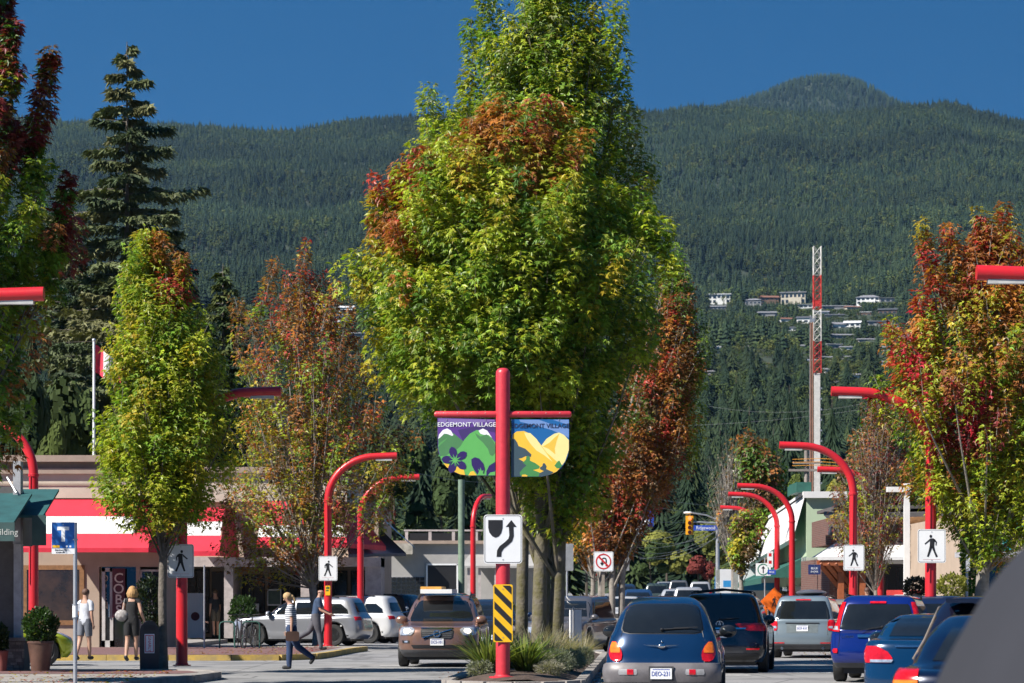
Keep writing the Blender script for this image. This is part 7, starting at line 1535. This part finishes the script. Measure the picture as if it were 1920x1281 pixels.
generic('dark blue people carrier parked behind the royal blue off-roader', 1735, 62, R(-4), 'suv', (.008, .02, .07), 1.64, name='people_carrier', L=4.8, W=1.9); generic('beige-grey car parked nose out beyond the silver-blue crossover', 1650, 88, a, 'suv', (.2, .18, .15), 1.60, name='parked_car', group='cars parked along the right kerb')
generic('black car parked between the slender maple and the shopfront', 1735, 84, a, 'suv', (.015, .015, .02), 1.55, name='parked_car', group='cars parked along the right kerb'); generic('dark car with a red brake strip parked below the cedar column', 1800, 70, R(-10), 'suv', (.03, .03, .035), 1.52, name='parked_car', group='cars parked along the right kerb')
generic('pale silver car parked by the shrub near the right-hand lamp', 1845, 66, R(-15), 'sedan', (.3, .3, .32), 1.45, name='parked_car', group='cars parked along the right kerb')
# ---- oncoming bronze crossover
BRZ = paint('bronze', (.24, .135, .10), .5, .3)
r = suv(4.6, 1.88, 1.68, 1.02, .95, 1.05, .25, -1.85, rd=.3, fd=.75, tum=.2)
D = 67; c = Car('bronze_crossover', 'oncoming bronze crossover with lit headlights and roof cargo, left of the post', XP(829, 65.5), 67.8, R(180-3), r, 4, BRZ, wheels=(-1.35, 1.4), wr=.37, plastic=.45)
c.panel('front', [(1.05, -.72, .72), (1.12, -.74, .74), (1.3, -.68, .68), (1.5, -.58, .58), (1.54, -.52, .52)], CARGL, 'windscreen', cols=18)
c.mirror_panel('front', [(.74, .60, .86), (.80, .54, .88), (.87, .52, .86), (.92, .60, .82)], LAMPW, 'headlight', off=.018, cols=8)
for sx in (-1, 1): p = c.pt('front', sx*.68, .83, .03); mb = MB(); mb.ell(p, (.09, .03, .06), 12, 6); mb.build('headlight_beam', HEADON, c.t, smooth=True)
c.panel('front', [(.66, -.30, .30), (.70, -.36, .36), (.84, -.38, .38), (.88, -.36, .36)], BLACK, 'grille', off=.012, cols=10); c.panel('front', [(.885, -.38, .38), (.905, -.37, .37)], CHROME, 'grille_surround', off=.02, cols=10)
mb = MB(); pa, pb_ = c.pt('front', -.33, .86, .035), c.pt('front', .33, .68, .035); mb.tube([pa, pb_], .014, 5)
pc_ = c.pt('front', 0, .77, .04)
for k in range(16): a0, a1 = 2*math.pi*k/16, 2*math.pi*(k+1)/16; mb.tube([pc_+Vector((.075*math.cos(a0), 0, .075*math.sin(a0))), pc_+Vector((.075*math.cos(a1), 0, .075*math.sin(a1)))], .012, 4, False)
mb.build('emblem', CHROME, c.t)
for k in range(4): c.panel('front', [(.69+k*.045, -.34, .34), (.70+k*.045, -.34, .34)], mat('grille_bar', (.2, .2, .2), .4, .5), 'grille_bar', off=.018, cols=6)
c.panel('front', [(.44, -.55, .55), (.52, -.60, .60)], BLACK, 'lower_intake', off=.01, cols=10); c.mirror_panel('front', [(.56, .64, .80), (.62, .64, .82)], BLACK, 'fog_lamp_recess', off=.01, cols=5); c.mirror_panel('front', [(.575, .68, .75), (.61, .68, .75)], LAMPW, 'fog_lamp', off=.016, cols=4)
c.plate('front', .585, 'DC5-101'); c.mirrors(.95, 1.05, None, .24, .17, .2); c.mirror_panel('right', [(1.08, -2.0, .9), (1.3, -1.9, .65), (1.47, -1.75, .35)], CARGL, 'side_window')
c.seam('front', [(-.82, .93), (-.45, .96), (.45, .96), (.82, .93)]); c.rails(.6, -1.6, .2)
mb = MB(); mb.box((.15, -.2, 1.76), (.75, 1.7, .1)); mb.build('roof_board', SIGNW, c.t); mb = MB(); mb.box((.3, -.4, 1.84), (.5, 1.4, .07)); mb.build('roof_board', mat('amber_board', (.6, .3, .06), .5), c.t)
# ---- dark vehicles behind it
generic('dark pickup-like car with a pale windscreen behind the bronze crossover', 830, 92, R(180-3), 'suv', (.03, .035, .045), 1.80, name='oncoming_car', L=4.8, W=1.9, group='oncoming cars'); generic('dark car with an amber lamp half hidden by the striped board', 920, 90, R(178), 'suv', (.02, .025, .04), 1.6, name='oncoming_car', group='oncoming cars')
c = generic('grey crossover turning through the gap in the median', 1072, 84, R(180-16), 'suv', (.10, .095, .10), 1.70, name='oncoming_car', group='oncoming cars')
generic('blue estate seen between the median trunks', 1045, 98, R(178), 'suv', (.015, .05, .13), 1.62, name='oncoming_car', group='oncoming cars')
# ---- silver crossover parked side-on, white one and dark one behind
SIL = paint('silver', (.36, .37, .40), .6, .28)
def sideview(label, px, D, rz, m, H, L, name='parked_car', Wd=1.86):
    r = suv(L, Wd, H, 1.02, .96, 1.15, .3, -L/2+.42, rd=.42, fd=.7, tum=.2, rb_y=.10)
    c = Car(name, label, XP(px, D), D, rz, r, 4, m, wheels=(-1.38, 1.42), wr=.37, group='cars parked nose-in before the shops'); 
    for side in ('right', 'left'):
        c.panel(side, [(1.08, -.98, -.02), (1.3, -1.1, -.02), (1.49, -.75, -.02)], CARGL, 'side_window', cols=10); c.panel(side, [(1.08, .03, 1.1), (1.3, .03, .78), (1.49, .03, .42)], CARGL, 'side_window', cols=10); c.panel(side, [(1.1, -1.9, -1.06), (1.25, -1.85, -1.14), (1.44, -1.6, -1.2)], CARGL, 'side_window', cols=8)
        for y in (.0, 1.05, -1.02): c.seam(side, [(y, .4), (y, .7), (y-.02, 1.05)])
        for y in (.12, -.9): p = c.pt(side, y, .93, .02); q = c.pt(side, y+.18, .93, .02); mb = MB(); mb.tube([p, q], .016, 6); mb.build('door_handle', CHROME, c.t)
        c.panel(side, [(1.045, -1.7, 1.1), (1.06, -1.7, 1.1)], CHROME, 'window_trim', off=.008, cols=12)
    c.panel('front', [(1.08, -.7, .7), (1.3, -.64, .64), (1.5, -.54, .54)], CARGL, 'windscreen'); c.panel('rear', [(1.15, -.6, .6), (1.3, -.6, .6), (1.48, -.5, .5)], CARGL, 'rear_window')
    c.mirror_panel('rear', [(.88, .6, .88), (1.0, .62, .87)], LAMPR, 'tail_light', off=.012); c.mirror_panel('front', [(.68, .55, .86), (.82, .6, .85)], LAMPW, 'headlight', off=.012); c.panel('front', [(.5, -.4, .4), (.75, -.45, .45)], BLACK, 'grille', off=.01)
    c.mirrors(.95, 1.06); c.rails(.62, -1.5, .2); return c
sideview('silver crossover parked side-on behind the walking man', 568, 98, R(90-14), SIL, 1.68, 4.74)
sideview('white crossover parked just beyond the silver one', 640, 104, R(90-16), paint('white', (.62, .62, .62), .1, .3), 1.74, 4.7)
sideview('near-black crossover parked beyond the white one', 690, 110, R(90-20), paint('near_black', (.01, .012, .018), .3, .25), 1.8, 4.7)
generic('dark blue car parked behind the motorcycle', 790, 118, R(180), 'sedan', (.02, .03, .05), 1.45, name='parked_car', group='cars parked nose-in before the shops')
c = generic('acid-yellow sports car poking out behind the round shrub', -34, 67, R(-62), 'sedan', (.42, .50, .02), 1.2, name='yellow_car', group=None, L=4.2, W=1.8, pname='acid_yellow')
# ---- distant traffic
FARC = [(1172, 132, 180, 'sedan', (.55, .55, .55), 1.5, 1, 'small white oncoming car beside the rust-coloured tree'), (1196, 142, 180, 'suv', (.02, .05, .13), 1.75, 1, 'blue oncoming van with a lit headlight'), (1168, 160, 180, 'suv', (.02, .03, .06), 1.9, 0, 'dark oncoming van behind the small white car'),
        (1232, 185, 0, 'suv', (.05, .07, .065), 1.75, 0, 'grey-green hatchback waiting far up the road'), (1262, 172, 0, 'sedan', (.45, .46, .48), 1.5, 0, 'silver-white saloon far up the road'), (1290, 150, 0, 'suv', (.30, .31, .34), 1.78, 0, 'grey estate with dark roof box far up the road'),
        (1272, 235, 0, 'suv', (.12, .12, .13), 1.7, 0, 'grey car near the far signal'), (1312, 215, 0, 'suv', (.4, .4, .42), 1.7, 0, 'pale car near the blue hoarding'), (1245, 255, 180, 'sedan', (.3, .3, .3), 1.5, 0, 'farthest grey car at the bend'), (1340, 120, 0, 'sedan', (.03, .03, .04), 1.45, 0, 'dark saloon ahead of the blue-black one')]
for px, D, rz, k, col, H, lit, lab in FARC: generic(lab, px, D, R(rz-2.7), k, col, H, name='distant_car', lit=bool(lit), group='distant traffic')
# ---- white delivery lorries at the far right
def lorry(label, px, D, W=2.3, H=2.9, L=6, col=(.62, .63, .65)):
    t = thing('delivery_lorry', label, 'lorry', (XP(px, D), D, gz(0, D)), R(-2)); m = paint('lorry_white', col, 0, .4)
    mb = MB(); mb.bb(-W/2, W/2, 0, L, .8, H); mb.build('cargo_box', m, t); mb = MB(); mb.bb(-W/2+.1, W/2-.1, L+.1, L+1.7, .5, H*.75); mb.build('cab', m, t)
    for sx in (-1, 1):
        mb = MB(); mb.bb(sx*W/2-.14, sx*W/2-.02, -.03, 0, .85, 1.0); mb.build('tail_light', LAMPR, t)
        for yy in (1.2, L+.9): mb = MB(); mb.tube([(sx*W/2-.3*sx, yy, .45), (sx*W/2-.02*sx, yy, .45)], .45, 18); mb.build('wheel', TYRE, t)
    mb = MB(); mb.bb(-W/2+.05, W/2-.05, -.02, -.005, .85, H-.1); mb.build('rear_door', m, t); mb = MB(); mb.bb(-W/2, W/2, -.1, 0, .55, .72); mb.build('bumper', BLACK, t); mb = MB(); mb.bb(-W/2+.2, W/2-.2, -.03, -.02, 1.6, 2.0); mb.build('blue_stripe', HB, t)
lorry('white lorry beyond the orange diamond sign', 1425, 150); lorry('second white lorry behind it by the blue hoarding', 1385, 175, 2.3, 2.7)
# ---- motorcycle
t = thing('motorcycle', 'parked motorcycle with chrome handlebars behind the near-black crossover', 'motorcycle', (XP(752, 104), 104, 0), R(160))
for yy, rr in ((-.7, .31), (.75, .32)): mb = MB(); mb.lathe([(rr*.6, -.06), (rr*.95, -.06), (rr, 0), (rr*.95, .06), (rr*.6, .06)], n=20, M=Matrix.Rotation(R(90), 3, 'Y'), c=(0, yy, rr)); mb.build('wheel', TYRE, t, smooth=True)
mb = MB(); mb.ell((0, .1, .82), (.14, .32, .13)); mb.build('fuel_tank', paint('bike_red', (.25, .01, .01)), t, smooth=True); mb = MB(); mb.ell((0, -.42, .76), (.14, .35, .07)); mb.build('saddle', BLACK, t, smooth=True); mb = MB(); mb.box((0, .05, .45), (.28, .5, .4)); mb.ell((.16, -.1, .4), (.06, .3, .06)); mb.build('engine', CHROME, t)
mb = MB(); [mb.tube([(sx*.08, .75, .32), (sx*.08, .45, 1.0)], .025, 6) for sx in (-1, 1)]; mb.build('fork', CHROME, t); mb = MB(); mb.tube([(-.4, .22, 1.16), (-.12, .42, 1.1), (.12, .42, 1.1), (.4, .22, 1.16)], .018, 6); mb.build('handlebar', CHROME, t); mb = MB(); mb.ell((0, .56, .95), (.1, .1, .1)); mb.build('headlight', LAMPW, t, smooth=True)
for sx in (-1, 1): mb = MB(); mb.ell((sx*.35, .3, 1.28), (.07, .02, .05)); mb.tube([(sx*.33, .28, 1.15), (sx*.35, .3, 1.26)], .008, 4); mb.build('mirror', CHROME, t)
# ================================================================ people (local +Y = facing)
SKIN = mat('skin', (.42, .24, .17), .55, amt=.05)
def person(label, x, y, rz, h=1.7, legs=((20, 5), (-15, 30)), arms=((15, 15), (-15, 20)), lean=4, head=(0, 0), top=(.3, .3, .3), bottom=(.03, .04, .08), hair=(.1, .06, .03), hairlen=0, shoe=(.02, .02, .02), sleeves='short', trousers='long', skirt=False, shirt_mat=None, z=0.0, heavy=1., group=None, hairmat=True, abd=8, bald=False):
    k = h/1.70; J = {}; Rd = {}
    def rot(v, a): a = R(a); return Vector((v[0], v[1]*math.cos(a)+v[2]*math.sin(a), -v[1]*math.sin(a)+v[2]*math.cos(a)))   # + = swings forward for a vector pointing down -> use sign below
    P0 = Vector((0, 0, .93)); names = []; edges = []
    def add(n, p, r, par=None):
        J[n] = Vector(p)*k; Rd[n] = r*k; names.append(n)
        if par: edges.append((par, n))
    W = heavy; up = Vector((0, math.sin(R(lean)), math.cos(R(lean))))
    add('pelvis', P0, (.135*W)); add('waist', P0+up*.14, .115*W, 'pelvis'); add('chest', P0+up*.33, .135*W, 'waist'); add('neck0', P0+up*.49, .07, 'chest'); add('neck', P0+up*.55, .052, 'neck0')
    hd = P0+up*.55; hv = Vector((math.sin(R(head[1]))*.0, math.sin(R(head[0]+lean)), math.cos(R(head[0]+lean))))
    add('head0', hd+hv*.07, .068, 'neck'); add('head', hd+hv*.15+Vector((0, .01, 0)), .085, 'head0'); add('crown', hd+hv*.205, .066, 'head')
    for s_, (th, kn), (sh, el) in ((1, legs[0], arms[0]), (-1, legs[1], arms[1])):
        q = 'R' if s_ > 0 else 'L'; hip = P0+Vector((s_*.09, 0, -.04)); d1 = Vector((0, math.sin(R(th)), -math.cos(R(th)))); d2 = Vector((0, math.sin(R(th-kn)), -math.cos(R(th-kn))))
        add(q+'hip', hip, .095*W, 'pelvis'); add(q+'th', hip+d1*.2, .082*W, q+'hip'); add(q+'knee', hip+d1*.41, .058, q+'th'); add(q+'calf', hip+d1*.41+d2*.15, .058, q+'knee'); add(q+'ankle', hip+d1*.41+d2*.40, .04, q+'calf')
        f = Vector((0, math.cos(R(th-kn)), math.sin(R(th-kn)))); add(q+'heel', hip+d1*.41+d2*.45-f*.03, .038, q+'ankle'); add(q+'toe', hip+d1*.41+d2*.455+f*.15, .032, q+'heel')
        shp = P0+up*.46+Vector((s_*.16*W**.5, 0, 0)); ab = s_*math.sin(R(abd)); a1 = Vector((ab, math.sin(R(sh)), -math.cos(R(sh)))).normalized(); a2 = Vector((ab*.5, math.sin(R(sh+el)), -math.cos(R(sh+el)))).normalized()
        add(q+'sh', shp, .062*W**.5, 'neck0'); add(q+'ua', shp+a1*.14, .05, q+'sh'); add(q+'elb', shp+a1*.28, .04, q+'ua'); add(q+'fa', shp+a1*.28+a2*.11, .038, q+'elb'); add(q+'wr', shp+a1*.28+a2*.25, .026, q+'fa'); add(q+'palm', shp+a1*.28+a2*.32, .032, q+'wr')
    low = min(J[n].z-Rd[n] for n in names if n[1:] in ('heel', 'toe'))
    t = thing('person', label, 'person', (x, y, z-low), rz, group)
    ix = {n: i for i, n in enumerate(names)}; me = bpy.data.meshes.new('person_body'); me.from_pydata([J[n] for n in names], [(ix[a], ix[b]) for a, b in edges], []); o = bpy.data.objects.new('tmp', me); COL.objects.link(o)
    md = o.modifiers.new('s', 'SKIN'); md.use_smooth_shade = True; 
    sv = me.skin_vertices[0].data if me.skin_vertices else None
    if sv is None: bm = bmesh.new(); bm.from_mesh(me); bm.verts.layers.skin.verify(); bm.to_mesh(me); bm.free(); sv = me.skin_vertices[0].data
    for i, n in enumerate(names): sv[i].radius = (Rd[n]*(1.12 if n in ('chest', 'waist', 'pelvis') else 1), Rd[n]*(.82 if n in ('chest', 'waist') else 1)); sv[i].use_root = n == 'pelvis'
    o.modifiers.new('u', 'SUBSURF').levels = 2; dg = bpy.context.evaluated_depsgraph_get(); dg.update(); m2 = bpy.data.meshes.new_from_object(o.evaluated_get(dg)); bpy.data.objects.remove(o)
    V = [v.co.copy() for v in m2.vertices]; segs = [(J[a], J[b], b, (Rd[a]+Rd[b])/2) for a, b in edges]
    def near(p):
        best = None; bd = 9
        for a, b, n, r in segs:
            ab = b-a; f = max(0, min(1, (p-a).dot(ab)/(ab.length_squared+1e-9))); d = (p-(a+ab*f)).length-r
            if d < bd: bd = d; best = (n, f)
        return best
    reg = [near((V[f.vertices[0]]+V[f.vertices[2]])*.5) for f in m2.polygons]; faces = [tuple(f.vertices) for f in m2.polygons]
    # body with fingers and face in one mesh
    mb = MB(); mb.v = [tuple(v) for v in V]; mb.f = [list(f) for f in faces]; mb.m = [0]*len(faces)
    for q, s_ in (('R', 1), ('L', -1)):
        pal = J[q+'palm']; d = (J[q+'palm']-J[q+'wr']).normalized(); sd = Vector((s_*.2, 1, 0)); sd = (sd-d*sd.dot(d)).normalized(); cur = d.cross(sd)*s_
        for i, l in enumerate((.06, .07, .066, .052)): b = pal+sd*(.021-.014*i)*k; mb.tube([b, b+d*l*.6*k, b+d*l*.95*k+cur*.012*k*-1], [.009*k, .008*k, .006*k], 5)
        mb.tube([pal+sd*.02*k-d*.03*k, pal+sd*.045*k, pal+sd*.055*k+d*.02*k], [.010*k, .009*k, .007*k], 5)
    H = J['head']; fw = Vector((0, math.cos(R(head[0]+lean)), -math.sin(R(head[0]+lean)))); upv = hv; turn = Matrix.Rotation(R(head[1]), 3, 'Z'); fw = turn @ fw; sx = fw.cross(upv).normalized()
    mb.add([H+fw*.085*k+upv*.012*k, H+fw*.075*k+sx*.014*k-upv*.022*k, H+fw*.108*k-upv*.018*k, H+fw*.075*k-sx*.014*k-upv*.022*k], [(0, 1, 2), (0, 2, 3), (1, 3, 2)])
    for e in (-1, 1): mb.ell(H+sx*e*.082*k-upv*.005*k, (.012*k, .018*k, .026*k), 8, 5)
    body = mb.build('body', SKIN, t, smooth=80)
    fm = MB(); 
    for e in (-1, 1): fm.ell(H+fw*.079*k+sx*e*.03*k+upv*.012*k, (.009*k, .006*k, .006*k), 6, 4)
    fm.ell(H+fw*.079*k-upv*.045*k, (.02*k, .006*k, .005*k), 8, 4); fm.build('face_features', mat('dark_face_features', (.06, .02, .02), .5), body)
    m2.update(); vn = [Vector(v.normal) for v in m2.vertices]
    def cloth(name, pred, m, off):
        sel = [f for f, r_ in zip(faces, reg) if pred(*r_)]
        if not sel: return
        used = sorted({i for f in sel for i in f}); mp = {v: i for i, v in enumerate(used)}; q = MB(); q.v = [tuple(V[i]+vn[i]*off*k) for i in used]; q.f = [[mp[i] for i in f] for f in sel]; q.m = [0]*len(sel); return q.build(name, m, t, smooth=80)
    tm = shirt_mat or mat('cloth_%d_%d_%d' % tuple(int(c*255) for c in top), top, .85, bump=.2, bs=25); bmm = mat('cloth_%d_%d_%d' % tuple(int(c*255) for c in bottom), bottom, .85, bump=.2, bs=25)
    sl = {'none': (), 'short': ('sh', 'ua'), 'long': ('sh', 'ua', 'elb', 'fa', 'wr')}[sleeves]
    cloth('shirt', lambda n, f: n in ('waist', 'chest') or (n == 'neck0' and f < .8) or (n[1:] in sl) or (n[1:] == 'sh') or (n[1:] == 'elb' and sleeves == 'short' and f < .4), tm, .016)
    if not skirt: cloth('trousers', lambda n, f: n[1:] in (('hip', 'th', 'knee', 'calf', 'ankle') if trousers == 'long' else ('hip', 'th')) or (trousers == 'short' and n[1:] == 'knee' and f < .5), bmm, .02)
    else:
        q = MB(); c0 = J['pelvis']; q.lathe([(.155*k, .12*k), (.175*k, 0), (.19*k, -.17*k), (.205*k, -.34*k), (.195*k, -.345*k)], c=tuple(c0), n=18); q.build('skirt', bmm, t, smooth=True)
    cloth('shoes', lambda n, f: n[1:] in ('heel', 'toe'), mat('shoe_%d' % int(shoe[0]*255), shoe, .6), .012)
    hm_ = mat('hair_%d_%d' % (int(hair[0]*255), int(hair[1]*255)), hair, .6, bump=.6, bs=70, amt=.3)
    q = MB(); back = -fw
    if bald: q.ell(H+back*.02*k-upv*.0*k, (.09*k, .088*k, .05*k), 14, 8); 
    else: q.ell(H+back*.018*k+upv*.03*k, (.095*k, .10*k, .092*k), 16, 10)
    if hairlen:
        n = 14
        for i in range(n): a = -1.9+3.8*i/(n-1); dd = (back*math.cos(a)+sx*math.sin(a)); q.tube([H+dd*.08*k+upv*.03*k, H+dd*.11*k-upv*.07*k, H+dd*.10*k-upv*(hairlen)*k], [.035*k, .04*k, .015*k], 6)
    q.build('hair', hm_, t, smooth=True)
    t['_k'] = k; del t['_k']
    return t, J, k
def stripes(name, a, b, n_):
    m = bpy.data.materials.new(name); m.use_nodes = True; n = m.node_tree; bs = n.nodes['Principled BSDF']; bs.inputs['Roughness'].default_value = .85
    tc = n.nodes.new('ShaderNodeTexCoord'); sp = n.nodes.new('ShaderNodeSeparateXYZ'); n.links.new(tc.outputs['Object'], sp.inputs[0]); mu = n.nodes.new('ShaderNodeMath'); mu.operation = 'MULTIPLY'; mu.inputs[1].default_value = n_; fr = n.nodes.new('ShaderNodeMath'); fr.operation = 'FRACT'; gt = n.nodes.new('ShaderNodeMath'); gt.operation = 'GREATER_THAN'; gt.inputs[1].default_value = .62
    n.links.new(sp.outputs[2], mu.inputs[0]); n.links.new(mu.outputs[0], fr.inputs[0]); n.links.new(fr.outputs[0], gt.inputs[0]); mx = n.nodes.new('ShaderNodeMix'); mx.data_type = 'RGBA'; n.links.new(gt.outputs[0], mx.inputs[0]); mx.inputs[6].default_value = (*a, 1); mx.inputs[7].default_value = (*b, 1); n.links.new(mx.outputs[2], bs.inputs['Base Color']); return m
def PXD(px, py, base=0.): s = (py-HOR)/(EYE-base); D = F/s; return XP(px, D), D
# woman crossing towards the left, trailing foot lifted
x, y = PXD(546, 1255); t, J, k = person('woman in striped top and jeans crossing the road with a brown handbag', x, y, R(90), 1.68, legs=((6, 4), (-22, 32)), arms=((4, 14), (-10, 12)), lean=2, head=(22, 0), shirt_mat=stripes('striped_shirt', (.62, .62, .64), (.06, .08, .14), 22), bottom=(.02, .04, .10), hair=(.5, .33, .16), heavy=1.22)
mb = MB(); a = J['Lwr']+Vector((-.02, -.03, -.02)); mb.prism(rrect(.30, .22, .05), -.05, .05, 'x'); mb.v = [(v[0]+a.x-.06, v[1]+a.y, v[2]+a.z-.1) for v in mb.v]; bag = mb.build('_', mat('brown_leather', (.06, .03, .02), .5), None); bag.name = 'handbag'; bag.location = t.location; bag.rotation_euler = t.rotation_euler; tag(bag, 'brown handbag hanging from the hand of the woman crossing', 'handbag')
mb = MB(); mb.ell(J['head']+Vector((0, -.10, .02)), (.04, .05, .05)); mb.tube([J['head']+Vector((0, -.13, .01)), J['head']+Vector((0, -.17, -.06)), J['head']+Vector((0, -.15, -.15))], [.03, .03, .01], 7); mb.build('ponytail', mat('hair_127_84', (.5, .33, .16), .6), t, smooth=True)
# bald man striding right
x, y = PXD(592, 1219, .14); person('bald man in navy polo shirt and grey trousers striding past the red lamp', x, y, R(-90), 1.74, legs=((14, 6), (-26, 34)), arms=((14, 52), (22, 40)), lean=10, head=(10, 0), top=(.03, .055, .11), bottom=(.085, .085, .10), hair=(.35, .2, .15), bald=True, heavy=1.2, z=.14)
# woman in black seen from behind
x, y = PXD(247, 1240, .145); t, J, k = person('blonde woman in a black sleeveless outfit walking away past the bin', x, y, R(-8), 1.66, legs=((6, 3), (-6, 12)), arms=((-14, 50), (10, 60)), lean=5, top=(.012, .012, .014), bottom=(.012, .012, .014), hair=(.42, .24, .09), hairlen=.16, sleeves='none', trousers='short', z=.145, abd=16)
mb = MB(); mb.ell((-.22, -.06, J['waist'].z-.02), (.16, .11, .14), 16, 10); mb.tube([(-.2, -.05, J['waist'].z+.08), (-.16, -.03, J['neck0'].z+.02), (-.12, .08, J['waist'].z+.1)], .012, 6); bag = mb.build('shoulder_bag', mat('grey_pattern_bag', (.45, .43, .42), .7, c2=(.14, .12, .12), ns=14), None, True); bag.location = t.location; bag.rotation_euler = t.rotation_euler; tag(bag, 'grey patterned shoulder bag carried by the woman in black', 'bag')
# person in white behind the transit pole
x, y = PXD(159, 1238, .145); person('person in a pale blouse and shorts half behind the transit pole', x, y, R(-20), 1.62, legs=((8, 4), (-10, 18)), arms=((-10, 20), (12, 40)), top=(.5, .52, .58), bottom=(.14, .15, .18), hair=(.09, .045, .03), trousers='short', z=.145)
def bystander(label, px, py, base, rz, **kw): x, y = PXD(px, py, base); return person(label, x, y, rz, z=base, **kw)
bystander('man in dark clothes and khaki shorts standing by the shop entrance', 404, 1196, .14, R(20), h=1.78, top=(.02, .025, .035), bottom=(.1, .09, .07), trousers='short', legs=((5, 2), (-5, 5)))
bystander('person in a red shirt in the shade beside the red lamp', 368, 1200, .14, R(-60), h=1.3, top=(.3, .02, .02), bottom=(.03, .03, .04), legs=((70, 80), (68, 82)), arms=((30, 40), (20, 50)))
for px, D, rz, tp, hr, lab in ((648, 112, R(160), (.35, .37, .4), (.3, .16, .08), 'man in a grey T-shirt seen over the white parked car'), (605, 110, R(60), (.3, .2, .15), (.4, .18, .06), 'red-haired person seen over the silver parked car'), (716, 118, R(80), (.25, .1, .1), (.06, .03, .03), 'dark-haired person before the glass block window')):
    person(lab, XP(px, D), D, rz, 1.8, top=tp, hair=hr, z=0 if D > 104 else .14)
person('man in a pale shirt standing beyond the parked cars on the right', XP(1627, 100), 100, R(150), 1.85, top=(.45, .42, .42), hair=(.08, .04, .03), z=.14)
for i, (px, tp, lab) in enumerate(((1466, (.7, .25, .1), 'worker in an orange vest in the group beyond the orange sign'), (1474, (.08, .12, .2), 'person in dark blue beside the orange-vested worker'), (1484, (.5, .5, .52), 'person in a white top at the right of the small group'), (1459, (.12, .03, .03), 'person in dark red at the left of the small group'))):
    person(lab, XP(px, 128), 128+i*.5, R(40*i), 1.75, top=tp, z=gz(0, 128), sleeves='long', group=None)
# loose bits: red table sign, low kerb blocks
t = thing('street_bench', 'red and white low table stand beyond the brown shrub', 'table', (XP(1697, 92), 92, .14)); mb = MB(); mb.bb(-.6, .6, -.02, .02, 1.45, 1.75); mb.build('red_panel', mat('bright_red_panel', (.6, .05, .05), .5), t); mb = MB(); mb.bb(-.35, .35, -.03, -.02, 1.5, 1.6); mb.build('white_print', SIGNW, t); mb = MB(); [mb.bb(a-.02, a+.02, -.02, .02, 0, 1.45) for a in (-.5, .5)]; mb.build('legs', GALV, t)
t = thing('information_board', 'white and red poster board on the pavement beyond the black bin', 'sign', (XP(366, 92), 92, .14), R(8)); mb = MB(); mb.bb(-.28, .28, -.02, .02, .2, 1.65); mb.build('board', SIGNW, t); mb = MB(); mb.prism([(.14*math.cos(R(a)), .9+.14*math.sin(R(a))) for a in range(0, 360, 20)], -.026, -.02); mb.build('poster_disc', mat('maroon_sign', (.10, .012, .02), .5), t)
postpole('sign_post', 'leaning thin grey post beside the poster board', 'post', 383, 84, ZP(1060, 84)-.14, .025, GALV, .14)

# fallen leaves along the kerbs and on the pavements
g = np.random.default_rng(99); N = 2600; q = []; 
for i in range(N):
    k = i % 5; d = g.uniform(44, 100)
    if k == 0: x_, z_ = xl(d)-abs(g.normal(0, .35)), .012
    elif k == 1: x_, z_ = xr(d)+abs(g.normal(0, .35)), .012
    elif k == 2: d = g.uniform(46, 57); x_, z_ = -6.6-abs(g.normal(0, 1.6)), .152
    elif k == 3: d = g.uniform(74, 88); x_, z_ = -5.4-abs(g.normal(0, 2)), .152
    else: x_, z_ = 8.0+SL*(d-53)-abs(g.normal(0, .5)), .012
    if d > 57.5 and d < 73 and k == 2: continue
    q.append((x_, d, z_))
q = np.array(q); n_ = len(q); cols_ = np.array([YEL, ORG, RUST, REDL, BROWNL])[g.integers(0, 5, n_)]*.8
me = leaf_mesh('fallen_leaves', q, np.stack([g.normal(0, 1, n_), g.normal(0, 1, n_), g.normal(0, .12, n_)], 1), np.stack([g.normal(0, .25, n_), g.normal(0, .25, n_), np.ones(n_)], 1), g.uniform(.05, .1, n_), cols_, LEAF, 'tri3')
tag(link('fallen_leaves', me), 'fallen maple leaves scattered along kerbs and pavements', 'leaves', kind='stuff')
